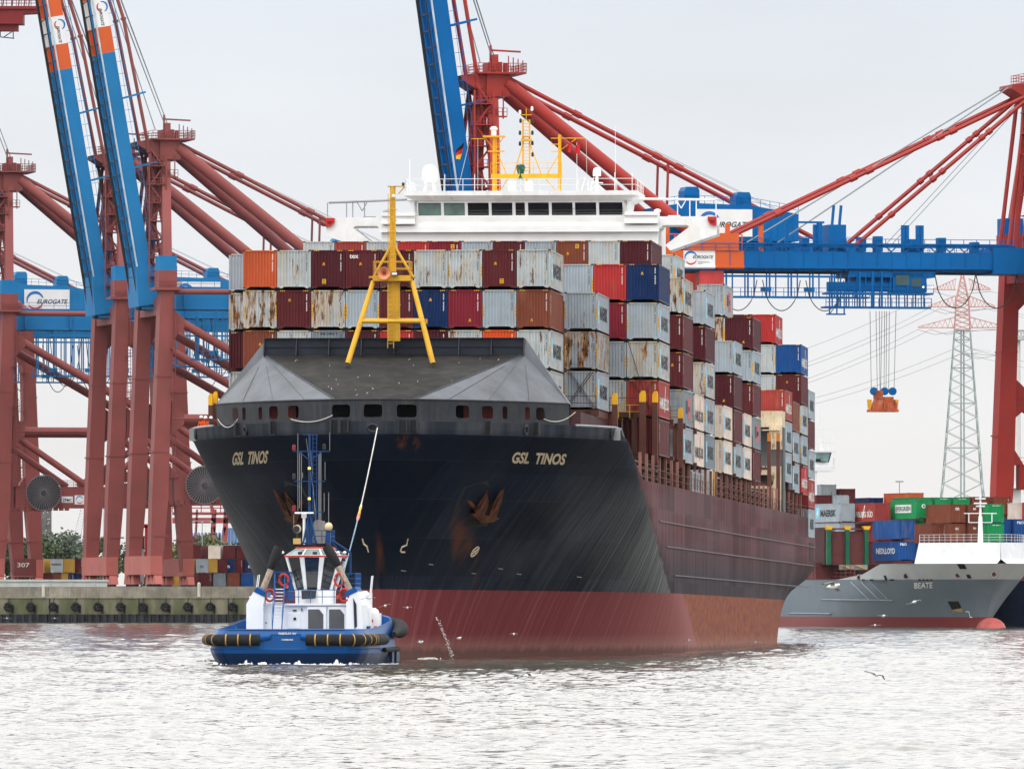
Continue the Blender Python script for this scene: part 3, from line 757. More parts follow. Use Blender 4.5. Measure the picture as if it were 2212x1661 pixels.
    for zx, zy in ((995, 935), (1095, 905), (1000, 1005), (1098, 1005), (995, 1105), (1098, 1105), (995, 1195), (1098, 1190), (1100, 1285)):
        mb = MB(); p = Q(zx, zy); mb.lathe([(.09, -.17), (.11, -.1), (.11, .1), (.06, .2)], p, 8, 1 if zy < 950 else 0); mb.build('mast_lamp', [DARK, WHITE], ship)
    mb = MB(); p = Q(1001, 1480); mb.lathe([(.30, -.1), (.26, .35), (.30, .6), (.38, .8), (.36, 1.0), (.25, 1.12), (.05, 1.15)], p, 12)
    mb.build('covered_searchlight', M('green_cover', (.012, .09, .055), .7, vary=.3, scale=3), ship, smooth=True)
    mb = MB(); p = Q(778, 1100); mb.box(p.x - .2, p.x + .2, u - .2, u + .2, pz(1130), pz(1050)); mb.box(p.x - .3, p.x + .3, u - .25, u + .25, pz(1078), pz(1062))
    for zx, zy in ((940, 1530), (1080, 1535)): q = Q(zx, 1575); mb.box(px(zx - 35), px(zx + 25), u - 1, u, zr, pz(1510))
    for zx, top in ((610, 1440), (1460, 1180), (1553, 1490), (1780, 1040), (1775, 1430), (70, 1310), (1920, 1440), (362, 1440)): mb.beam((px(zx), u + 1, zr), (px(zx), u + 1, pz(top)), .045 if top > 1200 else .03)
    mb.build('roof_fittings', WHITE, ship)
    # flags on their halyards
    def flag(pts, cols, name, label):
        mb = MB(); n = 7
        (ax, ay), (bx, by), (cx_, cy_), (dx, dy) = pts
        for k, m in enumerate(cols):
            t0, t1 = k / len(cols), (k + 1) / len(cols)
            for i in range(n):
                s0, s1 = i / n, (i + 1) / n
                def F(s, t):
                    x = (ax + (bx - ax) * s) * (1 - t) + (dx + (cx_ - dx) * s) * t; y = (ay + (by - ay) * s) * (1 - t) + (dy + (cy_ - dy) * s) * t
                    p = Q(x, y); return (p.x, p.y - 4.2 + .12 * math.sin(s * 7 + t), p.z)
                mb.face([F(s0, t0), F(s1, t0), F(s1, t1), F(s0, t1)], k)
        o = mb.build(name, [M('flag_%d_%s' % (i, name), c, .8) for i, c in enumerate(cols)], ship); o['label'] = label
    flag([(572, 1200), (500, 1270), (500, 1340), (535, 1345)], [(.01, .01, .01), (.5, .015, .02), (.75, .45, .02)], 'courtesy_flag', 'black red and gold flag')
    flag([(1487, 1228), (1520, 1222), (1528, 1295), (1490, 1300)], [(.60, .02, .03)], 'ensign', 'plain red flag')
    flag([(1428, 1215), (1455, 1195), (1450, 1290), (1422, 1285)], [(.42, .06, .05)], 'ensign', 'plain red flag')
    mb = MB(); p, q = Q(575, 1180), Q(480, 1570); mb.beam(p, q, .03); p, q = Q(1545, 1160), Q(1553, 1560); mb.beam(p, q, .03); mb.beam(Q(645, 1150), Q(645, 1580), .03); mb.build('halyard', ROPE, ship)
build_house()

BASE = 14.85
def build_deck():
    mb = MB()
    mb.box(-14.2, 14.2, 43, 277, 12.7, 14.6, 0)                     # hatch coaming
    for u in np.arange(44, 276, 3.5):
        mb.box(14.2, 14.5, u, u + .15, 12.72, 14.6, 0)
    mb.build('hatch_coaming', M('dark_primer', (.055, .016, .018), .6, streak=.3, vary=.3), ship)
    mb = MB(); mb.box(-12.2, 12.2, 30.5, 60, 15.3, 17.5); mb.build('forward_hatch', M('dark_primer', (0, 0, 0)), ship)
    me = None
    for u in np.arange(43.5, 290, 7.05):
        lo = 12.72 if u < 277 else 10.78
        if u > 276: continue
        if me is None:
            mb = MB(); mb.box(-.10, .10, -.18, .18, 0, BASE - lo - .02); me = mb.mesh('stanchion', BROWNL)
        o = obj('stanchion', me, ship); o.location = (15.62, u, lo)
    mb = MB(); mb.rail([(15.8, 44, 12.75), (15.8, 277, 12.75)], 1.05, .035, 3.55, 2); mb.build('deck_railing', BROWN, ship)
    # pipes and gear seen between the posts
    mb = MB()
    for z in (13.3, 13.9, 14.3): mb.tube((14.75, 45, z), (14.75, 276, z), .09, n=6)
    mb.build('deck_pipe', BROWN, ship)
    # gangway bundle and lifebuoys
    mb = MB()
    for i in range(8): mb.box(15.5, 15.66, 103 + i * 1.9, 104.2 + i * 1.9, 12.95, 14.25)
    mb.box(15.45, 15.68, 102.6, 118.5, 14.25, 14.4); mb.box(15.45, 15.68, 102.6, 118.5, 12.8, 12.95); mb.build('gangway', GREY, ship)
    # lashing posts with yellow heads at the bow corners
    for dx, y0, y1, u, wd in ((1328, 849, 935, 41.5, .40), (1388, 844, 1000, 58, .48), (1415, 845, 1000, 59, .42), (1470, 880, 1010, 87, .38), (455, 850, 905, 27, .30), (465, 846, 905, 28, .34)):
        a = Vector(sh(dx, y0, u)); b = Vector(sh(dx, y1, u)); mb = MB()
        mb.box(a.x - wd / 2, a.x + wd / 2, u - .3, u + .3, b.z, a.z - .85, 0); mb.box(a.x - wd / 2, a.x + wd / 2, u - .3, u + .3, a.z - .85, a.z - .25, 1)
        mb.prism([(-wd / 2, a.z - .25), (wd / 2, a.z - .25), (wd / 2 - .06, a.z), (-.05, a.z)], lambda x, y, t: (a.x + x, u + t, y), -.3, .3, 1)
        mb.build('lashing_post', [BROWN, YELB], ship)
    # cross frames between the bays
    for u, n, top in ((45.0, 10, 18.0), (59.0, 12, 18.2), (73.2, 13, 17.9), (87.3, 13, 17.9), (101.4, 13, 17.8), (154.2, 13, 17.8), (182.6, 13, 17.8), (248.6, 13, 17.8), (264, 13, 17.8)):
        half = n * 2.452 / 2; mb = MB()
        zb = 15.3 if u < 40 else 12.75
        for i in range(n + 1):
            v = -half + i * 2.452
            v = max(-half + .5, min(half - .6, v))
            if i in (0, 1, n - 1, n) or i % 3 == 0: mb.box(v - .18, v + .18, u, u + .8, zb, top)
        mb.box(-half - .2, half + .2, u, u + .8, top - .45, top); mb.box(-half - .2, half + .2, u, u + .8, BASE - .1, BASE + .2)
        mb.rail([(-half, u, top), (half, u, top)], 1.0, .05, 2.45)
        mb.build('lashing_bridge', BROWN, ship)
    # yellow rails and gear near the third bay
    mb = MB(); a = Vector(sh(1262, 884, 60)); b = Vector(sh(1345, 884, 60)); mb.rail([(a.x, 59.5, a.z - 1), (b.x, 59.5, a.z - 1)], 1.0, .06, 1.2); a = Vector(sh(1337, 875, 59)); b = Vector(sh(1385, 875, 59)); mb.rail([(a.x, 58.5, a.z - 1), (b.x, 58.5, a.z - 1)], 1.0, .06, 1.0)
    mb.build('yellow_railing', YEL, ship)
    # white stores tower by the accommodation, seen from the side
    mb = MB(); mb.box(12.5, 15.4, 131.3, 134, 12.75, 19.4, 0); mb.box(13, 15.3, 131, 134.4, 19.4, 19.8, 0); mb.ladder((14.6, 130.8, 19.8), (14.6, 130.8, 27.5), .6, .09, .4); mb.rail([(13, 131, 23), (15.4, 131, 23), (15.4, 134, 23)], 1.1, .07, 1)
    mb.box(13.9, 14.9, 131.3, 132.4, 19.8, 24, 0); mb.beam((14.3, 130.9, 27.5), (15.3, 130.9, 27.5), .1); mb.beam((15.2, 130.9, 27.5), (15.2, 130.9, 25.8), .08)
    mb.build('provision_crane', WHITED, ship)
    mb = MB(); mb.tube((15.3, 136, 12.8), (15.3, 136, 15.6), .16); mb.beam((15.3, 136.2, 15.6), (15.2, 139, 16.6), .22); mb.build('davit', YEL, ship)
    # engine casing
    mb = MB(); z1 = sx(1930, 1029, 234).z; x1 = sx(1960, 1029, 234).x; x0 = -11
    mb.box(x0, x1, 231, 236, z1 - 1.5, z1, 0); mb.box(x0, x1, 233, 236.2, 12.75, z1 - 1.5, 1)
    mb.box(x0, x1 - .5, 231.5, 233, 16.2, 17.0, 0); mb.box(x1 - 1.0, x1 - .2, 231.4, 233, 12.75, 17.0, 0)
    mb.box(x0, x1 - .6, 231.3, 231.9, 14.9, 15.15, 0)
    mb.box(x1 - 1.2, x1, 230.2, 231, z1 - 3.6, z1 - 1.4, 0); mb.beam((x1 - .2, 230.1, z1 - 1.8), (x1 - 1.9, 230.1, z1 - 1.8), .12)
    mb.build('engine_casing', [M('stained_cream', (.62, .52, .36), .5, rust=.45, grime=.3), M('dim_grey_wall', (.10, .105, .11), .6, streak=.4)], ship)
    mb = MB()
    for zx in (1205, 1280):
        p = sx(1560 + zx / 3.322, 1090, 228); mb.box(p.x - .17, p.x + .17, 227.7, 228.3, 12.75, p.z - .5, 0); mb.box(p.x - .15, p.x + .15, 227.6, 228.2, p.z - .5, p.z + .3, 1)
    for z in (15.2, 16.6): mb.box(x0, x1 - 1, 228.4, 228.6, z, z + .25, 0)
    mb.build('casing_frame', [BROWN, M('rust_orange', (.45, .16, .03), .6, rust=.3)], ship)
    for u0, u1 in ((279.5, 281.2), (282, 283.4), (284.6, 286)):
        mb = MB(); mb.box(15.7, 15.98, u0, u1, 8.5, 10.3); mb.build('mooring_opening', BLACK, ship)
build_deck()

# ------------------------------------------------------------------ containers
CW, CL, CH, TP, VP = 2.455, 12.19, 2.83, 2.93, 2.51
ROW0 = {10: -12.68, 12: -15.32, 13: 15.94 - 13 * 2.51}      # starboard edge of the rows of a bay
CCOL = {
    'grey': (.34, .39, .43), 'pale grey': (.44, .475, .48), 'maroon': (.105, .019, .023), 'dark maroon': (.075, .014, .020), 'brown': (.20, .055, .030),
    'red': (.42, .035, .035), 'dull red': (.33, .050, .042), 'orange': (.50, .095, .035), 'bright orange': (.60, .08, .02), 'crimson': (.21, .020, .034),
    'navy': (.008, .026, .095), 'blue': (.012, .075, .26), 'cream': (.70, .60, .52), 'green': (.012, .26, .085), 'yellow': (.50, .30, .06), 'slate': (.20, .24, .27)}
def cmat(col, rust): return M('container_%s_%d' % (col.replace(' ', '_'), int(rust * 100)), CCOL[col], .42, vary=.10, scale=.5, streak=.18 + .2 * rust, rust=rust, grime=.08 + .4 * rust, spec=.08)
_cm = {}
def container_mesh(col, rust, door=False, stripes=True):
    k = (col, rust, door, stripes)
    if k in _cm: return _cm[k]
    mb = MB(); h = CW / 2; zb, zt = .15, CH - .10
    def wall(n, f, x0, x1, dep):
        """trapezoidal corrugation from x0 to x1; f(x, d, z)"""
        p = (x1 - x0) / n; prof = []
        for i in range(n):
            a = x0 + i * p; prof += [(a, 0), (a + p * .36, 0), (a + p * .5, dep), (a + p * .86, dep)]
        prof.append((x1, 0))
        for (a, d), (b, e) in zip(prof[:-1], prof[1:]): mb.face([f(a, d, zb), f(b, e, zb), f(b, e, zt), f(a, d, zt)], 0)
    if door:
        mb.face([(-h + .1, .05, zb), (h - .1, .05, zb), (h - .1, .05, zt), (-h + .1, .05, zt)], 0)
        for x in (-.85, -.35, .35, .85): mb.tube((x, .02, zb + .05), (x, .02, zt - .05), .035, n=5)
        for z in (.9, 1.5, 2.1): mb.box(-1.0, 1.0, .028, .045, z, z + .03)
        mb.box(-.02, .02, .02, .06, zb, zt, 1)
    else: wall(10, lambda x, d, z: (x, .04 + d, z), -h + .1, h - .1, .055)
    wall(34, lambda y, d, z: (h - .03 - d, y, z), .1, CL - .1, .04)
    wall(34, lambda y, d, z: (-h + .03 + d, CL - y, z), .1, CL - .1, .04)
    mb.face([(h - .1, CL - .04, zb), (-h + .1, CL - .04, zb), (-h + .1, CL - .04, zt), (h - .1, CL - .04, zt)], 0)
    mb.face([(-h + .02, .02, CH - .03), (h - .02, .02, CH - .03), (h - .02, CL - .02, CH - .03), (-h + .02, CL - .02, CH - .03)], 0)
    mb.face([(-h + .02, .08, .10), (-h + .02, CL - .08, .10), (h - .02, CL - .08, .10), (h - .02, .08, .10)], 1)
    for sx_ in (-1, 1):
        for y0, y1 in ((0, .13), (CL - .13, CL)):
            a, b = sorted((sx_ * (h - .11), sx_ * h)); mb.box(a, b, y0, y1, .11, CH - .11, 0)
            a, b = sorted((sx_ * (h - .16), sx_ * (h + .003)))
            mb.box(a, b, y0 - .003 if y0 == 0 else y0 - .04, y1 + .04 if y0 == 0 else y1 + .003, 0, .11, 1); mb.box(a, b, y0 - .003 if y0 == 0 else y0 - .04, y1 + .04 if y0 == 0 else y1 + .003, CH - .11, CH, 1)
        a, b = sorted((sx_ * (h - .07), sx_ * (h - .002))); mb.box(a, b, .13, CL - .13, .05, .15, 0); mb.box(a, b, .13, CL - .13, zt - .02, CH - .02, 0)
    for y0, y1 in ((.005, .10), (CL - .1, CL - .005)): mb.box(-h + .11, h - .11, y0, y1, zt - .02, CH - .025, 0)
    # bottom end rail, arched up between the corners
    mb.prism([(-h + .11, .03), (-h + .35, .03), (-h + .5, .145), (h - .5, .145), (h - .35, .03), (h - .11, .03), (h - .11, .18), (-h + .11, .18)], lambda x, z, t: (x, t, z), .006, .09, 0)
    if stripes:
        for s in (-1, 1):
            for i in range(3):
                x = s * (h - .25 - i * .13); mb.face([(x - .05, .002, zt + .0), (x + .02, .002, zt + .0), (x + .05, .002, CH - .03), (x - .02, .002, CH - .03)], 2)
    me = mb.mesh('shipping_container', [cmat(col, rust), DARK, YELB]); _cm[k] = me; return me
_mk = {}
def mark_mesh(kind, dark):
    k = (kind, dark)
    if k in _mk: return _mk[k]
    mb = MB(); h = CW / 2; ink = INK if dark else INKW; mats = [ink, SKYB, LOGOR, YELB]
    kind_, _, arg = kind.partition(':')
    rr = random.Random(hash(kind) % 97 if False else len(kind) * 7)
    if kind_ == 'code':
        z = CH - .32; n = 0
        while n < 12:
            hh = .075; x = h - .34
            if n not in (4, 11): mb.face([(x, .036, z - hh), (x + .055, .036, z - hh), (x + .055, .036, z), (x, .036, z)]); mb.face([(x + .07, .036, z - hh * .7), (x + .085, .036, z - hh * .7), (x + .085, .036, z), (x + .07, .036, z)])
            z -= .115; n += 1
    elif kind_ == 'strip':
        x = -.55
        for i in range(13):
            if i not in (4, 11): mb.face([(x, .036, CH - .32), (x + .07, .036, CH - .32), (x + .07, .036, CH - .22), (x, .036, CH - .22)])
            x += .095
    elif kind_ == 'edge':
        for s in (-1, 1):
            x = s * (h - .055); mb.face([(x - .045, -.004, .75), (x + .045, -.004, .75), (x + .045, -.004, 1.75), (x - .045, -.004, 1.75)], 3); 
            for z in (.95, 1.2, 1.45): mb.face([(x - .02, -.006, z), (x + .02, -.006, z), (x + .02, -.006, z + .10), (x - .02, -.006, z + .10)], 0)
    elif kind_ in ('right', 'left'):
        sg = 1 if kind_ == 'right' else -1
        F = (lambda x, z: (h - .018, x, z)) if sg > 0 else (lambda x, z: (-h + .018, CL - x, z))
        txt = arg
        if txt == 'MAERSK':
            for i in range(1):
                mb.face([F(.7, .55), F(2.3, .55), F(2.3, 2.25), F(.7, 2.25)], 1)
            c = (1.5, 1.4); pts = []
            for i in range(14):
                a = math.pi / 2 + i * math.pi / 7; r = .62 if i % 2 == 0 else .22; pts.append((c[0] + r * math.cos(a), c[1] + r * math.sin(a)))
            mb.face([(F(*p)[0] + sg * .012, F(*p)[1], F(*p)[2]) for p in pts], 0 if not dark else 4)
            add_text(mb, txt, lambda x, y: F(2.9 + x, .85 + y), 1.05, 7.6, 0, .045)
        elif txt == 'HAMBURG SUD':
            add_text(mb, 'HAMBURG SÜD', lambda x, y: F(1.0 + x, .7 + y), 1.05, 10.2, 0, .02)
            mb.prism([(6.2, .5), (6.5, .5), (7.6, 2.5), (7.2, 2.5)], lambda x, y, t: (F(x, y)[0] + sg * t, F(x, y)[1], F(x, y)[2]), .004, .012, 0 if not dark else 2)
        elif txt == 'SAF':
            mb.face([F(3.6, 1.0), F(5.6, 1.0), F(5.6, 2.0), F(3.6, 2.0)], 0); mb.face([F(5.8, .6), F(9, .6), F(9, 2.3), F(5.8, 2.3)], 2); mb.face([F(6.2, 1.2), F(8.6, 1.2), F(8.6, 1.6), F(6.2, 1.6)], 0)
        elif txt == 'EVERGREEN':
            mb.face([F(2.3, .95), F(9.9, .95), F(9.9, 2.15), F(2.3, 2.15)], 0)
            mb.m[-1] = 0; n0 = len(mb.f); add_text(mb, txt, lambda x, y: (F(2.6 + x, 1.2 + y)[0] + sg * .012,) + tuple(F(2.6 + x, 1.2 + y))[1:], .7, 7.0, 5, .03)
        elif txt == 'small': add_text(mb, 'tex', lambda x, y: F(.5 + x, 1.9 + y), .3, None, 0, .02)
        else: add_text(mb, txt, lambda x, y: F(1.6 + x, 1.0 + y), .85, 8.8, 0, .03)
    elif kind_ == 'front':
        tx, size, x0, z0 = arg.split(','); add_text(mb, tx, lambda x, y: (float(x0) + x, .034, float(z0) + y), float(size), None, 0, .02)
    elif kind_ == 'ring':
        arc(mb, lambda x, y: (x, .034, y), .0, 1.9, .24, .16, 0, 359, 0, 20)
    elif kind_ == 'sidecode':
        z = CH - .4
        for i in range(11):
            if i != 4: mb.face([(h - .018, .45, z - .08), (h - .018, .62, z - .08), (h - .018, .62, z), (h - .018, .45, z)])
            z -= .125
    mats += [WHITE, M('dark_green_ink', (.01, .10, .04), .6)]
    me = mb.mesh('lettering', mats); _mk[k] = me; return me
_ws = {}
def sign_mesh(kind):
    if kind in _ws: return _ws[kind]
    mb = MB()
    if kind == 'tri': mb.face([(-.10, .034, 0), (.10, .034, 0), (.04, .034, .2), (-.04, .034, .2)], 0); mb.face([(-.05, .032, .03), (.05, .032, .03), (0, .032, .13)], 1)
    else: mb.face([(-.14, .034, 0), (.14, .034, 0), (.14, .034, .34), (-.14, .034, .34)], 0); mb.face([(-.09, .032, .06), (.09, .032, .06), (.09, .032, .12), (-.09, .032, .12)], 1); mb.face([(-.09, .032, .2), (.06, .032, .2), (.06, .032, .28), (-.09, .032, .28)], 1)
    me = mb.mesh('warning_sign', [YELB, DARK]); _ws[kind] = me; return me
_rv = random.Random(8)
def container(M4, col, rust, label, group, marks=(), signs=(), door=False, stripes=True):
    rust = round(rust * _rv.uniform(.82, 1.12), 2) if rust > .2 else rust
    o = obj('shipping_container', container_mesh(col, rust, door, stripes))
    o.matrix_world = M4; tag(o, label, 'container', group)
    for k in marks: 
        dark = col in ('grey', 'pale grey', 'cream', 'slate')
        if col == 'cream' and k == 'right:HAMBURG SUD': c = obj('side_lettering', mark_mesh(k, True), o)
        else: c = obj('side_lettering' if k.split(':')[0] in ('right', 'left') else 'code_strip' if k.split(':')[0] in ('code', 'sidecode', 'strip') else 'front_lettering', mark_mesh(k, dark), o)
    for kind, x, z in signs:
        c = obj('warning_sign', sign_mesh(kind), o); c.location = (x, 0, z)
    return o
ORD = ['first', 'second', 'third', 'fourth', 'fifth', 'sixth', 'seventh', 'eighth', 'ninth', 'tenth', 'eleventh', 'twelfth', 'thirteenth']
NUM = ['one', 'two', 'three', 'four', 'five', 'six']
def rustword(r): return '' if r < .12 else 'rust-flecked ' if r < .45 else 'rusty ' if r < .75 else 'rusted '
def ship_box(u, n, k, zbot): return SHIP_M @ Matrix.Translation((ROW0[n] + (k + .5) * VP, u, zbot))
GRP = 'containers stacked on the container ship'
def code_for(col): return ['code']
def sgn(rr):
    return [('tri', rr.uniform(-.5, .4), rr.choice([.5, 1.7, 2.0]))] + ([('sq', rr.uniform(-.4, .6), rr.choice([.35, 2.2]))] if rr.random() < .4 else [])
def load_ship():
    rr = random.Random(11)
    def add(u, n, k, zb, col, rust, pos, marks=None, door=False):
        marks = list(marks or [])
        if not door: marks.append('code')
        if col in ('grey', 'pale grey') and rr.random() < .75 and not door: marks.append('edge')
        si = sgn(rr) if col in ('maroon', 'dark maroon', 'brown', 'navy', 'crimson') and not door else []
        return container(ship_box(u, n, k, zb), col, rust, '%s%s container, %s' % (rustword(rust), col, pos), GRP, marks, si, door)
    # foremost bay: nine columns, three tiers (the fourth shows at the right edge)
    B1 = [[('orange', .05), ('pale grey', .95), ('brown', .05)], [('pale grey', .3), ('maroon', 0), ('pale grey', .45)], [('dark maroon', 0), ('pale grey', .7), ('slate', .1)],
          [('maroon', 0), ('grey', .08), ('dark maroon', 0)], [('dark maroon', .05), ('maroon', 0), ('red', 0)], [('pale grey', .5), ('navy', 0), ('dark maroon', 0)],
          [('pale grey', .5), ('crimson', 0), ('pale grey', .4)], [('maroon', 0), ('grey', .05), ('bright orange', 0)], [('pale grey', .55), ('brown', .05), ('pale grey', .4)]]
    top = 29.5
    for k, cl in enumerate(B1):
        for t, (c, r) in enumerate(cl):
            mk = []
            if k == 3 and t == 0: mk.append('front:tex,.30,-.95,2.2')
            if k == 2 and t == 2: mk.append('strip')
            if k == 8: mk.append('right:MAERSK' if t != 1 else 'sidecode')
            add(32.1, 10, k, top - TP * (t + 1) + .0, c, r, '%s, %s from the left in the foremost bay' % (('top tier', 'second tier down', 'third tier down')[t], ORD[k]), mk)
    add(32.1, 10, 8, top - TP * 4, 'pale grey', .5, 'fourth tier down, right-hand edge of the foremost bay', ['right:MAERSK'])
    mb = MB(); mb.box(-12.2, 9.7, 32.4, 44, 17.5, top - TP * 3 - .01 - .0); 
    mb2 = MB(); mb2.box(-12.2, 7.2, 32.6, 44, 17.5, top - TP * 3 - .03); mb2.box(7.2, 9.6, 32.6, 44, 17.5, top - TP * 4 - .03); mb2.build('cell_guide', BROWN, ship)
    # second bay
    top = 29.8
    for t, (c, r) in enumerate((('grey', .05), ('pale grey', .85), ('dark maroon', 0), ('pale grey', .3))):
        add(46.2, 12, 0, top - TP * (t + 1), c, r, '%s, left edge behind the foremost bay' % ('top tier', 'second tier down', 'third tier down', 'fourth tier down')[t])
    for t, (c, r) in enumerate((('grey', .3), ('grey', .7), ('grey', .35))):
        add(46.2, 12, 10, top - TP * (t + 2), c, r, '%s, right-hand edge of the second bay' % ('top tier', 'middle tier', 'bottom tier')[t], ['right:MAERSK'] if t != 1 else ['sidecode'])
    mb = MB(); mb.box(-14.7, 12.2, 46.6, 58, 17.4, top - TP * 4 - .03); mb.build('cell_guide', BROWN, ship)
    # third bay, port part
    def stack(u, k, items, bayname, zb=BASE, n=13):
        for t, (c, r, mk, *d) in items.items():
            edge = 'right edge' if k == n - 1 else ('second column from right' if k == n - 2 else 'third column from right')
            add(u, n, k, zb + TP * (t - 1), c, r, 'tier %s, %s, %s' % (NUM[t - 1], edge, bayname.replace('the ', '')), mk, bool(d))
    MK, HS, SF, SCODE = ['right:MAERSK'], ['right:HAMBURG SUD'], ['right:SAF'], ['sidecode']
    stack(60.3, 10, {5: ('grey', .05, [])}, 'the third bay')
    stack(60.3, 11, {5: ('red', .03, []), 4: ('crimson', 0, []), 3: ('grey', .15, []), 2: ('pale grey', .35, []), 1: ('dark maroon', .05, [])}, 'the third bay')
    stack(60.3, 12, {5: ('navy', 0, []), 4: ('grey', .12, MK), 3: ('pale grey', .6, MK), 2: ('dull red', .05, HS), 1: ('maroon', .05, SCODE)}, 'the third bay')
    mb = MB(); mb.box(-15.9, 10.9, 60.8, 72, 14.6, BASE + TP * 4 - .03); mb.build('cell_guide', BROWN, ship)
    # fourth stack: the long top row in front of the bridge
    row = [('pale grey', .35), ('dull red', .05), ('pale grey', .3), ('red', 0), ('crimson', 0), ('grey', .05), ('maroon', 0), ('grey', .35), ('brown', 0), ('pale grey', .25), ('dark maroon', 0)]
    for i, (c, r) in enumerate(row):
        add(88.5, 13, i + 1, BASE + TP * 5, c, r, '%s from the left in the top row before the bridge' % ORD[i], SCODE if i == 10 else [])
    mb = MB(); mb.box(-13.4, 13.4, 89, 100, 14.6, BASE + TP * 5 - .03); mb.build('cell_guide', BROWN, ship)
    stack(88.5, 12, {5: ('pale grey', .8, MK), 4: ('maroon', 0, SCODE), 3: ('maroon', 0, SCODE), 2: ('slate', .25, SF, 1), 1: ('grey', .3, MK)}, 'the fourth stack from the bow')
    stack(102.6, 12, {2: ('cream', .08, HS), 1: ('cream', .05, HS)}, 'the fifth stack from the bow')
    stack(116.7, 11, {6: ('pale grey', .3, MK)}, 'the stack just before the bridge')
    stack(116.7, 12, {5: ('grey', .08, MK, 1), 4: ('dark maroon', 0, SCODE), 3: ('pale grey', .55, MK), 2: ('grey', .45, MK), 1: ('slate', .1, MK)}, 'the stack just before the bridge')
    mb = MB(); mb.box(10.9, 13.3, 117.2, 128.5, 14.6, BASE + TP * 5 - .03); mb.build('cell_guide', BROWN, ship)
    stack(141.0, 12, {2: ('cream', .12, MK), 1: ('cream', .05, MK)}, 'the first stack aft of the bridge')
    stack(155.6, 12, {4: ('grey', .08, MK), 3: ('dark maroon', 0, SCODE), 2: ('maroon', 0, SCODE), 1: ('grey', .25, MK)}, 'the second stack aft of the bridge')
    stack(169.6, 12, {2: ('cream', .15, MK), 1: ('cream', .08, MK)}, 'the third stack aft of the bridge')
    stack(183.9, 11, {6: ('grey', .4, SF), 5: ('pale grey', .85, [])}, 'the fourth stack aft of the bridge')
    stack(183.9, 12, {5: ('dark maroon', 0, SCODE), 4: ('grey', .12, MK), 3: ('maroon', 0, SCODE), 2: ('slate', .1, SF), 1: ('maroon', 0, SCODE)}, 'the fourth stack aft of the bridge')
    mb = MB(); mb.box(10.9, 13.3, 184.3, 195.6, 14.6, BASE + TP * 4 - .03); mb.build('cell_guide', BROWN, ship)
    stack(236.7, 12, {3: ('dull red', .1, HS), 2: ('grey', .15, MK), 1: ('grey', .1, MK)}, 'the fifth stack aft of the bridge', 15.6)
    stack(249.7, 12, {3: ('brown', .05, []), 2: ('grey', .1, MK), 1: ('grey', .12, MK)}, 'the sixth stack aft of the bridge')
    stack(265.3, 10, {6: ('maroon', 0, [])}, 'the seventh stack aft of the bridge')
    stack(265.3, 11, {6: ('red', 0, HS), 5: ('pale grey', .2, []), 4: ('pale grey', .05, [])}, 'the seventh stack aft of the bridge')
    stack(265.3, 12, {5: ('blue', .05, HS), 4: ('maroon', 0, []), 3: ('pale grey', .5, MK), 2: ('grey', .3, MK), 1: ('red', 0, HS)}, 'the seventh stack aft of the bridge')
    mb = MB(); mb.box(8.5, 10.9, 265.8, 277, 14.6, BASE + TP * 5 - .03); mb.box(10.95, 13.3, 265.8, 277, 14.6, BASE + TP * 3 - .03); mb.build('cell_guide', BROWN, ship)
    stack(278.6, 12, {5: ('grey', .05, MK), 4: ('maroon', 0, SCODE), 3: ('grey', .12, MK), 2: ('dull red', 0, HS), 1: ('grey', .1, MK)}, 'the rearmost stack', 10.8)
    # lashing rods
    mb = MB()
    for u, n, k, zb in ((46.2, 12, 10, 29.8 - 4 * TP), (60.3, 13, 12, BASE + TP)):
        xl = ROW0[n] + k * VP
        for a, b in ((.1, 2.0), (2.35, .45), (.25, 2.2), (2.2, .3)): mb.beam((xl + a, u - .12, zb + .1), (xl + b, u - .12, zb + TP * .95), .045)
    mb.beam((ROW0[13] + 12 * VP + .1, 60.1, BASE + TP * 3), (ROW0[13] + 12 * VP + 1.9, 60.1, BASE + TP * 1), .05)
    mb.build('lashing_rod', DARK, ship)
load_ship()
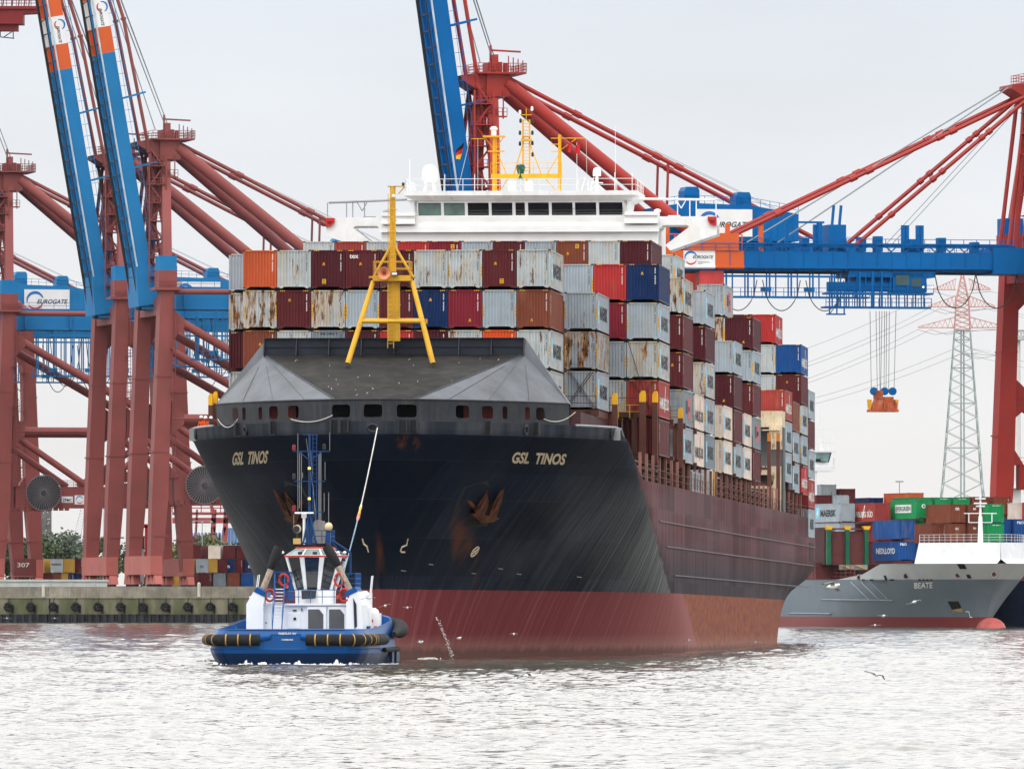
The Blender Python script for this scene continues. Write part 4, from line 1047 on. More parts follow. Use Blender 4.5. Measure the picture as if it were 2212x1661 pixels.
# ------------------------------------------------------------------ tug
TY, TPSI = 627.0, R(5.1)
TROOT = Vector((-14.78, TY, .05)); TROT = Euler((0, 0, -TPSI)); TUG_M = Matrix.Translation(TROOT) @ TROT.to_matrix().to_4x4()
def T(zx, zy, b):
    """tug frame point (right, forward, up) from the tug close-up's pixels at distance b forward of the stern"""
    dx = (500 + zx / 2.636) / 1.15732; dy = (1060 + zy / 2.636) / 1.15732
    k = (dx - CX) / FD; s, c = math.sin(TPSI), math.cos(TPSI)
    a = (k * (TROOT.y + b * c) - TROOT.x - b * s) / (c + k * s); Y = TROOT.y + b * c - a * s
    return Vector((a, b, CAMZ - (dy - HY) / FD * Y))
def build_tug():
    tug = empty('tug_boat', TROOT, TROT)
    tag(tug, 'blue and white harbour tug with black fenders holding the tow rope', 'tug')
    TB = M('tug_blue', (.002, .070, .245), .35, vary=.12, scale=.4, grime=.05); TBD = M('tug_dark_blue', (.004, .022, .075), .4, vary=.15)
    TW = M('tug_white', (.80, .81, .82), .38, vary=.04, grime=.03); RUB = M('black_rubber', (.014, .014, .015), .75, vary=.4, scale=3, bump=.3)
    TRED = M('tug_red', (.55, .025, .025), .4); TCREAM = M('tug_cream', (.66, .52, .30), .5); PIPE = M('scorched_pipe', (.36, .28, .21), .5, vary=.3, streak=.4, scale=2)
    STRAP = M('strap_amber', (.48, .27, .05), .6)
    bs = [0, .15, .8, 2.2, 5, 9, 14, 18, 20, 22, 23.5, 25, 26.3, 27.3, 27.9, 28.1]; hb = [4.1, 4.35, 4.85, 5.25, 5.4, 5.42, 5.42, 5.4, 5.25, 4.95, 4.5, 3.85, 2.95, 1.9, .85, .02]
    def half(b): return ip(b, bs, hb)
    def topc(b): return 2.25 + 1.15 * max(0, (b - 4) / 24) ** 1.5
    rings = [(-.7, -.8, 1), (.02, -.42, 1), (.70, -.10, 1), (.74, -.08, 0), (1.0, 0, 0), (1.06, -.06, 0)]
    def outline(c, off, n=60):
        p = []
        for i in range(n + 1):
            b = 28.1 * (i / n) ** 1.35; p.append((half(b), b))
        pts = [(max(0.02, h + off if h > 1 else h * (1 + off / 6)), b + (-off * (1 - b / 3) if b < 3 else (off * (b - 24) / 4 if b > 24 else 0))) for h, b in p]
        return pts
    mb = MB(); R_ = []
    for c, off, m in rings: R_.append(([(h, b, c) for h, b in outline(c, off)], m))
    R_.append(([(h - .18, b + .12, 1.95 if b < 2 else 2.0) for h, b in outline(0, 0)], 0))
    top = [(max(.02, h - .30), b + .30 * (b < 3), topc(b)) for h, b in outline(0, 0)]
    R_.append((top, 0))
    inn = [(max(.01, h - .14), b + .1 * (b < 3) - .12 * (b > 24), z) for h, b, z in top]; R_.append((inn, 0))
    R_.append(([(h, b, 1.45) for h, b, z in inn], 0))
    for sg in (1, -1):
        for (r0, m0), (r1, m1) in zip(R_[:-1], R_[1:]):
            n = len(r0); mb.raw([(sg * x, y, z) for x, y, z in r0 + r1], [(i, i + 1, n + i + 1, n + i)[::sg] for i in range(n - 1)], m0)
    for (r0, m0), (r1, m1) in zip(R_[:-1], R_[1:]):      # the flat of the stern
        a, b = r0[0], r1[0]; mb.face([(-a[0], a[1], a[2]), (a[0], a[1], a[2]), (b[0], b[1], b[2]), (-b[0], b[1], b[2])], m0)
    dk = R_[-1][0]; mb.face([(-x, y, z + .02) for x, y, z in dk] + [(x, y, z + .02) for x, y, z in dk[::-1]], 0)
    mb.path([(x - .07, y, z + .02) for x, y, z in top[::-1]] + [(-x + .07, y, z + .02) for x, y, z in top], .07, 6, 0)
    mb.build('hull', [TB, TBD], tug, smooth=True)
    # stern plate swelling between the fenders
    mb = MB(); mb.hexa([(-2.0, .2, 1.1), (2.1, .2, 1.1), (2.1, .5, 1.1), (-2.0, .5, 1.1), (-.9, .10, 2.0), (1.0, .10, 2.0), (1.0, .5, 2.0), (-.9, .5, 2.0)])
    mb.tube((-1.0, .15, 1.85), (-2.3, .1, 1.65), .22, .30, 10); mb.tube((1.0, .15, 1.85), (1.9, .1, 1.65), .22, .30, 10)
    mb.build('stern_plate', TB, tug, smooth=True)
    mb = MB(); p = T(517, 1391, -.05); q = T(634, 1391, -.05); add_text(mb, 'FAIRPLAY XV', lambda x, y: (p.x + x, .06 if p.z + y > 2 else .06, p.z + y), .14, q.x - p.x, 0, .02)
    mb.build('stern_name', INKW, tug)
    mb = MB(); p = T(537, 1430, -.05); q = T(612, 1430, -.05); add_text(mb, 'HAMBURG', lambda x, y: (p.x + x, .03, p.z + y), .11, q.x - p.x, 0, .02); mb.build('home_port', INKW, tug)
    # fenders
    def along(sg, s0, s1, off, c, n=40):
        b_ = [(sg * x, y) for x, y in outline(0, off, 140)]; pts = [(sg * t, 0.0 - off * .6) for t in np.linspace(0, half(0) + off * .2, 40)] + b_
        L = [0]
        for a, b in zip(pts[:-1], pts[1:]): L.append(L[-1] + math.dist(a, b))
        out = []
        for t in np.linspace(s0, s1, n): out.append(Vector((float(np.interp(t, L, [p[0] for p in pts])), float(np.interp(t, L, [p[1] for p in pts])), c + .0)))
        return out
    for sg, s0, s1 in ((-1, 1.7, 13.5), (1, 1.35, 13.5)):
        pts = along(sg, s0, s1, .16, 1.62, 60); mb = MB(); mb.path(pts, .37, 12, 0)
        for i in range(3, 34, 4):
            d = unit(pts[min(59, i + 1)] - pts[i - 1]); mb.tube(pts[i] - d * .035, pts[i] + d * .035, .385, n=12, m=1)
        mb.build('stern_fender', [RUB, STRAP], tug, smooth=True)
    mb = MB(); n = 50; pts = []
    for sg in (1, -1):
        seq = [(sg * x, y, topc(y) - .62) for x, y in outline(0, .25, 70) if y > 14]
        pts += seq if sg > 0 else seq[::-1]
    mb.path(pts, .52, 12, 0, rs=[min(.56, .16 + abs(p[1] - 14) * .08) for p in pts]); mb.build('bow_fender', RUB, tug, smooth=True)
    for sg in (1, -1):
        mb = MB(); mb.path([(sg * (half(b) + .12), b, .92) for b in np.linspace(9, 22, 14)], .17, 8); mb.build('side_fender', RUB, tug, smooth=True)
        mb = MB()
        for b in (14.5, 17.5, 20.5): mb.box(min(sg * (half(b) - .1), sg * (half(b) + .1)), max(sg * (half(b) - .1), sg * (half(b) + .1)), b, b + 1.3, -.1, .75)
        mb.build('hull_skid', TBD, tug)
    # deckhouse
    DB = 8.0
    def rect(mb, x0, y0, x1, y1, b0, b1, m=0):
        p, q = T(x0, y1, b0), T(x1, y0, b0); mb.box(p.x, q.x, b0, b1, p.z, q.z, m)
    mb = MB(); rect(mb, 418, 1190, 964, 1385, DB, 19); rect(mb, 560, 1186, 970, 1198, DB - .25, DB)
    mb.build('deckhouse', TW, tug)
    for nm, poly in (('funnel_casing', [(305, 1380), (305, 1190), (352, 1108), (428, 1143), (417, 1195), (417, 1380)]), ('funnel_casing', [(966, 1380), (962, 1143), (1038, 1103), (1066, 1200), (1076, 1380)])):
        P2 = [T(x, y, DB - .6) for x, y in poly]; mb = MB(); mb.prism([(p.x, p.z) for p in P2], lambda x, y, t: (x, t, y), DB - .6, 13.5)
        o = mb.build(nm, TW, tug)
        cap = [(354, 1108), (374, 1078), (434, 1112), (428, 1145)] if poly[0][0] < 500 else [(962, 1145), (956, 1112), (1020, 1076), (1040, 1105)]
        P3 = [T(x, y, DB - .62) for x, y in cap]; mb = MB(); mb.prism([(p.x, p.z) for p in P3], lambda x, y, t: (x, t, y), DB - .64, 10.5); mb.build('casing_cap', TB, o)
    # right-hand side house with slotted vent
    mb = MB(); rect(mb, 1078, 1215, 1120, 1385, 11, 15); rect(mb, 1062, 1115, 1115, 1215, 12, 14); p = T(1090, 1130, 12); mb.ball(p, .28, 0, 10)
    rect(mb, 1110, 1250, 1180, 1380, 12.5, 14); p = T(1145, 1245, 13); mb.ball(p, .36, 0, 12, 1, 1, .8); mb.build('side_vent', TW, tug, smooth=False)
    mb = MB(); pts = [T(1037, 1150, 10), T(1058, 1190, 10), T(1062, 1335, 10), T(1045, 1350, 10)]; mb.prism([(p.x, p.z) for p in pts], lambda x, y, t: (x, t, y), DB - .66, DB - .55); mb.build('slot_vent', DARK, tug)
    mb = MB(); p = T(1130, 1300, 12.4); mb.tube((p.x, 12.5, p.z), (p.x, 12.2, p.z), .11, n=10); rect(mb, 1146, 1335, 1166, 1370, 11.8, 12.1); mb.build('hydrant', TRED, tug)
    # louvre doors, door, stairs
    for x0 in (712, 850):
        mb = MB(); rect(mb, x0 - 6, 1206, x0 + 118, 1356, DB - .16, DB, 0)
        pts = [T(x, y, DB - .2) for x, y in ((x0, 1224), (x0 + 72, 1224), (x0 + 100, 1258), (x0 + 100, 1352), (x0, 1352))]
        mb.prism([(p.x, p.z) for p in pts], lambda x, y, t: (x, t, y), DB - .18, DB - .15, 1)
        a, b = pts[0], pts[3]
        for i in range(1, 22):
            z = b.z + (a.z - b.z) * i / 22; xe = b.x - (0 if i < 16 else .26 * (i - 16) / 6); mb.box(a.x, xe, DB - .21, DB - .185, z, z + .02, 2)
        mb.build('louvre', [TW, M('louvre_grey', (.10, .10, .10), .6), M('louvre_slat', (.20, .20, .20), .5)], tug)
    mb = MB(); rect(mb, 578, 1250, 660, 1350, DB - .07, DB, 0); d = mb.build('door', TW, tug)
    mb = MB(); c = T(625, 1287, DB - .1); mb.tube((c.x, DB - .12, c.z), (c.x, DB - .05, c.z), .10, n=12); mb.build('porthole', BLACK, d)
    mb = MB(); rect(mb, 612, 1227, 636, 1236, DB - .08, DB); rect(mb, 668, 1215, 674, 1235, DB - .1, DB); rect(mb, 430, 1310, 440, 1316, DB - .04, DB); mb.build('fitting', BLACK, tug)
    mb = MB(); lo, hi = T(508, 1350, 5.2), T(528, 1080, 8.2)
    for i in range(12):
        p = lo.lerp(hi, (i + .5) / 12); mb.box(p.x - .28, p.x + .28, p.y - .12, p.y + .12, p.z - .025, p.z + .025, 0)
    for s in (-1, 1):
        mb.beam(lo + Vector((s * .31, 0, 0)), hi + Vector((s * .31, 0, 0)), .05, .16, 1); mb.beam(lo + Vector((s * .33, 0, .85)), hi + Vector((s * .33, 0, .9)), .04, .04, 1)
        for t in (0, .33, .66, 1): q = lo.lerp(hi, t) + Vector((s * .33, 0, 0)); mb.beam(q, q + Vector((0, 0, .87)), .04, .04, 1)
    mb.build('stairs', [TW, TB], tug)
    # wheelhouse: a frustum leaning outward
    WB = 11.0; WR = [T(x, 1000, WB) for x in (548, 925)]; cx = (T(548, 880, WB).x + T(925, 880, WB).x) / 2
    z0, zs, z1, z2, z3 = T(700, 1190, WB).z, T(700, 1118, WB).z, T(700, 1108, WB).z, T(700, 872, WB).z, T(700, 822, WB).z
    hT = (T(925, 880, WB).x - T(548, 880, WB).x) / 2; hB = (T(846, 1110, WB).x - T(607, 1110, WB).x) / 2; cB = (T(846, 1110, WB).x + T(607, 1110, WB).x) / 2
    cyw = WB + 2.4
    def ring(h, hy, z, c): return [(c - h * .36, cyw - hy, z), (c + h * .36, cyw - hy, z), (c + h, cyw - hy * .62, z), (c + h, cyw + hy, z), (c - h, cyw + hy, z), (c - h, cyw - hy * .62, z)]
    ra, rb, rc = ring(hB, 1.75, z1, cB + .05), ring(hT, 2.4, z2, cx), ring(hT * .62, 1.7, z3, cx)
    mb = MB()
    for i in range(6):
        j = (i + 1) % 6; a, b, c, d = Vector(ra[i]), Vector(ra[j]), Vector(rb[j]), Vector(rb[i])
        if i in (2, 3, 4) and i == 3: mb.face([a, b, c, d], 0); continue
        # frame round one pane
        e = .125
        ai, bi = a.lerp(b, e).lerp(d.lerp(c, e), .03), b.lerp(a, e).lerp(c.lerp(d, e), .03); ci, di = c.lerp(d, e).lerp(b.lerp(a, e), .04), d.lerp(c, e).lerp(a.lerp(b, e), .04)
        for q in ((a, b, bi, ai), (b, c, ci, bi), (c, d, di, ci), (d, a, ai, di)): mb.face(q, 0)
        nrm = unit((b - a).cross(d - a)); inset = -nrm * .09
        mb.face([ai, bi, bi + inset, ai + inset]); mb.face([bi, ci, ci + inset, bi + inset]); mb.face([ci, di, di + inset, ci + inset]); mb.face([di, ai, ai + inset, di + inset])
    # sill wall below the panes
    low = ring(hB * .98, 1.7, z0, cB + .05)
    for i in range(6): j = (i + 1) % 6; mb.face([low[i], low[j], ra[j], ra[i]])
    for i in range(6):
        j = (i + 1) % 6; a, b, c, d = Vector(rb[i]), Vector(rb[j]), Vector(rc[j]), Vector(rc[i]); e = .05
        ai, bi, ci, di = a.lerp(b, e).lerp(d.lerp(c, e), .1), b.lerp(a, e).lerp(c.lerp(d, e), .1), c.lerp(d, e).lerp(b, .12), d.lerp(c, e).lerp(a, .12)
        for q in ((a, b, bi, ai), (b, c, ci, bi), (c, d, di, ci), (d, a, ai, di)): mb.face(q, 0)
    mb.face(rc, 0); mb.path([Vector(p) + Vector((0, 0, -.02)) for p in rb + rb[:1]], .06, 5, 1); mb.path([Vector(p) + Vector((0, 0, .02)) for p in rc + rc[:1]], .07, 5, 1)
    wh = mb.build('wheelhouse', [TW, TRED], tug)
    for i in (0, 1, 2, 4, 5):
        j = (i + 1) % 6; a, b, c, d = Vector(ra[i]), Vector(ra[j]), Vector(rb[j]), Vector(rb[i]); nrm = unit((b - a).cross(d - a)); mb = MB()
        mb.face([p - nrm * .085 for p in (a.lerp(b, .05), b.lerp(a, .05), c.lerp(d, .05), d.lerp(c, .05))]); mb.build('wheelhouse_window', GLASS, wh)
        a, b, c, d = Vector(rb[i]), Vector(rb[j]), Vector(rc[j]), Vector(rc[i]); nrm = unit((b - a).cross(d - a)); mb = MB()
        mb.face([p - nrm * .03 for p in (a.lerp(d, .08).lerp(b, .06), b.lerp(c, .08).lerp(a, .06), c.lerp(b, .12), d.lerp(a, .12))]); mb.build('roof_window', GLASSG, wh)
    mb = MB(); pts = [T(x, y, WB + .4) for x, y in ((668, 1100), (768, 1100), (762, 1153), (672, 1158))]; mb.prism([(p.x, p.z) for p in pts], lambda x, y, t: (x, t, y), WB + .3, WB + .5); mb.build('lower_window', GLASS, wh)
    # exhaust pipes
    for pts, r in (([(412, 1100, 9.5), (470, 955, 9.6), (500, 870, 9.7), (520, 815, 9.8)], 1), ([(990, 1100, 9.5), (905, 935, 9.6), (868, 870, 9.7), (835, 812, 9.8)], 1)):
        P2 = [T(*p) for p in pts]; mb = MB(); mb.path([P2[0], P2[0].lerp(P2[1], .97)], .21, 12, 0); mb.path([P2[1].lerp(P2[0], .05), P2[1], P2[2], P2[3]], .3, 12, 1, rs=[.22, .30, .35, .31])
        a, b = P2[0], P2[1]; d = unit(b - a); side = Vector((0, -.24, 0)); mb.path([a.lerp(b, .35) + side, a.lerp(b, .85) + side], .07, 8, 0)
        mb.build('exhaust_pipe', [PIPE, BLACK], tug, smooth=True)
    # mast
    MBt = 13.0; m = lambda zx, zy, b=MBt: T(zx, zy, b); mb = MB()
    mb.tube(m(722, 800), m(722, 70), .09, .06, 8)
    for x in (680, 705, 738, 765): mb.beam(m(x, 785, MBt + (-.5 if x in (680, 765) else .5)), m(722, 600), .10)
    mb.beam(m(665, 788, MBt - .5), m(775, 788, MBt - .5), .10)
    mb.ladder(m(756, 640), m(756, 75), .26, .045, .28)
    for y in (75, 180, 380, 585): mb.beam(m(722, y), m(768, y), .05)
    mb.beam(m(612, 184), m(855, 184), .07); mb.beam(m(655, 190), m(718, 240), .06); mb.beam(m(800, 190), m(728, 240), .06)
    mb.beam(m(620, 382), m(820, 382), .06); mb.beam(m(632, 583), m(815, 583), .06); mb.beam(m(677, 75), m(775, 75), .06)
    mb.tube(m(868, 770, 14), m(990, 850, 15), .08); mb.tube(m(990, 850, 15), m(990, 1000, 15), .08); mb.tube(m(868, 770, 14), m(955, 905, 15), .06)
    rr_ = [T(x, y, 11.5) for x, y in ((745, 780), (745, 715), (850, 715), (850, 780))]; mb.rail([(rr_[0].x, 12, rr_[0].z), (rr_[2].x, 12, rr_[0].z), (rr_[2].x, 15, rr_[0].z)], .75, .05, .5)
    mb.box(T(832, 770, 12).x, T(860, 770, 12).x, 11.8, 12.2, T(832, 795, 12).z, T(832, 715, 12).z)
    mb.build('mast', M('mast_blue', (.004, .045, .155), .4), tug)
    mb = MB()
    for x, y in ((619, 160), (818, 155), (619, 350), (619, 560)): p = m(x, y); mb.lathe([(.09, -.2), (.11, -.12), (.11, .12), (.07, .2)], p, 8, 0 if x < 700 and y != 350 else 1)
    mb.build('navigation_light', [M('lamp_red', (.22, .015, .03), .4), DARK], tug)
    for y in (297, 497): mb = MB(); p = m(720, y, MBt - .2); mb.ball(p, .10, 0, 10); mb.tube(p - Vector((0, 0, .16)), p - Vector((0, 0, .07)), .10, n=8, m=1); mb.build('mast_lamp', [M('amber_lamp', (.8, .4, .05), .4, emit=(1, .55, .12, 2.2)), DARK], tug)
    mb = MB()
    for x, y0, y1 in ((645, 65, 600), (855, 60, 180), (824, 255, 372), (848, 455, 660), (818, 460, 580), (618, 600, 690), (656, 190, 560), (668, 190, 580), (676, 325, 360), (790, 190, 640), (797, 195, 640), (783, 200, 640)): mb.beam(m(x, y1), m(x, y0), .028)
    mb.beam(m(700, 100), m(765, 600), .02); mb.beam(m(730, 180), m(770, 780), .02); mb.build('aerial', GREY, tug)
    mb = MB(); a, b = m(625, 590, 12.7), m(748, 590, 12.7); mb.box(a.x, b.x, 12.6, 12.8, a.z - .05, a.z + .06); p = m(686, 610); mb.lathe([(.05, -1.9), (.10, -1.8), (.09, -.2), (.18, -.1), (.18, .1), (.1, .2), (.01, .22)], p, 12)
    for x, y in ((910, 850), (953, 850), (543, 850)): mb.ball(m(x, y, 11), .10, 0, 8, 1.3, 1, 1)
    mb.beam(m(675, 790), m(690, 640), .06); mb.build('radar', TW, tug)
    mb = MB(); p = m(640, 695, 12); mb.lathe([(.05, .35), (.2, .3), (.27, .05), (.27, -.12), (.23, -.12)], p, 14, 0, axis=(.15, .95, .1)); mb.tube(p + Vector((-.04, -.13, -.02)), p + Vector((-.045, -.16, -.02)), .23, n=14, m=1); mb.tube(p - Vector((0, 0, .6)), p - Vector((0, 0, .25)), .07, m=1)
    p = m(848, 680, 12); mb.ball(p, .27, 0, 12, 1, 1, 1.05); mb.build('searchlight', [TCREAM, DARK], tug, smooth=True)
    mb = MB(); a, b = m(614, 795, 11.8), m(660, 757, 11.8); mb.box(a.x, b.x, 11.8, 12.2, a.z, b.z); mb.build('yellow_box', M('mustard', (.55, .36, .12), .5), tug)
    mb = MB(); pts = [m(x, y, 14) for x, y in ((742, 790), (748, 650), (765, 636), (812, 645), (818, 700), (812, 790))]; mb.prism([(p.x, p.z) for p in pts], lambda x, y, t: (x, t, y), 14, 15.2); mb.build('fire_monitor_cover', M('grey_canvas', (.20, .19, .18), .85, vary=.3, scale=1.5), tug)
    mb = MB()
    for x in (660, 757): p = m(x, 856, 10.6); mb.box(p.x - .14, p.x + .14, 10.5, 10.75, p.z - .08, p.z + .1); 
    mb.build('floodlight', DARK, tug)
    # railings
    mb = MB(); z = T(700, 1188, DB).z; xs = [T(x, 1188, DB).x for x in (572, 962)]; mb.rail([(xs[0], DB, z), (xs[1], DB, z), (xs[1], 12, z)], .92, .045, .8)
    z = T(520, 1078, 9.5).z; a, b = T(490, 1078, 9.5).x, T(580, 1078, 9.5).x; mb.rail([(a, 9.5, z - .9), (b, 9.5, z - .9), (b, 12.5, z - .9)], 1.9, .05, .55, 3)
    a, b = T(925, 1078, 9.5).x, T(1022, 1078, 9.5).x; mb.rail([(a, 9.6, z - .1), (b, 9.6, z - .1), (b, 13, z - .1)], 1.0, .05, .6, 3); mb.rail([(T(430, 1185, 7.7).x, 7.7, T(430, 1188, 7.7).z), (T(495, 1185, 7.7).x, 7.7, T(430, 1188, 7.7).z)], .9, .045, .6)
    mb.build('railing', TB, tug)
    for x, y, b in ((552, 1030, 9.3), (918, 1030, 9.4), (461, 1132, 7.5), (950, 1132, 7.5)):
        mb = MB(); p = T(x, y, b); n = 18; mb.path([p + Vector((.30 * math.cos(t), -.06, .42 * math.sin(t) if x > 900 else .38 * math.sin(t))) for t in np.linspace(0, 2 * math.pi, n)], .075, 8); mb.build('lifebuoy', M('lifebuoy_red', (.42, .03, .025), .55), tug, smooth=True)
    mb = MB(); p = T(905, 1145, 8.2); mb.ball(p, .12, 0, 8); p = T(570, 1075, 9.4); mb.ball(p, .14, 0, 8); mb.build('float', M('float_orange', (.6, .12, .04), .5), tug)
    # white poles, bitts and winch gear
    mb = MB(); mb.beam(T(1118, 1150, 14), T(1132, 1005, 14), .06); mb.beam(T(1126, 1150, 14.2), T(1140, 1003, 14.2), .06); mb.beam(T(372, 1080, 10), T(383, 998, 10), .05); mb.beam(T(382, 1080, 10), T(393, 996, 10), .05); mb.build('white_pole', TW, tug)
    mb = MB(); rect(mb, 202, 1336, 234, 1362, 1.0, 1.5); rect(mb, 1074, 1210, 1092, 1375, 10, 10.3); rect(mb, 1072, 1335, 1110, 1368, 9.6, 11); mb.build('bitt', TB, tug)
    mb = MB(); p = T(1225, 1345, 20); mb.tube(p - Vector((.8, 0, 0)), p + Vector((.5, 0, 0)), .22, n=10, m=0); mb.tube(p - Vector((.1, 0, 0)), p + Vector((.5, 0, 0)), .34, n=12, m=1); mb.tube(p - Vector((.55, 0, 0)), p - Vector((.45, 0, 0)), .40, n=12, m=0); mb.box(p.x - .8, p.x + .5, 19.7, 20.3, 1.45, p.z - .3, 0); mb.build('winch', [TB, RUB], tug)
    # life raft canisters on the right
    mb = MB(); mb.ladder(T(1063, 1345, 10.5), T(1063, 1235, 10.5), .3, .04, .35); mb.build('access_ladder', TW, tug)
    return tug
tug = build_tug()
def tow():
    a = SHIP_M @ Vector(sh(815, 924, -.3)); b = TUG_M @ T(955, 950, 20); e = TUG_M @ T(925, 1110, 19)
    mb = MB(); P = [a.lerp(b, t) - Vector((0, 0, .5 * math.sin(math.pi * t))) for t in np.linspace(0, 1, 41)] + [b.lerp(e, t) for t in (.5, 1)]
    mb.path(P[:21], .042, 6, 0); mb.path(P[20:22], .07, 6, 0, rs=[.045, .10]); mb.path(P[21:24], .12, 6, 1, rs=[.10, .07, .11]); mb.path(P[23:26], .13, 6, 2, rs=[.09, .12, .06]); mb.path(P[25:], .045, 6, 3)
    tag(mb.build('tow_rope', [ROPE, M('rope_yellow', (.65, .42, .05), .7), M('rope_pink', (.50, .22, .16), .8), M('rope_blue', (.18, .29, .35), .8)]), 'taut tow rope from the bow chock of the big ship down to the tug', 'rope')
    # heaving lines slung along the bulwark
    for i, (pa, pb, sag, lab) in enumerate((((628, 905), (718, 897), 10, 'white line sagging between two openings left of the bow chock'), ((470, 905), (513, 905), 18, 'white line hanging on the left end of the bulwark'), ((1175, 905), (1243, 890), 12, 'white line slung along the right end of the bulwark'))):
        mb = MB(); pts = []
        for t in np.linspace(0, 1, 14):
            x = pa[0] + (pb[0] - pa[0]) * t; y = pa[1] + (pb[1] - pa[1]) * t + sag * 4 * t * (1 - t)
            u = 0
            for _ in range(8):
                v = sh(x, y, u)[0]; u = hull_u(min(12.5, abs(v)), 16.8) - .12
            pts.append(SHIP_M @ Vector(sh(x, y, u)))
        mb.path(pts, .035, 5); tag(mb.build('mooring_line', ROPE), lab, 'rope', 'lines on the bulwark')
tow()
def foam():
    rr = random.Random(5); mb = MB(); FM = M('foam_white', (.80, .80, .78), .85, vary=.1, scale=3)
    for i in range(520):
        t = rr.random(); a = -4.6 + 10.2 * t; b = -.45 - abs(rr.gauss(0, .5)) + (0 if abs(a) < 4 else (abs(a) - 4) * 1.2)
        pk = .3 + .7 * abs(math.sin(a * 1.1 + .7) * math.sin(a * 2.7 + 1.9)) ** 1.5
        h = rr.uniform(.03, .42) * pk * rr.random(); r = rr.uniform(.025, .10)
        p = TUG_M @ Vector((a, b, 0)); mb.ball((p.x, p.y, h * .35), r, 0, 6, rr.uniform(1, 2.2), 1, h / r * .7)
    tag(mb.build('stern_wash', FM), kind='stuff')
    mb = MB()
    for i in range(160):
        t = rr.random(); a = rr.uniform(5, 9); b = rr.uniform(2, 26); p = TUG_M @ Vector((5.6 + abs(rr.gauss(0, .5)), b, 0)); mb.ball((p.x, p.y, .02), rr.uniform(.05, .14), 0, 6, 2, 1, .6)
    for i in range(90):   # discharge splash by the bow
        p = SHIP_M @ Vector((hull_v(14, .3) + rr.gauss(.3, .25), 14 + rr.gauss(0, 1.2), 0)); mb.ball((p.x, p.y, .05), rr.uniform(.03, .12), 0, 6, 1.6, 1, 1.2)
    tag(mb.build('side_wash', FM), kind='stuff')
    mb = MB(); p0 = None
    for i in range(110):   # thin jet of cooling water falling from the hull
        t = (i / 109) ** .9; dx = 934 + 44 * t ** .75 + rr.gauss(0, .8 + 2.2 * t); dy = 1323 + 97 * t + rr.gauss(0, 1.5)
        z = max(.2, CAMZ - (dy - HY) / 30.3 - SZ0); p = SHIP_M @ Vector(sh(dx, dy, 15.5 + 0 * t)); p.y -= 1.2; mb.ball(p, rr.uniform(.012, .035), 0, 5, 1, 1, 1.8)
    tag(mb.build('cooling_water_jet', FM), kind='stuff')
foam()
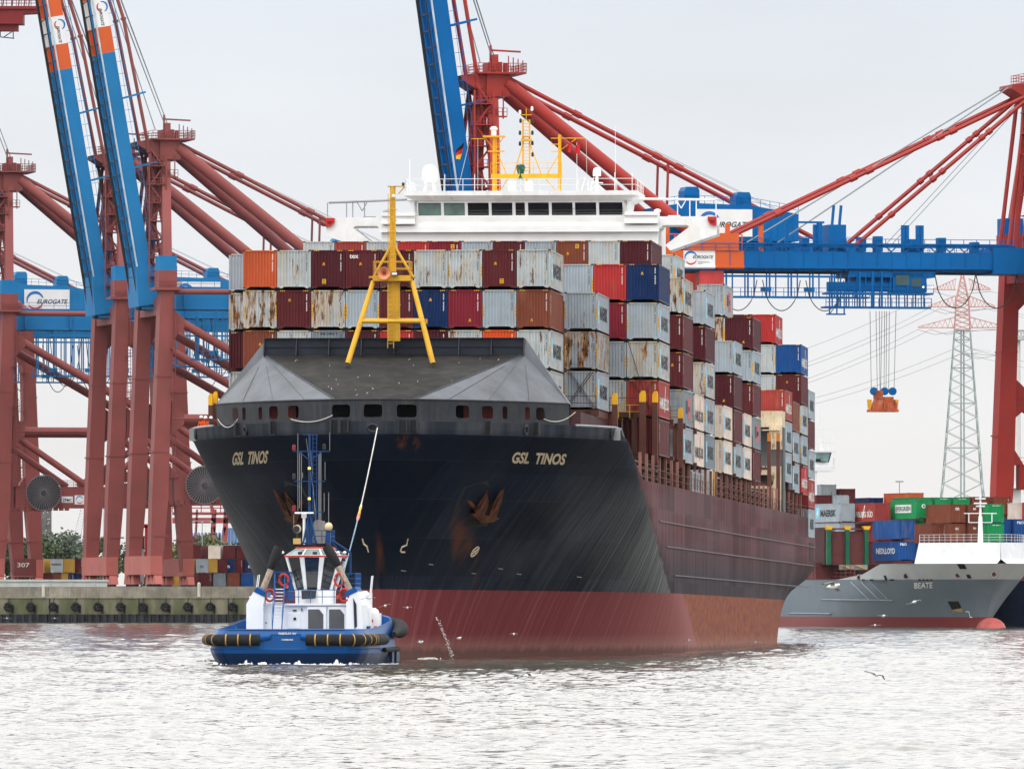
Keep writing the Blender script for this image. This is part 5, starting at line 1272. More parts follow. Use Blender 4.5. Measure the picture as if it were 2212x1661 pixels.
# ------------------------------------------------------------------ quay
def quay():
    Y = 1675.0; q = empty('quay_wall', (-30, Y, 0)); tag(q, 'mossy concrete quay wall with round black fenders above dark sheet piling', 'quay wall')
    x0, x1 = -160.0, 420.0; o = Vector((-30, Y, 0))
    CON = M('quay_concrete', (.26, .238, .19), .8, vary=.3, scale=.35, streak=.6, grime=.5)
    MOSS = bpy.data.materials.new('mossy_concrete'); MOSS.use_nodes = True; nt = MOSS.node_tree; N = nt.nodes.new; L = nt.links.new
    tc = N('ShaderNodeTexCoord'); mp = N('ShaderNodeMapping'); mp.inputs['Scale'].default_value = (.5, .5, .18); n1 = N('ShaderNodeTexNoise'); n1.inputs['Scale'].default_value = .9; n1.inputs['Detail'].default_value = 7
    L(tc.outputs['Object'], mp.inputs[0]); L(mp.outputs[0], n1.inputs['Vector']); rp = N('ShaderNodeValToRGB'); e = rp.color_ramp.elements
    e[0].position = .35; e[0].color = (.075, .085, .035, 1); e[1].position = .68; e[1].color = (.22, .20, .14, 1); k = rp.color_ramp.elements.new(.5); k.color = (.12, .12, .065, 1)
    L(n1.outputs[0], rp.inputs[0]); L(rp.outputs[0], nt.nodes['Principled BSDF'].inputs['Base Color']); nt.nodes['Principled BSDF'].inputs['Roughness'].default_value = .85
    mb = MB(); mb.box(x0, x1, 0.0, 3, 4.45, 6.3); 
    for x in np.arange(x0, x1, 3.9): mb.box(x + .6, x + 1.1, -.03, .0, 5.65, 6.0); mb.box(x - .06, x + .02, -.06, 0, 4.5, 6.3)
    mb.box(x0, x1, -.35, 0, 4.30, 4.5); mb.build('upper_wall', CON, q)
    mb = MB(); mb.box(x0, x1, -.2, 3, 1.5, 4.3); mb.build('lower_wall', MOSS, q)
    mb = MB()
    for i, x in enumerate(np.arange(x0, x1, 15.6)): mb.box(x, x + .25, -.3, -.2, 1.5, 4.3)
    mb.build('wall_joint', DARK, q)
    mb = MB()
    n = int((x1 - x0) / 1.3)
    for i in range(n):
        x = x0 + i * 1.3; mb.hexa([(x, -.1, -1), (x + 1.3, -.1, -1), (x + 1.3, 1, -1), (x, 1, -1), (x, -.1, 1.5), (x + 1.3, -.1, 1.5), (x + 1.3, 1, 1.5), (x, 1, 1.5)]); mb.prism([(x + .15, -.1), (x + .35, -.5), (x + .95, -.5), (x + 1.15, -.1)], lambda a, b, t: (a, b, t), -1, 1.48)
    mb.build('sheet_piling', M('dark_piling', (.026, .028, .034), .6, vary=.4, streak=.3, scale=.3), q)
    me = None
    for px in np.arange(16 / 1.0 - 48.4 * 3, 600, 48.4):
        x = W(px + 2, 1300, Y).x + 30
        if me is None:
            mb = MB(); n = 18; mb.path([(.55 * math.cos(t), -.75, .55 * math.sin(t)) for t in np.linspace(0, 2 * math.pi, n)], .26, 8); mb.tube((0, -.9, 0), (0, -.2, 0), .22, n=8); mb.box(.55, .95, -.5, -.2, -1.1, .3); mb.beam((0, -.6, .6), (.25, -.3, 1.6), .08); me = mb.mesh('fender', BLACK, True)
        f = obj('fender', me, q); f.location = (x, 0, W(px, 1310, Y).z)
    # light rail box along the top at the left, bollards
    mb = MB(); xr = W(231, 1300, Y).x + 30; mb.box(x0, xr, .4, 1.6, 6.3, 7.55); mb.box(x0, xr + .3, .2, 1.8, 7.2, 7.5)
    for x in np.arange(x0, xr, 3.9): mb.box(x, x + .2, .2, .4, 6.3, 7.3)
    mb.build('cable_duct', M('duct_grey', (.42, .44, .42), .6, vary=.1), q)
    mb = MB()
    for px, h in ((94, 1.9), (430, 2.3)): x = W(px, 1290, Y).x + 30; mb.tube((x, -.3, 4.5), (x, -.3, 4.5 + h), .3, .28, 8); mb.ball((x, -.3, 4.5 + h), .3, 0, 8)
    mb.build('bollard', M('bollard_pale', (.50, .48, .42), .6), q)
quay()

# ------------------------------------------------------------------ container cranes
CANG = R(12.5)
def logo(mb, f, x, y, s, ms=(0, 1)):
    arc(mb, f, x, y, s, s * .34, 20, 190, ms[0]); arc(mb, f, x, y, s * .95, s * .30, 215, 340, ms[1])
def crane(px, apexy, sd, up, label, number=None, Yd=None, zb=6.4, trolley=False):
    """ship-to-shore crane; px is the picture column of its near waterside leg, sd picture pixels per metre"""
    Y = Yd or FD / sd; base = W(px, HY, Y); base.z = 0; K = sd * Y / FD      # K: how much larger than the drawing this crane is
    root = empty('container_crane', (base.x, base.y, zb), (0, 0, CANG)); root.scale = (K, K, K); tag(root, label, 'harbour crane', 'container cranes on the quay')
    B = 20.0; Z = lambda z: z - zb
    CRED, CBLUE = (CREDHAZE, CBLUEHAZE) if Y > 1650 else (globals()['CRED'], globals()['CBLUE'])  # distant cranes get the colours with haze painted in
    V = lambda a, b, z: Vector((a, b, z - zb))
    def part(mb, name, mats, parent=root, smooth=False): return mb.build(name, mats, parent, smooth)
    for b in (0.0, B):
        for a in (0.0, 30.0):
            mb = MB(); ln = 1.2 if a == 0 else -1.2
            def sec(z, wa, wb_, da): return [V(a + da - wa / 2, b - wb_ / 2, z), V(a + da + wa / 2, b - wb_ / 2, z), V(a + da + wa / 2, b + wb_ / 2, z), V(a + da - wa / 2, b + wb_ / 2, z)]
            for (z0, wa0, d0), (z1, wa1, d1) in (((8.2, 1.9, -ln * 1.6), (21, 2.7, -ln)), ((21, 2.7, -ln), (55, 2.2, 0))): mb.hexa(sec(z0, wa0, 3.4, d0) + sec(z1, wa1, 3.4, d1))
            mb.prism([(0, 24), (2.8, 24), (1.2, 26.5), (1.0, 30.5)] if a == 0 else [(0, 24), (-2.8, 24), (-1.2, 26.5), (-1, 30.5)], lambda x, y, t: V(a + x - ln * .8, b + t, y), -1.2, 1.2)
            s = 1 if a == 0 else -1
            mb.prism([(s * .9, 36.5), (s * 2.9, 34.6), (s * 2.9, 32.8), (s * .7, 31)], lambda x, y, t: V(a + x, b + t, y), -.7, .7)
            mb.prism([(s * 1.0, 51.5), (s * 3.0, 50), (s * 3.0, 48.6), (s * .9, 46.5)], lambda x, y, t: V(a + x, b + t, y), -.7, .7)
            for z, wa in ((14.5, 2.5), (28.2, 2.75), (40.5, 2.55)): mb.box(a - ln * (.9 if z < 30 else .45) - wa / 2, a - ln * (.9 if z < 30 else .45) + wa / 2, b - 1.78, b + 1.78, Z(z), Z(z + .22))
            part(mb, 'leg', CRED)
            if b == 0:
                mb = MB(); xa = a + s * 1.0; mb.ladder(V(xa, -1.95, 24.2), V(xa, -1.95, 54), .5, .09, .6)
                for z in (31, 38, 45): mb.box(xa - .6, xa + .6, -2.6, -1.75, Z(z), Z(z + .12)); mb.rail([(xa - .6, -2.6, Z(z)), (xa + .6, -2.6, Z(z))], 1.1, .07, .6)
                part(mb, 'leg_ladder', CRED)
            mb = MB(); mb.box(a - 1.5, a + 1.5, b - 2, b + 2, Z(55), Z(57.8), 0); mb.box(a - 2.2, a + 2.2, b - 2.3, b + 2.3, Z(54.6), Z(55), 0); mb.box(a - 1.4, a + 1.5, b - 1.9, b + 1.9, Z(57.8), Z(60.2), 1)
            mb.rail([(a - 2.2, b - 2.3, Z(55)), (a + 2.2, b - 2.3, Z(55)), (a + 2.2, b + 2.3, Z(55))], 1.1, .07, 1.2)
            if a == 0: part(mb, 'leg_head', [CRED, CBLUE])
            # bogies
            mb = MB(); da = -ln * 1.6
            for j in (-3.2, 0, 3.2): mb.prism([(j - 1.5, 6.75), (j + 1.5, 6.75), (j + .6, 8.2), (j - .6, 8.2)], lambda x, y, t: V(a + da + t, b + x, y), -.6, .6)
            for j in np.arange(-4.2, 4.3, 1.4): mb.tube(V(a + da - .3, b + j, 6.75), V(a + da + .3, b + j, 6.75), .36, n=8, m=1)
            part(mb, 'bogie', [CREDP, DARK])
    for a, da in ((0, -1.9), (30, 1.9)):
        mb = MB(); mb.box(a + da - 1.0, a + da + 1.0, -1.9, B + 1.9, Z(8.3), Z(11.35)); part(mb, 'sill_beam', CREDP)
        mb = MB(); mb.box(a - 1, a + 1, 1.7, B - 1.7, Z(50.6), Z(53.4)); part(mb, 'cross_beam', CRED)
    for b in (0.0, B):
        mb = MB(); mb.box(1.2, 28.8, b - 1.0, b + 1.0, Z(20.4), Z(24)); mb.rail([(1, b - 1.2, Z(24)), (29, b - 1.2, Z(24))], 1.1, .07, 1.6)
        for i in range(9): mb.box(2 + i * 1.0, 2.7 + i * 1.0, b - 1.3, b - .5, Z(19.8), Z(20.4))
        part(mb, 'portal_beam', CRED)
        mb = MB()
        mb.tube(V(1, b, 54.4), V(29.5, b, 54.4), .45, n=8); mb.tube(V(1, b, 33.7), V(29.5, b, 33.7), .75, n=8)
        mb.tube(V(2.2, b, 49.6), V(28.5, b, 34.8), .72, n=10); mb.tube(V(2.0, b, 32.4), V(14, b, 24.2), .6, n=10); mb.tube(V(28.2, b, 32.4), V(16, b, 24.2), .6, n=10)
        part(mb, 'bracing', CRED, smooth=True)
    # girder, running gear and hanging walkway
    mb = MB(); mb.box(-2.5, 56, 6, 8.2, Z(51.7), Z(55.4)); mb.box(-2.5, 56, 11.8, 14, Z(51.7), Z(55.4)); mb.box(-2.5, 56, 8.2, 11.8, Z(54.6), Z(55.2))
    mb.box(-2.5, 56, 5.6, 6, Z(51.7), Z(51.95)); mb.rail([(-2, 5.6, Z(55.4)), (56, 5.6, Z(55.4))], 1.1, .07, 2.2)
    for a in np.arange(4, 56, 8): mb.box(a, a + .3, 5.4, 6, Z(51.9), Z(55.3))
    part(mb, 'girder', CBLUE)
    mb = MB(); za, zc = (47.9 if sd > 14 else 43.6), 51.5
    for a in np.arange(6, 56, 3.2):
        mb.beam(V(a, 3.6, za), V(a, 3.6, zc), .22); mb.beam(V(a + .9, 3.6, za), V(a + .9, 3.6, zc), .18); mb.beam(V(a, 5.4, za), V(a, 5.4, zc), .18)
    mb.box(5, 56, 3.4, 5.6, Z(za - .25), Z(za)); mb.box(5, 56, 3.5, 3.8, Z(50.6), Z(50.9)); mb.rail([(5, 3.4, Z(za)), (56, 3.4, Z(za))], 1.2, .08, 1.6)
    for a in np.arange(8, 54, 6.4): mb.box(a, a + 1.4, 3.3, 4.2, Z(za + .7), Z(za + 1.3))
    part(mb, 'cable_walkway', CBLUE)
    mb = MB()
    for i in range(7):
        a0 = 8 + i * 6.4; mb.path([V(a0 + 5.6 * t, 3.0, 50.2 - (4.4 if sd > 14 else 8.5) * (4 * t * (1 - t)) ** .6) for t in np.linspace(0, 1, 13)], .07, 4)
    part(mb, 'festoon_cable', DARK)
    # machinery house
    mb = MB(); mb.prism([(25.6, 55.8), (45.6, 55.8), (45.6, 59.7), (38.6, 60.9), (29, 61.2), (25.6, 60.7)], lambda x, y, t: V(x, t, y), 4.0, 16)
    for a in np.arange(26, 45.4, 1.1): mb.box(a, a + .08, 3.94, 4.0, Z(56), Z(59.6))
    mb.rail([(25.6, 4.2, Z(60.7)), (29, 4.2, Z(61.2)), (38.6, 4.2, Z(60.9)), (45.6, 4.2, Z(59.7))], 1.1, .06, 1.4); house = part(mb, 'machinery_house', CBLUE)
    for a, dz in ((28.8, 0), (36.4, -.7)): 
        mb = MB(); mb.prism([(0, 60.6), (3.6, 60.6), (3.6, 63.0), (3.2, 63.5), (.5, 63.5), (0, 62.9)], lambda x, y, t: V(a + x * .62, t, y + dz), 4.3, 8); part(mb, 'roof_vent', CBLUE, house)
    mb = MB(); mb.box(30.4, 38.7, 3.80, 3.93, Z(56.4), Z(60.3), 0); f = lambda x, y: V(30.4 + x, 3.77, 56.4 + y)
    logo(mb, f, 2.0, 1.85, 1.5, (1, 3)); add_text(mb, 'EUROGATE', lambda x, y: f(2.3 + x, 1.3 + y), .82, 5.7, 2, .02, .35); part(mb, 'house_sign', [CWHT, LOGOB, INK, LOGOR], house)
    # tower above the waterside legs
    mb = MB()
    for b in (1.0, B - 1.0):
        c = 10 + (b - 10) * .30
        mb.hexa([V(-.4, b - .7, 60), V(1.1, b - .7, 60), V(1.1, b + .7, 60), V(-.4, b + .7, 60), V(.6, c - .7, 77), V(2.0, c - .7, 77), V(2.0, c + .7, 77), V(.6, c + .7, 77)])
    for b in (7.5, 12.5): mb.tube(V(-3.6, b, 55.5), V(-1.0, b, 77.2), .32, n=6); mb.tube(V(-1.2, b, 55.5), V(0.2, b, 77), .45, n=6)
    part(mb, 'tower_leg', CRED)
    mb = MB()
    for i in range(7):
        z = 57 + i * 3.0; s = 1 if i % 2 else -1; mb.box(-1.9, .9, 4.5, 7.5, Z(z), Z(z + .15)); mb.beam(V(-.5 - s * 1.1, 5.2, z), V(-.5 + s * 1.1, 5.2, z + 3), .25); mb.rail([(-1.9, 4.5, Z(z)), (.9, 4.5, Z(z))], 1.1, .08, 1.0)
    for a in (-1.9, .9): mb.beam(V(a, 4.5, 55.5), V(a, 4.5, 77), .22)
    part(mb, 'tower_stairs', CRED)
    mb = MB(); mb.box(.2, 3.6, 6, 14, Z(76.2), Z(79.4)); mb.prism([(.2, 76.4), (-3.4, 78.6), (-3.4, 79.2), (.2, 79.4)], lambda x, y, t: V(x, t, y), 6.5, 13.5); mb.box(-1.2, 5.8, 5, 15, Z(79.4), Z(79.65)); mb.box(1.0, 2.8, 7.5, 12.5, Z(79.65), Z(81.2)); mb.box(1.2, 2.0, 6.4, 7.5, Z(79.65), Z(82.2))
    mb.rail([(-3.2, 6.5, Z(79.2)), (-1.2, 5, Z(79.65)), (5.8, 5, Z(79.65)), (5.8, 15, Z(79.65))], 1.25, .08, .8, 3); mb.rail([(-1.2, 15, Z(79.65)), (5.8, 15, Z(79.65))], 1.25, .08, .8, 3)
    for a in (3.2, 3.9, 4.6, 5.3): mb.beam(V(a, 5.2, 79.65), V(a, 5.2, 82 - (a - 3) * .3), .14)
    for a in (.2, 1.4, 2.6): mb.box(a, a + .5, 5.2, 6.2, Z(79.65), Z(80.9))
    mb.beam(V(1.2, 8, 81), V(1.2, 8, 83.6), .3); mb.beam(V(1.0, 8, 82.9), V(5.6, 8, 82.7), .26); mb.beam(V(.6, 5.9, 73), V(.6, 5.9, 77), .16); mb.beam(V(2.6, 5.9, 73), V(2.6, 5.9, 77), .16); mb.box(.2, 3.0, 5.2, 6.2, Z(73.2), Z(73.4)); mb.rail([(.2, 5.2, Z(73.4)), (3.0, 5.2, Z(73.4))], 1.1, .08, .7)
    part(mb, 'tower_head', CRED)
    mb = MB()
    for b, b2 in ((6.5, 2.2), (13.5, 17.8)): mb.tube(V(3.2, b, 78.2), V(31, b2, 55.6), .92, n=12)
    part(mb, 'backstay_pipe', CRED, smooth=True)
    mb = MB()
    for b in (6.8, 13.2):
        P_ = V(3.6, b, 78.8); Q_ = V(49, b, 56.2); mb.tube(P_, Q_, .36, n=6)
        for t in (.22, .48, .55): c = P_.lerp(Q_, t); mb.tube(c - (Q_ - P_) * .012, c + (Q_ - P_) * .012, .5, n=6)
        a = 27.0; c = P_.lerp(Q_, (a - 3.6) / 45.4); mb.tube(c, V(a - .3, b, 57), .2, n=5)
    part(mb, 'thin_backstay', CRED, smooth=True)
    # boom
    ph = R(82.0 if sd > 14 else 80.3) if up else 0.0; cp, sp = math.cos(ph), math.sin(ph)
    BP = lambda t, h, b: V((-1.7 if up else -3.0) - t * cp + h * sp, b, 53.4 + t * sp + h * cp)
    segs = [(0, 40.7, 0), (40.7, 45.0, 1), (45.0, 49.7, 2), (49.7, 62, 1)]
    mb = MB()
    for t0, t1, m in segs:
        for b0, b1 in ((6, 8.0), (12.0, 14)): mb.hexa([BP(t0, -1.35, b0), BP(t0, 1.25, b0), BP(t0, 1.25, b1), BP(t0, -1.35, b1), BP(t1, -1.35, b0), BP(t1, 1.25, b0), BP(t1, 1.25, b1), BP(t1, -1.35, b1)], m)
        mb.hexa([BP(t0, -.3, 8.0), BP(t0, .9, 8.0), BP(t0, .9, 12.0), BP(t0, -.3, 12.0), BP(t1, -.3, 8.0), BP(t1, .9, 8.0), BP(t1, .9, 12.0), BP(t1, -.3, 12.0)], m)
        mb.hexa([BP(t0, -1.2, 5.75), BP(t0, -.95, 5.75), BP(t0, -.95, 6.0), BP(t0, -1.2, 6.0), BP(t1, -1.2, 5.75), BP(t1, -.95, 5.75), BP(t1, -.95, 6.0), BP(t1, -1.2, 6.0)], 3 if up else m)
    boom = part(mb, 'boom', [CBLUE, CORG, CWHT, M('rail_glint', (.42, .50, .56), .4)])  # on raised booms the pale strip paints light reflected off the rail flange
    mb = MB()
    for b in (6.6, 13.4): mb.beam(BP(1, -1.5, b), BP(61, -1.5, b), .25)
    for b in (5.7, 14.2):
        for i in range(31): mb.beam(BP(1 + i * 2, 1.25, b), BP(1 + i * 2, 2.35, b), .07)
        mb.beam(BP(1, 2.35, b), BP(61, 2.35, b), .07); mb.beam(BP(1, 1.8, b), BP(61, 1.8, b), .05)
    part(mb, 'boom_railing', CBLUE, boom)
    for t in (9, 21.5, 33) if up else ():
        for b in (6.2, 13.8): mb = MB(); mb.beam(BP(t, 1.2, b), BP(t + .4, 5.2, b), .45, .3); part(mb, 'outrigger', CBLUE, boom)
    mb = MB()
    mb.hexa([BP(-1, -2.0, 5.4), BP(-1, 2.6, 5.4), BP(-1, 2.6, 14.6), BP(-1, -2.0, 14.6), BP(5.5, -1.36, 5.4), BP(5.5, 1.3, 5.4), BP(5.5, 1.3, 14.6), BP(5.5, -1.36, 14.6)]) if up else mb.box(-6.5, -1, 5.4, 14.6, Z(51.6), Z(55.4))
    part(mb, 'boom_hinge', CBLUE, boom)
    mb = MB()
    for b in (6.9, 13.1): mb.beam(BP(0, -1.62, b), BP(61, -1.62, b), .22, .34)
    for t in np.arange(1.5, 61, 2.4): mb.beam(BP(t, -1.45, 5.9), BP(t, -1.45, 14.1), .16)
    part(mb, 'trolley_rail', DARK, boom)
    if not up:
        mb = MB()
        for t in np.arange(1, 44, 2.2): mb.beam(BP(t, 1.3, 6.4), BP(t + 1.1, 2.3, 6.4), .16); mb.beam(BP(t + 1.1, 2.3, 6.4), BP(t + 2.2, 1.3, 6.4), .16); mb.beam(BP(t, -1.25, 5.96), BP(t, 1.2, 5.96), .10)
        mb.beam(BP(1, 2.3, 6.4), BP(44, 2.3, 6.4), .26)
        for t in (6, 11, 20.5, 23, 31.5, 37): mb.box(-3 - t - .5, -3 - t + .6, 6.2, 8, Z(54.7), Z(56.2 + (t % 3) * .3))
        for t in (34.0, 29.8, 16.6, 16.0, 14.4, 13.8): mb.box(-3 - t - .25, -3 - t + .25, 7, 7.6, Z(54.6), Z(58.6)); 
        mb.box(-30.8, -28.2, 7, 11, Z(54.6), Z(58.6)); mb.box(-19, -17.6, 7, 9, Z(54.6), Z(56.6)); mb.beam(V(-31.5, 7, 58.9), V(-37, 7, 58.9), .3); mb.beam(V(-32.2, 7, 54.6), V(-32.2, 7, 59), .7); mb.beam(V(-30.5, 7.2, 56), V(-30, 7.2, 61.4), .35); mb.beam(V(-29.4, 7.2, 56), V(-28.9, 7.2, 61.4), .35)
        mb.box(-46, -3, 6.2, 6.8, Z(55.3), Z(55.7)); mb.rail([(-46, 6, Z(55.2)), (-3, 6, Z(55.2))], 1.3, .09, 2.0, 2)
        part(mb, 'boom_gear', CBLUE, boom)
        mb = MB(); mb.box(-52, -44.5, 5.8, 6.3, Z(54.7), Z(57.2)); mb.rail([(-60, 6, Z(54.8)), (-44, 6, Z(54.8))], 2.2, .14, 2.0, 2)
        for t in (38, 43, 52): mb.box(-3 - t - .3, -3 - t + .3, 6.4, 7, Z(54.6), Z(58.6))
        part(mb, 'boom_tip_frame', CORG, boom)
        mb = MB(); mb.box(-50.2, -49.4 + 2.8, 6.5, 9, Z(47.4), Z(52)); part(mb, 'hanging_box', M('crane_bright_red', (.5, .05, .05), .5), boom)
    f = (lambda x, y: BP(44.98 + x, -1.15 + y, 5.97)) if up else (lambda x, y: BP(49.5 - x, -1.15 + y, 5.97))
    mb = MB()
    if up:
        f2 = lambda x, y: BP(49.2 - x, -1.1 + y, 5.965); logo(mb, f2, .95, 1.45, .85, (0, 2)); add_text(mb, 'EUROGATE', lambda x, y: f2(1.15 + x, .85 + y), .50, 2.9, 1, .02, .35)
    else: logo(mb, f, .9, 1.3, .9, (0, 2)); add_text(mb, 'EUROGATE', lambda x, y: f(1.15 + x, 1.25 + y), .45, 3.1, 1, .02, .35); mb.beam(f(1.9, .75), f(3.6, .75), .09, .02, 1); mb.beam(f(1.9, .5), f(2.6, .5), .09, .02, 1)
    part(mb, 'boom_sign', [LOGOB, INK, LOGOR], boom)
    # forestays
    mb = MB(); ap = lambda b: V(.2, b, 78.2)
    if up:
        for b in (6.4, 13.6):
            pts = [BP(2, 4.6, b), BP(24, 4.2, b), BP(46, 3.6, b), BP(61, 1.5, b)]
            for p, q in zip(pts[:-1], pts[1:]): mb.tube(p, q, .30, n=6); mb.tube(q - (q - p) * .02, q + (q - p) * .0, .5, n=6)
            pts = [V(-.8, b + .4, 77), BP(12, 3.2, b + .5)]; mb.tube(*pts, .24, n=6)
    else:
        for b in (6.4, 13.6):
            for t, z in ((45.0, 55.6), (24.0, 55.6)):
                P_ = ap(b); Q_ = V(-3 - t, b, z); mb.tube(P_, Q_, .34 if t > 20 else .28, n=6)
                for k in ((.26, .3, .52, .57, .8) if t > 20 else (.45, .5, .72)): c = P_.lerp(Q_, k); mb.tube(c - (Q_ - P_) * .01, c + (Q_ - P_) * .01, .5, n=6)
    part(mb, 'forestay', CRED, smooth=True)
    mb = MB()
    if up:
        for b, da in ((7.5, 0), (8.3, .3), (11.5, 2.2), (12.3, 2.5), (9.5, -2.5)): mb.tube(V(1.5 + da * .6, b, 81.2), BP(60, 1.2 if da < 2 else 2.6, b), .075, n=4)
    else:
        for b, t in ((8, 36), (8.6, 36), (11.5, 40), (12.2, 40)): mb.tube(V(-3.2, b, 79), V(-3 - t, b, 55.4), .07, n=4)
        for b in (8, 12): mb.tube(V(-1, b, 77), V(-3 - 18.5, b, 55.4), .05, n=4)
    for b in (9.2, 10.6): mb.tube(V(3.5, b, 79), V(45, b, 60), .03, n=4)
    part(mb, 'hoist_cable', CABLE)
    # cable reel on the waterside portal
    mb = MB(); c = V(5.9, -2.6, 22.9); mb.tube(c, c + Vector((0, .25, 0)), 3.0, n=32, m=0); mb.tube(c - Vector((0, .5, 0)), c + Vector((0, .7, 0)), .45, n=10, m=0)
    reel = part(mb, 'cable_reel', [M('reel_grey', (.045, .040, .046), .6)])
    mb = MB()
    for i in range(40):
        t = 2 * math.pi * i / 40; d = Vector((math.cos(t), 0, math.sin(t))); mb.beam(c + d * .45 - Vector((0, .06, 0)), c + d * 3.25 - Vector((0, .35, 0)), .07)
    mb.path([c + Vector((3.1 * math.cos(t), -.3, 3.1 * math.sin(t))) for t in np.linspace(0, 2 * math.pi, 33)], .06, 4); part(mb, 'reel_spoke', M('spoke_grey', (.16, .15, .16), .5), reel)
    mb = MB(); y = -1.03
    mb.face([(9.4, y, Z(21.2)), (11.4, y, Z(21.2)), (11.4, y, Z(22.3)), (9.4, y, Z(22.3))], 0); add_text(mb, 'ZPMC', lambda x, h: (9.55 + x, y - .01, Z(21.35) + h), .55, 1.7, 1, .02); mb.face([(11.7, y, Z(20.9)), (14.6, y, Z(20.9)), (14.6, y, Z(22.5)), (11.7, y, Z(22.5))], 0); f3 = lambda x, h: (11.7 + x, y - .01, Z(20.9) + h); logo(mb, f3, .9, .8, .62, (2, 3)); part(mb, 'maker_plate', [CWHT, INK, LOGOB, LOGOR])
    if number:
        mb = MB(); mb.box(3.6, 7.6, 15, 17, Z(8.3), Z(11.4)); part(mb, 'leg_base', CRED)
        mb = MB(); add_text(mb, number, lambda x, h: (4.2 + x, 14.98, Z(9.9) + h), .8, 2.2, 0, .02); part(mb, 'number', INKW)
    if trolley:
        mb = MB(); a0, a1 = -31.5, -15.7
        mb.box(-28, -15, 6.2, 13.8, Z(51.0), Z(51.9)); mb.box(-27, -16, 7.5, 12.5, Z(50.2), Z(51.0)); mb.box(-31, -16.2, 6.6, 7.6, Z(48.9), Z(50.3)); mb.box(-21.4, -16.4, 6.2, 9.2, Z(48.8), Z(51.6)); mb.box(-31.2, -15.4, 5.8, 9.4, Z(48.5), Z(48.75))
        for x in np.arange(-30.5, -16, 1.25): mb.beam(V(x, 6.2, 46.6), V(x, 6.2, 51.4), .17); mb.beam(V(x + .35, 9, 46.6), V(x + .35, 9, 51), .14)
        for x in (-26.5, -24.6, -23.2): mb.beam(V(x, 5.7, 46.6), V(x, 5.7, 51.8), .26)
        mb.rail([(-31.2, 5.8, Z(48.75)), (-15.4, 5.8, Z(48.75))], 1.1, .08, 1.3); mb.box(a0, a1, 5.9, 9, Z(46.5), Z(46.75)); mb.rail([(a0, 5.9, Z(46.75)), (a1, 5.9, Z(46.75))], 1.2, .09, 1.0, 2)
        for x in (-31, -29.9, -28.8): mb.beam(V(x, 5.8, 45.6), V(x, 5.8, 49), .18)
        mb.box(-31.2, -28.6, 5.7, 7, Z(45.5), Z(45.7)); mb.beam(V(-31, 5.7, 45.6), V(-28.8, 5.7, 48.6), .12); mb.beam(V(-31.5, 5.7, 48.6), V(-24.5, 5.7, 48.6), .3)
        tr = part(mb, 'trolley', CBLUE)
        mb = MB(); mb.box(-21.0, -19.0, 6.08, 6.2, Z(49.8), Z(51.3)); mb.box(-18.6, -17.2, 6.08, 6.2, Z(49.6), Z(50.8)); part(mb, 'cabin_window', M('cabin_glass', (.05, .09, .09), .2), tr)
        for x in (-17, -15.6): mb = MB(); mb.ball(V(x, 5.6, 49.6), .15, 0, 8); part(mb, 'trolley_lamp', M('lamp_warm', (.8, .7, .4), .4, emit=(1, .85, .5, 1.5)), tr)
        mb = MB(); mb.box(-28, -15, 6.3, 7, Z(51.9), Z(52.2)); part(mb, 'trolley_wheels', DARK, tr)
        mb = MB()
        for i in range(3): x0 = -15.2 + i * 6.2; mb.path([V(x0 + 6.2 * t, 6, 51.6 - 5.0 * (4 * t * (1 - t)) ** .6) for t in np.linspace(0, 1, 13)], .08, 4)
        part(mb, 'festoon_cable', DARK, tr)
    return root, V, base
S0 = 12.25
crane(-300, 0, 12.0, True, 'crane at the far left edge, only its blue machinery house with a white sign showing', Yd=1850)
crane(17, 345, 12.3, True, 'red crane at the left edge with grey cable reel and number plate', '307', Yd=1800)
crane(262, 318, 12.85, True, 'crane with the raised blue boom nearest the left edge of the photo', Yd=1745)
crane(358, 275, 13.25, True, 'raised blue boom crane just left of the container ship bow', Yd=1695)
crane(1068, 125, 15.2, True, 'bright blue boom raised behind the ship bridge, machinery house at its right', Yd=1610)
crane(2261, 150, 14.9, False, 'crane at the right edge with its blue boom lowered and trolley over the water', Yd=1512, trolley=True)
mb = MB(); mb.box(-22, 500, 1492, 1676.5, -2, 6.38); tag(mb.build('quay_apron', M('quay_concrete', (0, 0, 0))), kind='structure')
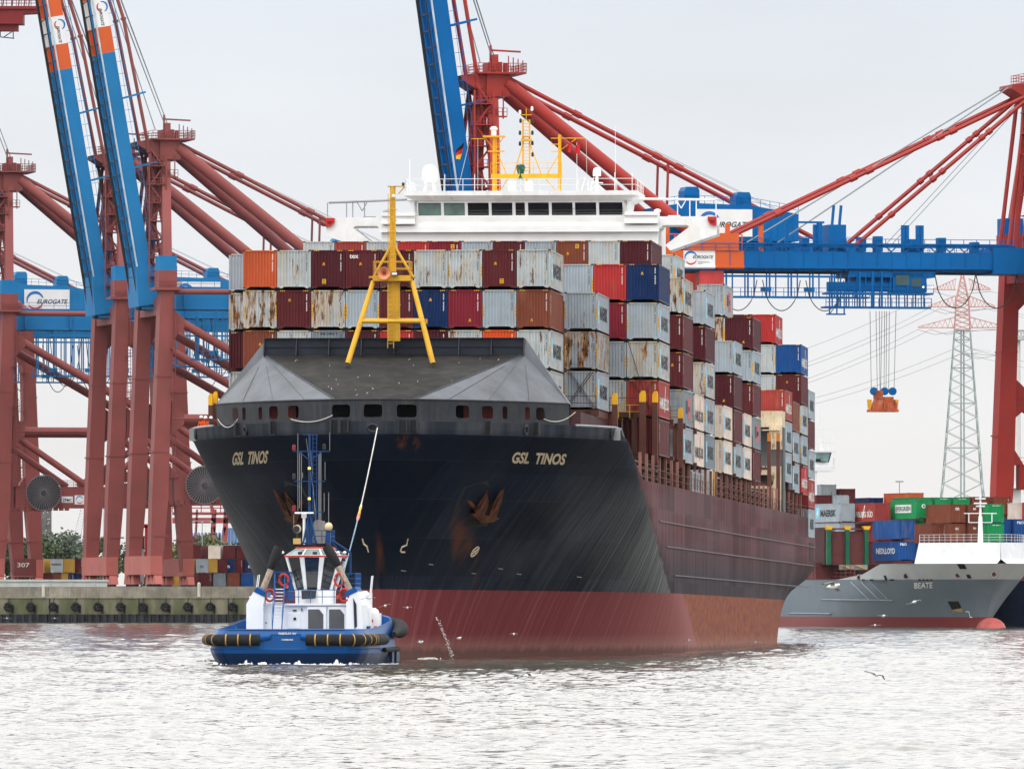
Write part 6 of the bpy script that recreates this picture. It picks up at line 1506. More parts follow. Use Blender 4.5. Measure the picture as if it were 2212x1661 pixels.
def spreader():
    Y = 1512 + 7.5; k = Y / FD; p = W(1907, 890, Y); root = empty('spreader', p, (0, 0, CANG)); root.scale = (k * 14.9,) * 3
    tag(root, 'orange and red lifting spreader with blue pulleys hanging on wires below the lowered boom', 'crane spreader')
    R2 = M('spreader_orange', (.42, .085, .035), .6, vary=.4, scale=.8, rust=.3); s = 15.2
    mb = MB()
    mb.box(-2.1, 2.1, -1.2, 1.2, 0, .35); mb.hexa([(-1.8, -1, .35), (1.9, -1, .35), (1.9, 1, .35), (-1.8, 1, .35), (-1.1, -.8, 2.0), (1.3, -.8, 2.0), (1.3, .8, 2.0), (-1.1, .8, 2.0)]); mb.box(-1.2, -.2, -.9, .9, 1.9, 3.1); mb.box(.1, 1.4, -.9, .9, 1.2, 2.2)
    for x in (-1.7, 0, 1.7): mb.box(x - .12, x + .12, -1.25, -1.1, 0, 1.4)
    mb.build('frame', R2, root)
    mb = MB()
    for x in (-2.0, 2.0): mb.hexa([(x - .12, -.5, .4), (x + .12, -.5, .4), (x + .12, .5, .4), (x - .12, .5, .4), (x - .25, -.5, 1.8), (x + .25, -.5, 1.8), (x + .25, .5, 1.8), (x - .25, .5, 1.8)])
    mb.build('guide_arm', YELB, root)
    for x in (-1.4, .2, 1.4): mb = MB(); mb.tube((x, -.4, 3.0), (x, -.1, 3.0), .58, n=18); mb.build('pulley', CBLUE, root)
    mb = MB()
    for x, t in ((-1.8, -2.0), (-.9, -1.1), (-.5, -.6), (-.4, -.2), (.1, .2), (.4, .5), (1.6, 1.9), (.8, .9)): mb.tube((x, -.3, 3.0), (t, -.3, 14.6), .045, n=4)
    mb.build('hoist_wire', CABLE, root)
spreader()
# ------------------------------------------------------------------ feeder ship on the right
BANG = R(16); BY = 1380.0
def z3(zx, zy): return (1900 + zx / 2.768) / 1.15732, (1050 + zy / 2.768) / 1.15732
def feeder():
    px, py = z3(1560, 1440); root_p = W(px, py, BY); root_p.z = 0
    fe = empty('feeder_ship', root_p, (0, 0, BANG)); tag(fe, 'grey feeder ship with white bow and red bulb moored at the right', 'feeder ship')
    FM_ = Matrix.Translation(root_p) @ Euler((0, 0, BANG)).to_matrix().to_4x4(); INV = FM_.inverted()
    def at(zx, zy, u):      # frame point (v, u, w) under a close-up pixel at distance u from the stem
        dx, dy = z3(zx, zy); k = (dx - CX) / FD; s, c = math.sin(BANG), math.cos(BANG)
        v = (k * (root_p.y + u * c) - root_p.x + u * s) / (c - k * s); Y = root_p.y + u * c + v * s
        return Vector((v, u, CAMZ - (dy - HY) / FD * Y))
    def par(wz): return ip(wz, [-2, 0, 4, 7, 9.3, 13], [1, 0, -2.4, -5.2, -7.5, -8.0]), ip(wz, [-2, 0, 5, 9.3, 13], [52, 48, 30, 16, 15])
    def V_(u, wz):
        u0, u1 = par(wz); t = min(1, max(0, (u - u0) / (u1 - u0))); return 11.0 * (1 - (1 - t) ** 1.7) ** ip(wz, [0, 9], [1.0, .62])
    top = lambda u: ip(u, [-8, 15, 17, 27, 28.5, 60], [9.3, 9.3, 7.9, 7.7, 7.05, 7.0])
    m = bpy.data.materials.new('feeder_hull'); m.use_nodes = True; nt = m.node_tree; N = nt.nodes.new; L = nt.links.new; bs = nt.nodes['Principled BSDF']; bs.inputs['Roughness'].default_value = .4
    tc = N('ShaderNodeTexCoord'); sp = N('ShaderNodeSeparateXYZ'); L(tc.outputs['Object'], sp.inputs[0]); rp = N('ShaderNodeValToRGB'); rp.color_ramp.interpolation = 'CONSTANT'; e = rp.color_ramp.elements
    mr = N('ShaderNodeMapRange'); mr.inputs[1].default_value = 0; mr.inputs[2].default_value = 10; L(sp.outputs[2], mr.inputs[0]); L(mr.outputs[0], rp.inputs[0])
    e[0].position = 0; e[0].color = (.20, .035, .035, 1); e[1].position = .16; e[1].color = (.125, .165, .195, 1); k = e.new(.70); k.color = (.42, .45, .45, 1)
    n1 = N('ShaderNodeTexNoise'); n1.inputs['Scale'].default_value = .4; n1.inputs['Detail'].default_value = 5; L(tc.outputs['Object'], n1.inputs['Vector']); m2 = N('ShaderNodeMapRange'); m2.inputs[3].default_value = .85; m2.inputs[4].default_value = 1.15; L(n1.outputs[0], m2.inputs[0])
    vs = N('ShaderNodeVectorMath'); vs.operation = 'SCALE'; L(rp.outputs[0], vs.inputs[0]); L(m2.outputs[0], vs.inputs['Scale']); L(vs.outputs[0], bs.inputs['Base Color'])
    mb = MB(); ts = [0, .01, .03, .06, .1, .16, .24, .34, .46, .6, .78, 1]
    for sg in (-1, 1):
        rows = []
        for f in np.linspace(0, 1, 14):
            r = []
            for i, t in enumerate(ts + [1.2, 1.5, 2, 2.6]):
                u1 = par(4)[1]; u = -5 + 0; wz = 0
                # follow the height of the deck along the length
                ug = t * 30.0; wz = -1 + (top(ug if t > 0 else -8) + 1) * f; u0, u1 = par(wz); u = u0 + (u1 - u0) * t if t <= 1 else u1 + (120 - u1) * (t - 1) / 1.6
                wz = -1 + (top(u) + 1) * f; r.append((sg * V_(u, wz), u, wz))
            rows.append(r)
        n = len(rows[0]); mb.raw([p for r in rows for p in r], [(j * n + i, j * n + i + 1, (j + 1) * n + i + 1, (j + 1) * n + i)[::sg] for j in range(len(rows) - 1) for i in range(n - 1)])
    mb.face([(-10.9, 15, 6.9), (10.9, 15, 6.9), (10.9, 120, 6.9), (-10.9, 120, 6.9)]); mb.build('hull', m, fe, smooth=True)
    mb = MB(); mb.ball((0, -2.5, -.2), 1.0, 0, 18, 1.6, 4.8, 1.75); mb.build('bulbous_bow', M('bulb_red', (.40, .09, .08), .5, vary=.2), fe, smooth=True)
    # white breakwater on the forecastle
    FW = M('feeder_white', (.70, .71, .72), .4, vary=.05, grime=.08); mb = MB()
    us = np.linspace(-7.3, 5.2, 13)
    for sg in (-1, 1):
        lo = [(sg * (V_(u, 9.3) - .05), u, 9.28) for u in us]; mi = [(sg * max(0, V_(u, 9.3) - .75), u + .5, 9.9) for u in us]; hi = [(sg * max(0, V_(u, 9.3) - 1.0), u + .8, 12.3) for u in us]
        n = len(us); mb.raw(lo + mi + hi, [(j * n + i, j * n + i + 1, (j + 1) * n + i + 1, (j + 1) * n + i)[::sg] for j in range(2) for i in range(n - 1)])
        a, b = hi[-1], lo[-1]; mb.face([b, a, (0, a[1], 12.3), (0, b[1] + 1.2, 9.28)]); mb.face(hi + [(0, hi[-1][1], 12.3)])
    mb.build('breakwater', FW, fe)
    mb = MB(); e_ = [(V_(u, 9.3) - .05, u, 9.26) for u in np.linspace(-7, 15, 12)]; mb.face([(-x, y, z) for x, y, z in e_] + e_[::-1]); mb.build('forecastle_deck', M('deck_green', (.10, .16, .13), .7), fe)
    mb = MB(); pts = [(-max(.1, V_(u, 9.3) - 1.1), u + .8, 12.3) for u in us[::-1]] + [(max(.1, V_(u, 9.3) - 1.1), u + .8, 12.3) for u in us]; mb.rail(pts, 1.15, .05, 1.9, 3); mb.build('railing', FW, fe)
    p = at(1525, 960, 4); mb = MB(); z1 = at(1525, 520, 4).z; mb.tube((p.x, 4, 11), (p.x, 4, z1 - 3), .45, .28, 12); mb.tube((p.x, 4, z1 - 3), (p.x, 4, z1), .2, .12, 8)
    for zx0, zx1, zy in ((1412, 1638, 645),): a, b = at(zx0, zy, 4), at(zx1, zy, 4); mb.beam(a, b, .12)
    for zx in (1445, 1605): a, b = at(zx, 645, 4), at(zx, 708, 4); mb.beam(a, b, .1)
    a, b = at(1445, 708, 4), at(1605, 708, 4); mb.beam(a, b, .1)
    for zy, w_ in ((580, .9), (548, .7), (600, .6)): z = at(1525, zy, 4).z; mb.box(p.x - w_, p.x + w_, 3.7, 4.3, z, z + .2)
    mb.build('foremast', FW, fe, smooth=True)
    # openings, chocks, strakes, letters on the near side
    def onhull(zx, zy, sg=-1):
        u = 5.0
        for _ in range(40):
            q = at(zx, zy, u); tv = sg * V_(u, max(0, q.z)); # move u until the column meets the hull
            d = q.x - tv; u += d * (.5 if sg < 0 else -.5) * -1.2; u = min(95, max(-8, u))
        q = at(zx, zy, u); return Vector((sg * (V_(u, q.z) + .03), u - .02, q.z))
    def deco(name, mats, polys):
        mb = MB()
        for poly in polys: mb.face([onhull(*p) for p in poly])
        return mb.build(name, mats, fe)
    best = {}
    def u_for(zx, wz):
        return min(np.linspace(-7, 100, 1500), key=lambda u: abs(at(zx, 1100, u).x + V_(u, wz)))
    def H(zx, zy):
        wz = 6.0
        for _ in range(3): u = u_for(zx, wz); wz = at(zx, zy, u).z
        return Vector((-(V_(u, wz) + .04), u - .02, wz))
    def quad(name, mat, pts): mb = MB(); mb.face([H(*p) for p in pts]); return mb.build(name, mat, fe)
    quad('hawse_opening', BLACK, [(1365, 995), (1415, 995), (1432, 1030), (1385, 1030)]); quad('hawse_opening', BLACK, [(1425, 1068), (1455, 1068), (1465, 1095), (1438, 1095)]); quad('hawse_opening', BLACK, [(855, 1075), (872, 1075), (885, 1105), (868, 1108)])
    quad('anchor_pocket', BLACK, [(1298, 1253), (1375, 1253), (1402, 1318), (1330, 1312)])
    mb = MB(); mb.face([H(x, y) + Vector((0, -.08, 0)) for x, y in ((1325, 1312), (1395, 1300), (1408, 1325), (1332, 1330))]); mb.build('anchor', M('pale_rust', (.32, .24, .12), .7, rust=.5), fe)
    for x, y in ((1365, 1073), (1615, 1068), (1008, 1078), (686, 1088)):
        mb = MB(); c = H(x, y) if x < 1600 else at(x, y, -6.0); pts = [c + Vector((.40 * math.cos(t), -.2, .40 * math.sin(t))) for t in np.linspace(0, 6.28, 15)]; mb.path(pts, .07, 6, 0); mb.face(pts[:-1], 1); mb.build('chock', [GREY, M('dark_maroon_hole', (.07, .02, .02), .7)], fe)
    for x0, x1 in ((705, 725), (760, 785), (898, 930)) + tuple((1098 + 27 * i, 1113 + 27 * i) for i in range(4)): quad('scupper', BLACK, [(x0, 1100), (x1, 1100), (x1, 1110), (x0, 1110)])
    def strake(name, pts):
        mb = MB(); P_ = []
        for (a, b), (c, d) in zip(pts[:-1], pts[1:]): P_ += [H(a + (c - a) * t, b + (d - b) * t) for t in np.linspace(0, 1, 8)]
        mb.path(P_, .11, 5); mb.build(name, M('feeder_grey', (.20, .24, .27), .45), fe)
    strake('rubbing_strake', [(425, 1242), (920, 1247)]); strake('rubbing_strake', [(205, 1336), (490, 1339)])
    for x in (0, 70, 135): strake('fender_bar', [(630 + x, 1120), (755 + x, 1243)])
    mb = MB(); vs, fs, wd = text_geo('BEATE', .015, 0.0); mb.raw([H(1070 + 125 * x / wd, 1165 - 40 * y - 4 * (x / wd)) for x, y in vs], fs); mb.build('ship_name', INKW, fe)
    mb = MB(); P_ = [H(x, y) for x, y in ((1425, 1325), (1448, 1325), (1455, 1362), (1470, 1364))]; mb.path(P_, .06, 4); mb.build('bulb_mark', INKW, fe)
    # deck: rails, hatch covers, cell guide with green posts
    mb = MB(); a, b = H(330, 1105), H(650, 1105); mb.rail([(a.x + .2, a.y, 6.95), (b.x + .2, b.y, 6.95)], 2.2, .08, 2.2, 4); mb.build('deck_railing', M('dull_red_rail', (.20, .05, .045), .6), fe)
    mb = MB()
    for zx0, zx1, zy0, zy1 in ((385, 640, 985, 1100), (640, 860, 1000, 1060)): a, b = at(zx0, zy1, 38), at(zx1, zy0, 38); mb.box(a.x, b.x, 38, 39, max(6.9, a.z), b.z)
    mb.build('hatch_coaming', M('feeder_primer', (.12, .03, .03), .6, streak=.3), fe)
    mb = MB(); a, b = at(560, 1035, 33), at(745, 1000, 33); mb.box(a.x, b.x, 33, 34, a.z, b.z, 0)
    for f0, f1 in ((.05, .35), (.55, .9)): mb.beam((a.x + (b.x - a.x) * f0, 32.9, b.z - .1), (a.x + (b.x - a.x) * f1, 32.9, a.z + .15), .25, .1, 1)
    mb.build('hatch_cover', [M('feeder_grey_green', (.20, .22, .20), .6), YELB], fe)
    mb = MB(); a, b = at(475, 1000, 34), at(755, 742, 34); mb.box(a.x + .9, b.x, 34.6, 46, a.z, b.z - .6, 0); mb.box(a.x, a.x + .9, 36, 46, a.z, b.z, 2)
    for zx in (483, 612, 743):
        q = at(zx, 735, 33.6); mb.box(q.x - .28, q.x + .28, 33.9, 34.6, a.z, q.z - .5, 1); mb.prism([(-.35, 0), (.35, 0), (.6, .55), (-.6, .55)], lambda x, y, t: (q.x + x, t, q.z - .5 + y), 33.8, 34.6, 3)
    mb.box(a.x, b.x, 34.2, 34.6, b.z - .35, b.z - .1, 0); mb.build('cell_guide', [M('feeder_primer', (0, 0, 0)), M('dark_green_post', (.01, .10, .05), .5), M('dark_primer', (0, 0, 0)), YELB], fe)
    # bridge far aft, rising beside the big ship
    mb = MB(); U = 96.0; q = lambda x, y: at(x, y, U); z = lambda y: q(400, y).z
    mb.box(q(300, 300).x, q(395, 300).x, U, U + 6, 7, z(325)); mb.box(q(300, 300).x, q(515, 300).x, U - .2, U + 4, z(355), z(322))
    mb.prism([(q(300, 210).x, z(322)), (q(470, 210).x, z(322)), (q(492, 210).x, z(222)), (q(300, 210).x, z(222))], lambda x, y, t: (x, t, y), U, U + 4); mb.box(q(300, 200).x, q(520, 200).x, U - .4, U + 5, z(222), z(208)); mb.rail([(q(380, 200).x, U, z(208)), (q(500, 200).x, U, z(208))], 3.2, .06, 1.3, 3)
    mb.beam((q(437, 200).x, U + 1, z(208)), (q(437, 200).x, U + 1, z(95)), .25); mb.beam((q(437, 90).x, U + 1, z(95)), (q(432, 0).x, U + 1, z(-70)), .06); mb.beam((q(487, 90).x, U + 1, z(208)), (q(487, 90).x, U + 1, z(110)), .08); mb.box(q(505, 290).x, q(518, 290).x, U - .3, U, z(315), z(262)); br = mb.build('bridge_house', FW, fe)
    mb = MB(); mb.face([(q(384, 0).x, U - .05, z(290)), (q(472, 0).x, U - .05, z(290)), (q(488, 0).x, U - .05, z(230)), (q(384, 0).x, U - .05, z(230))]); mb.build('bridge_window', M('bridge_glass', (.16, .26, .25), .1, vary=.4), br)
    mb = MB(); mb.beam((q(384, 0).x, U - .1, z(285)), (q(455, 0).x, U - .1, z(288)), .35, .1); mb.beam((q(472, 0).x, U - .1, z(290)), (q(490, 0).x, U - .1, z(226)), .3, .1); mb.box(q(384, 0).x, q(418, 0).x, U - .12, U - .06, z(285), z(268)); mb.build('window_frame', BLACK, br)
    # containers: end face from (x0, x1), top at y, distance
    G_ = 'containers stacked on the feeder ship'
    def bx(x0, x1, y, Y, col, label, marks=(), rust=.05, door=False, signs=()):
        dx, dy = z3((x0 + x1) / 2, y); p = W(dx, dy, Y); p.z -= CH
        container(Matrix.Translation(p) @ Euler((0, 0, BANG)).to_matrix().to_4x4(), col, rust, label, G_, marks, signs, door, False)
    LM, LH = ['left:MAERSK'], ['left:HAMBURG SUD']
    Y1 = 1425.0
    bx(545, 660, 575, Y1 + 14, 'grey', 'pale grey container with dark lettering, topmost of its stack, left end of feeder ship', LM, .1)
    bx(545, 660, 711, Y1 + 14, 'grey', 'pale grey container with dark lettering, under its twin, left end of the feeder ship', LM, .1)
    bx(545, 660, 860, Y1 + 14, 'dull red', 'red container below the two pale grey ones, left end of the feeder ship', LH, .05)
    bx(795, 900, 572, Y1 + 8, 'dull red', 'red container with white lettering beside the bright green one on the feeder ship', LH)
    bx(800, 905, 712, Y1 + 12, 'dull red', 'red container half hidden under the white lettered red one on the feeder ship')
    bx(1072, 1195, 552, Y1, 'green', 'bright green container with white lettering board and round mark on the feeder ship', ['left:EVERGREEN', 'ring:1'])
    bx(1078, 1195, 690, Y1 + 6, 'green', 'green container mostly hidden under the bright green one with the white board')
    bx(953, 1075, 690, Y1 - 16, 'blue', 'blue container in the upper tier behind the feeder ship forecastle, left of the maroon ones', ['sidecode'], .05, False, ())
    bx(953, 1075, 838, Y1 - 16, 'blue', 'blue container with white lettering in the lowest tier behind the white forecastle', ['left:NEDLLOYD', 'front:P&O,.38,-.95,2.2'])
    bx(1173, 1295, 718, Y1 - 8, 'brown', 'brown container between the blue pair and the white foremast, second tier', ['code'])
    bx(1000, 1118, 852, Y1 - 6, 'blue', 'blue container in the lowest tier, its end just showing beside the white forecastle')
    bx(1172, 1295, 852, Y1 - 4, 'maroon', 'maroon container in the lowest tier behind the forecastle, left of the foremast')
    bx(1305, 1430, 580, Y1 - 10, 'brown', 'brown container on top, directly left of the white foremast', ['front:m,.4,-.3,1.9'])
    bx(1305, 1430, 716, Y1 - 10, 'brown', 'brown container under another brown one, directly left of the white foremast', ['front:m,.3,-.3,1.9'])
    bx(1305, 1430, 852, Y1 - 10, 'maroon', 'maroon container at the bottom of the stack left of the white foremast')
    bx(1440, 1566, 583, Y1 - 10, 'brown', 'brown container on top, behind the white foremast', ['front:m,.3,-.6,2.0'])
    bx(1440, 1566, 717, Y1 - 10, 'brown', 'brown container under another brown one, behind the white foremast', ['front:m,.3,-.6,2.0'])
    bx(1440, 1566, 852, Y1 - 10, 'maroon', 'maroon container at the bottom of the stack behind the white foremast')
    bx(1571, 1697, 579, Y1 - 12, 'green', 'bright green container on top, directly right of the white foremast', ['strip'])
    bx(1571, 1697, 714, Y1 - 12, 'green', 'bright green container behind the railing, right of the white foremast', ['strip'])
    bx(1571, 1697, 850, Y1 - 12, 'maroon', 'maroon container at the bottom under the two green ones right of the foremast')
    bx(1622, 1746, 684, Y1 + 4, 'blue', 'blue container half hidden behind the green ones right of the foremast'); bx(1622, 1746, 822, Y1 + 4, 'blue', 'lower blue container half hidden behind the green ones right of the foremast')
    bx(1752, 1878, 684, Y1 + 4, 'blue', 'blue container with white lettering at the right edge of the photo', ['front:P&O,.42,-.8,2.1']); bx(1752, 1878, 822, Y1 + 4, 'blue', 'blue container under another blue one at the right edge of the photo')
    Y2 = Y1 + 45
    bx(1208, 1332, 534, Y2, 'green', 'green container in the back row, left of another green one', ['strip']); bx(1338, 1460, 534, Y2, 'green', 'green container in the back row, beside the brown one', ['strip'])
    bx(1085, 1203, 534, Y2, 'green', 'green container in the back row, behind the one with the white board', [])
    bx(1468, 1590, 530, Y2, 'brown', 'brown container in the back row behind the foremast top'); bx(1618, 1740, 530, Y2, 'brown', 'brown container in the back row right of the foremast top', ['code'])
    bx(1020, 1140, 502, Y2 + 10, 'orange', 'orange red container, the highest one over the green row of the feeder ship')
    bx(1745, 1800, 572, Y2, 'cream', 'narrow white container at the right edge above the blue ones'); bx(1815, 1935, 570, Y2, 'red', 'red container cut by the right edge of the photo')
    bx(745, 858, 536, Y2 + 20, 'navy', 'dark blue container in the back row above the red ones')
    bx(550, 664, 474, Y2 + 12, 'maroon', 'maroon container high in the back row at the left end of the feeder ship'); bx(418, 532, 445, Y2 + 12, 'grey', 'grey container, highest at the left end of the feeder ship', (), .3)
    bx(505, 622, 518, Y2 - 12, 'grey', 'grey container in the middle row at the left end, beside a maroon one', (), .25); bx(385, 500, 518, Y2 - 12, 'maroon', 'maroon container in the middle row beside the big ship stern')
    # what stands under the back row
    mb = MB()
    for x0, x1, y, Y in ((1085, 1203, 534, Y2), (1208, 1332, 534, Y2), (1338, 1460, 534, Y2), (1468, 1590, 530, Y2), (1618, 1740, 530, Y2), (1815, 1935, 570, Y2), (1745, 1800, 572, Y2), (1020, 1140, 502, Y2 + 10), (745, 858, 536, Y2 + 20), (550, 664, 474, Y2 + 12), (418, 532, 445, Y2 + 12), (505, 622, 518, Y2 - 12), (385, 500, 518, Y2 - 12)):
        dx, dy = z3((x0 + x1) / 2, y); p = INV @ (W(dx, dy, Y) - Vector((0, 0, CH))); mb.box(p.x - 1.1, p.x + 1.1, p.y + .3, p.y + 11.5, 6.9, p.z - .02)
    for x0, x1, y, Y in ((545, 660, 860, Y1 + 14), (800, 905, 712, Y1 + 12), (1078, 1195, 690, Y1 + 6), (953, 1075, 838, Y1 - 16), (1172, 1295, 852, Y1 - 4), (1000, 1118, 852, Y1 - 6), (1305, 1430, 852, Y1 - 10), (1440, 1566, 852, Y1 - 10), (1571, 1697, 850, Y1 - 12), (1752, 1878, 822, Y1 + 4), (1622, 1746, 822, Y1 + 4)):
        dx, dy = z3((x0 + x1) / 2, y); p = INV @ (W(dx, dy, Y) - Vector((0, 0, CH))); mb.box(p.x - 1.1, p.x + 1.1, p.y + .3, p.y + 11.5, 6.9, max(7, p.z - .02))
    mb.build('cell_guide', M('feeder_primer', (0, 0, 0)), fe)
feeder()
def other_ship():
    Y = 1440.0; p = W(2236, 1357, Y); p.z = 0; r = empty('dark_blue_ship', p, (0, 0, R(-6))); tag(r, 'dark blue hull of another ship cut by the right edge of the photo', 'ship')
    mb = MB(); rows = [[(-15 + (8 - z) * .3, 14, z), (-13 + (8 - z) * .5, 5, z), (-7 + (8 - z) * .3, 0, z), (0, -2, z), (30, -2, z), (30, 60, z), (-15, 60, z)] for z in (-1, 2, 5, 8)]; n = 7
    mb.raw([q for rr in rows for q in rr], [(j * n + i, j * n + (i + 1) % n, (j + 1) * n + (i + 1) % n, (j + 1) * n + i) for j in range(3) for i in range(n)] + [tuple(3 * n + i for i in range(n))]); mb.build('hull', M('navy_hull', (.010, .022, .055), .4, vary=.2), r, smooth=True)
    mb = MB(); mb.path([(-15, 14, 8.02), (-13, 5, 8.02), (-7, 0, 8.02), (0, -2, 8.02), (30, -2, 8.02)], .12, 5); mb.build('cap_rail', M('navy_grey', (.12, .15, .17), .5), r)
other_ship()

# ------------------------------------------------------------------ terminal yard, trees and far things
def yard():
    G_ = 'containers stacked on the terminal yard'; Y = 1915.0
    P_ = lambda zx, zy, Y: W(zx / 2.768 / 1.15732, (1050 + zy / 2.768) / 1.15732, Y)
    def bx(x, tier, col, label, Yd=Y, ang=-9, marks=(), rust=.05, door=False):
        p = P_(x, 1000, Yd); p.z = 6.41 + tier * 2.9
        container(Matrix.Translation(p) @ Euler((0, 0, R(ang))).to_matrix().to_4x4(), col, rust, label, G_, marks, (), door, False)
    for x, t, c, l, m in ((257, 1, 'yellow', 'yellow container on top, leftmost of the yard stacks beside the numbered crane leg', []), (392, 1, 'pale grey', 'pale grey lettered container on top beside the yellow one, left of the crane legs', ['front:MAERSK,.42,-1.05,1.5']),
                          (475, 1, 'yellow', 'tan yellow container on top, close to the left crane leg', []), (532, 1, 'maroon', 'maroon container on top, touching the left crane leg', ['code']),
                          (250, 0, 'grey', 'grey container at the bottom left of the yard stacks', []), (318, 0, 'maroon', 'maroon container at the bottom, second from the left of the yard stacks', []), (380, 0, 'brown', 'brown container at the bottom, below the pale grey one in the yard', []), (428, 0, 'yellow', 'yellow container at the bottom left of the blue ones in the yard', []),
                          (472, 0, 'navy', 'dark blue container at the bottom beside the yellow one, left of the crane legs', ['code']), (545, 0, 'navy', 'dark blue container at the bottom, next to the left crane leg', ['code'])): bx(x, t, c, l, marks=m)
    bx(455, 1, 'red', 'red container in the yard behind the tan one', Y + 16)
    for x, t, c, l, m in ((1190, 1, 'yellow', 'yellow container on top just right of the crane legs', []), (1300, 1, 'yellow', 'yellow container on top, second right of the crane legs', ['code']), (1398, 1, 'grey', 'grey container on top with an orange mark, between yellow ones', ['front:m,.5,-.4,1.0']), (1462, 1, 'yellow', 'yellow container on top, left of the maroon and dark blue ones', []), (1530, 1, 'maroon', 'maroon container on top, left of a dark blue one near the bow', []),
                          (1583, 1, 'navy', 'dark blue container on top with white marks, between maroon ones', ['front:m,.5,-.5,1.0']), (1640, 1, 'maroon', 'maroon container on top, right of the dark blue one near the bow', ['code']), (1735, 1, 'navy', 'dark blue container on top, nearest to the big ship hull', ['front:m,.5,-.5,1.0']),
                          (1155, 0, 'yellow', 'yellow container at the bottom just right of the crane legs', []), (1235, 0, 'yellow', 'yellow container at the bottom, second right of the crane legs', ['code']), (1335, 0, 'maroon', 'maroon container at the bottom, left of another maroon one with marks', []), (1423, 0, 'maroon', 'maroon container with white marks at the bottom, left of the grey one', ['code', 'sidecode']),
                          (1518, 0, 'slate', 'grey container at the bottom between maroon and brown ones in the yard', ['code']), (1615, 0, 'brown', 'brown container at the bottom, left of the bright blue one', []), (1710, 0, 'blue', 'bright blue container at the bottom of the yard near the big ship hull', []), (1795, 0, 'slate', 'grey container at the bottom, half hidden by the big ship hull', [])): bx(x, t, c, l, marks=m)
    for x, c, l in ((1350, 'maroon', 'maroon container of the rear yard stack, third tier, left of the cream one'), (1482, 'cream', 'cream container of the rear yard stack, third tier'), (1585, 'maroon', 'maroon container of the rear yard stack, third tier, right of the cream one'), (1680, 'maroon', 'maroon container of the rear yard stack, third tier, second right of the cream one'), (1770, 'maroon', 'maroon container of the rear yard stack, third tier, by the ship hull')):
        bx(x, 2, c, l, Y + 40)
    mb = MB(); a, b = P_(1300, 1000, Y + 40), P_(1830, 1000, Y + 40); mb.box(a.x, b.x, Y + 41, Y + 52, 6.41, 12.15); tag(mb.build('yard_rack', M('rack_primer', (.16, .05, .045), .6, vary=.3)), 'dull red storage rack under the rear yard stack', 'rack')
yard()
LEAFM = [M('leaf_dark', (.060, .085, .035), .7, vary=.4, scale=.4), M('leaf_olive', (.125, .130, .045), .7, vary=.4, scale=.4), M('leaf_grey_green', (.100, .125, .085), .7, vary=.4, scale=.4)]
BARK = M('bark', (.06, .045, .032), .85, vary=.3)
